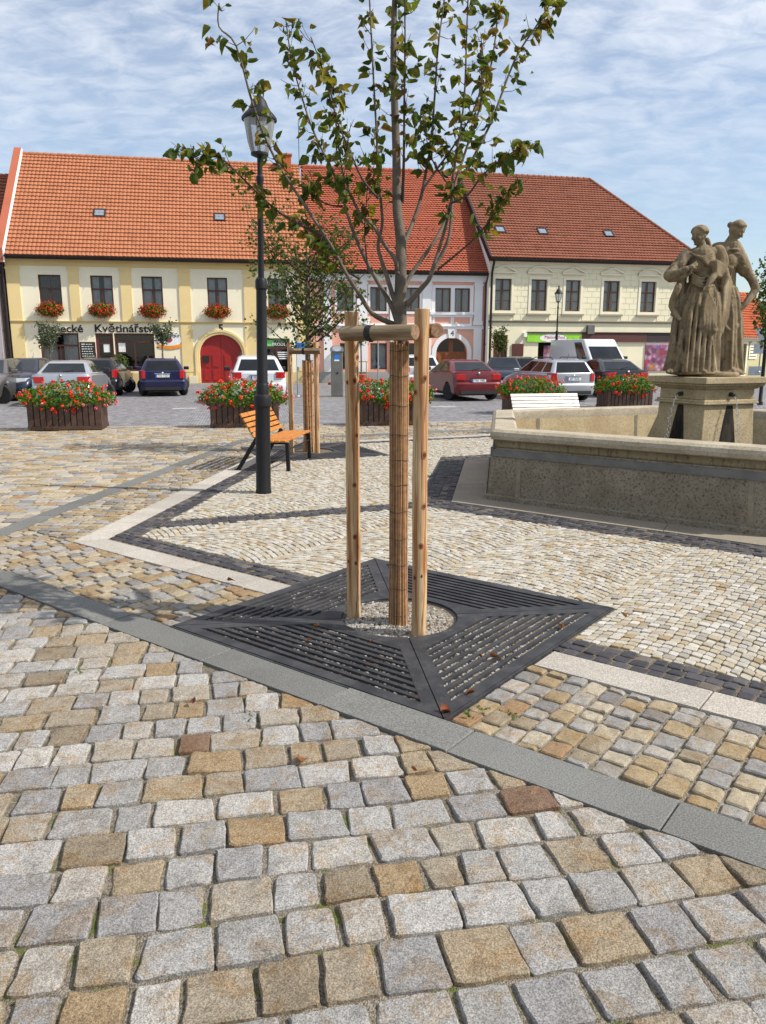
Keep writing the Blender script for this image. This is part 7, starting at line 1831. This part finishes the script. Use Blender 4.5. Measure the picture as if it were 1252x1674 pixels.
# ------------------------------------------------------------------ street furniture
m_metergrey = simple('meter_steel', hexc(120,118,112), 0.45, 0.5, 0.12, 3); m_blue = simple('sign_blue', hexc(40,120,200), 0.5); m_pole = simple('galvanised_pole', hexc(150,156,164), 0.45, 0.5)
pm_ = gr(551, 648, 0.0); isl = 0.0
island = MB(); c_ = Vector((pm_.x, pm_.y)); q_ = [c_ + Vector((a, b)) for a, b in ((-3.6,-0.7),(1.7,0.15),(1.5,1.0),(-3.8,0.2))]
o = island.prism([(p.x,p.y) for p in q_], -0.15, 0.0).build('parking_island', m_bed); o['kind'] = 'structure'
pk = thing('parking_meter', 'grey steel parking ticket machine with blue label on the island', 'parking meter', (pm_.x, pm_.y+0.1, 0.0), RAD(4))
zt = at(551, 566, pm_.y).z
mb = MB(); mb.box(-0.23, 0.23, -0.15, 0.15, 0, zt-0.20); bevel(mb.build('cabinet', m_metergrey, pk), 0.03)
mb = MB(); n = 12; pl = [(-0.26,zt-0.198),(0.26,zt-0.198),(0.26,zt-0.10)] + [(0.26*math.cos(math.pi*i/n), zt-0.10+0.13*math.sin(math.pi*i/n)) for i in range(1,n)] + [(-0.26,zt-0.10)]
k = len(pl); mb.add([(x,-0.19,z) for x,z in pl] + [(x,0.17,z) for x,z in pl], [tuple(range(k)), tuple(range(2*k-1,k-1,-1))] + [(i,k+i,k+(i+1)%k,(i+1)%k) for i in range(k)]); mb.build('head', m_pole, pk)
mb = MB(); mb.lathe([(0.0,0.0),(0.16,0.0),(0.17,0.01)], 14, sx=1, sy=0.6); lp_ = mb.build('solar_panel', m_head, pk, (0,-0.196,zt-0.09)); lp_.rotation_euler = (math.pi/2,0,0)
MB().box(-0.10, 0.09, -0.156, -0.151, zt-0.50, zt-0.30).build('label', m_blue, pk); MB().box(-0.10, 0.09, -0.156, -0.151, zt-0.56, zt-0.503).build('label', m_wsign, pk); MB().box(-0.03, 0.05, -0.158, -0.151, zt-1.05, zt-0.98).build('coin_slot', m_trim, pk)
MB().box(-0.36, -0.24, -0.1, 0.1, 0.44, 0.54).build('side_box', m_tail, pk)
def pole(u, vb, vt, Y, label, r=0.025, extra=None):
    b = at(u, vb, Y); t = thing('sign_post', label, 'sign post', (b.x, Y, b.z), 0, 'thin sign posts'); h = at(u, vt, Y).z - b.z
    MB().tube([(0,0,0),(0,0,h)], r, 8).build('post', m_pole, t); MB().lathe([(0.09,0),(0.07,0.03),(0.03,0.06)], 10).build('foot', m_pole, t)
    if extra: extra(t, h)
    return t
def two_signs(t, h):
    MB().box(-0.05, 0.42, -0.05, -0.03, h-0.45, h-0.10).build('blue_sign', m_blue, t); MB().box(0.0, 0.80, -0.05, -0.03, h-1.0, h-0.47).build('white_sign', m_wsign, t)
pole(487, 648, 556, 30.0, 'sign post with blue and white plates behind the second tree', 0.03, two_signs); pole(618, 636, 545, 33, 'bare thin post in front of the pink house', 0.03)
def yield_back(t, h):
    mb = MB(); s = 0.42; mb.add([(-s,-0.02,h),(s,-0.02,h),(0,-0.02,h-0.74),(-s,-0.03,h),(s,-0.03,h),(0,-0.03,h-0.74)], [(0,1,2),(5,4,3),(0,3,4,1),(1,4,5,2),(2,5,3,0)]); mb.build('triangle_sign', m_pole, t)
    MB().box(-0.36, 0.28, -0.03, -0.02, h-1.22, h-0.76).build('square_sign', m_pole, t); MB().box(-0.52, 0.10, -0.03, -0.02, h-2.25, h-1.82).build('lower_sign', m_pole, t)
pole(1240, 608, 536, 38.0, 'traffic sign post with triangular plate seen from behind at the right edge', 0.035, yield_back)
b = gr(1242, 662, ZF); t_ = thing('bollard_post', 'slim black post at the right edge beyond the fountain', 'post', (b.x, b.y, ZF)); MB().lathe([(0.09,0),(0.09,0.1),(0.06,0.14),(0.055,2.6),(0.07,2.62),(0.0,2.75)], 12).build('post', m_black, t_)
l2 = at(906, 640, 41.0); street_lamp((l2.x, 41.0, ZF), (at(908,466,41.0).z-ZF)/4.70, 'small distant lantern lamp before the grocery house', None, 14)
# white parking marks
m_mark = simple('road_paint', hexc(205,203,198), 0.7, 0, 0.15, 3)
for i, (u, v, l) in enumerate(((52,663,0.9),(300,667,0.7),(905,666,0.8),(725,664,0.8))):
    p = gr(u, v, ZF); z = road_z(p.x, p.y)+0.005; o = MB().add([(p.x-l/2,p.y-0.1,z),(p.x+l/2,p.y+0.05,z),(p.x+l/2,p.y+0.25,z),(p.x-l/2,p.y+0.1,z)], [(0,1,2,3)]).build('parking_mark', m_mark); o['kind'] = 'structure'

# ------------------------------------------------------------------ fallen leaves, weeds
m_dry = leafmat('dry_leaf', [(0,(0.16,0.045,0.02)),(0.5,(0.22,0.075,0.025)),(1,(0.28,0.13,0.04))], 0.15)
RL = random.Random(17)
spots = [(493,1247,1.0,'dry brown leaf on the large setts below the grate'), (720,1164,1.25,'curled red-brown leaf on the near corner of the grate'), (315,1152,0.8,'small dry leaf on the large setts left of the grate corner'), (800,1073,0.9,'dry leaf on the right side slots of the grate'), (786,1076,0.8,'dry leaf lying next to another on the right grate slots'), (775,1133,0.8,'dry leaf near the lower right edge of the grate'), (512,1028,0.9,'dry leaf on the left plate of the grate'), (500,1050,0.7,'small dry leaf on the front slots of the grate'), (568,973,0.8,'orange leaf behind the left front stake'), (920,1027,0.7,'small dry leaf near the right corner of the grate'), (372,950,0.9,'ochre leaf on the light slab strip'), (605,1050,0.6,'tiny dry leaf in front of the gravel hole'), (1024,1010,0.8,'brown leaf on the pale mosaic right of the grate'), (680,1262,0.5,'small rusty leaf scrap on the setts below the strip'), (700,1020,0.7,'red leaf on the soil behind the right front stake')]
for i, (u, v, s, lab) in enumerate(spots):
    p = gr(u, v, 0.012); mb = MB(); v_, f_ = leaf_mesh(100+i, 0.07*s, 0.055*s); mb.add(v_, f_, 0, RL.random(), True)
    o = mb.build('fallen_leaf', m_dry, None, (p.x, p.y, 0.016 if i != 14 else 0.0)); o.rotation_euler = (RL.uniform(-.4,.4), RL.uniform(-.4,.2), RL.uniform(0,6.28)); tag(o, lab, 'leaf', 'fallen leaves')
m_weed = leafmat('weed_leaf', [(0,(0.05,0.09,0.012)),(1,(0.12,0.16,0.03))], 0.3)
mb = MB()
for u, v, k in ((768,1172,14),(838,1168,10),(792,1160,8),(130,1098,8),(408,1170,8)):
    p = gr(u, v, 0); 
    for _ in range(k*2):
        a = RL.uniform(0,6.28); q = Vector((p.x + RL.gauss(0,0.022), p.y + RL.gauss(0,0.022), -0.008)); l = RL.uniform(0.012,0.032); d = Vector((math.cos(a)*0.7, math.sin(a)*0.7, RL.uniform(0.3,0.9)))*l; sd = Vector((-math.sin(a), math.cos(a), 0))*l*0.25
        mb.add([q, q + d*0.5 + sd, q + d, q + d*0.5 - sd], [(0,1,2,3)], 0, RL.random())
o = mb.build('weeds', m_weed); tag(o, 'tiny green weeds growing in the paving joints', 'weeds', kind='stuff')
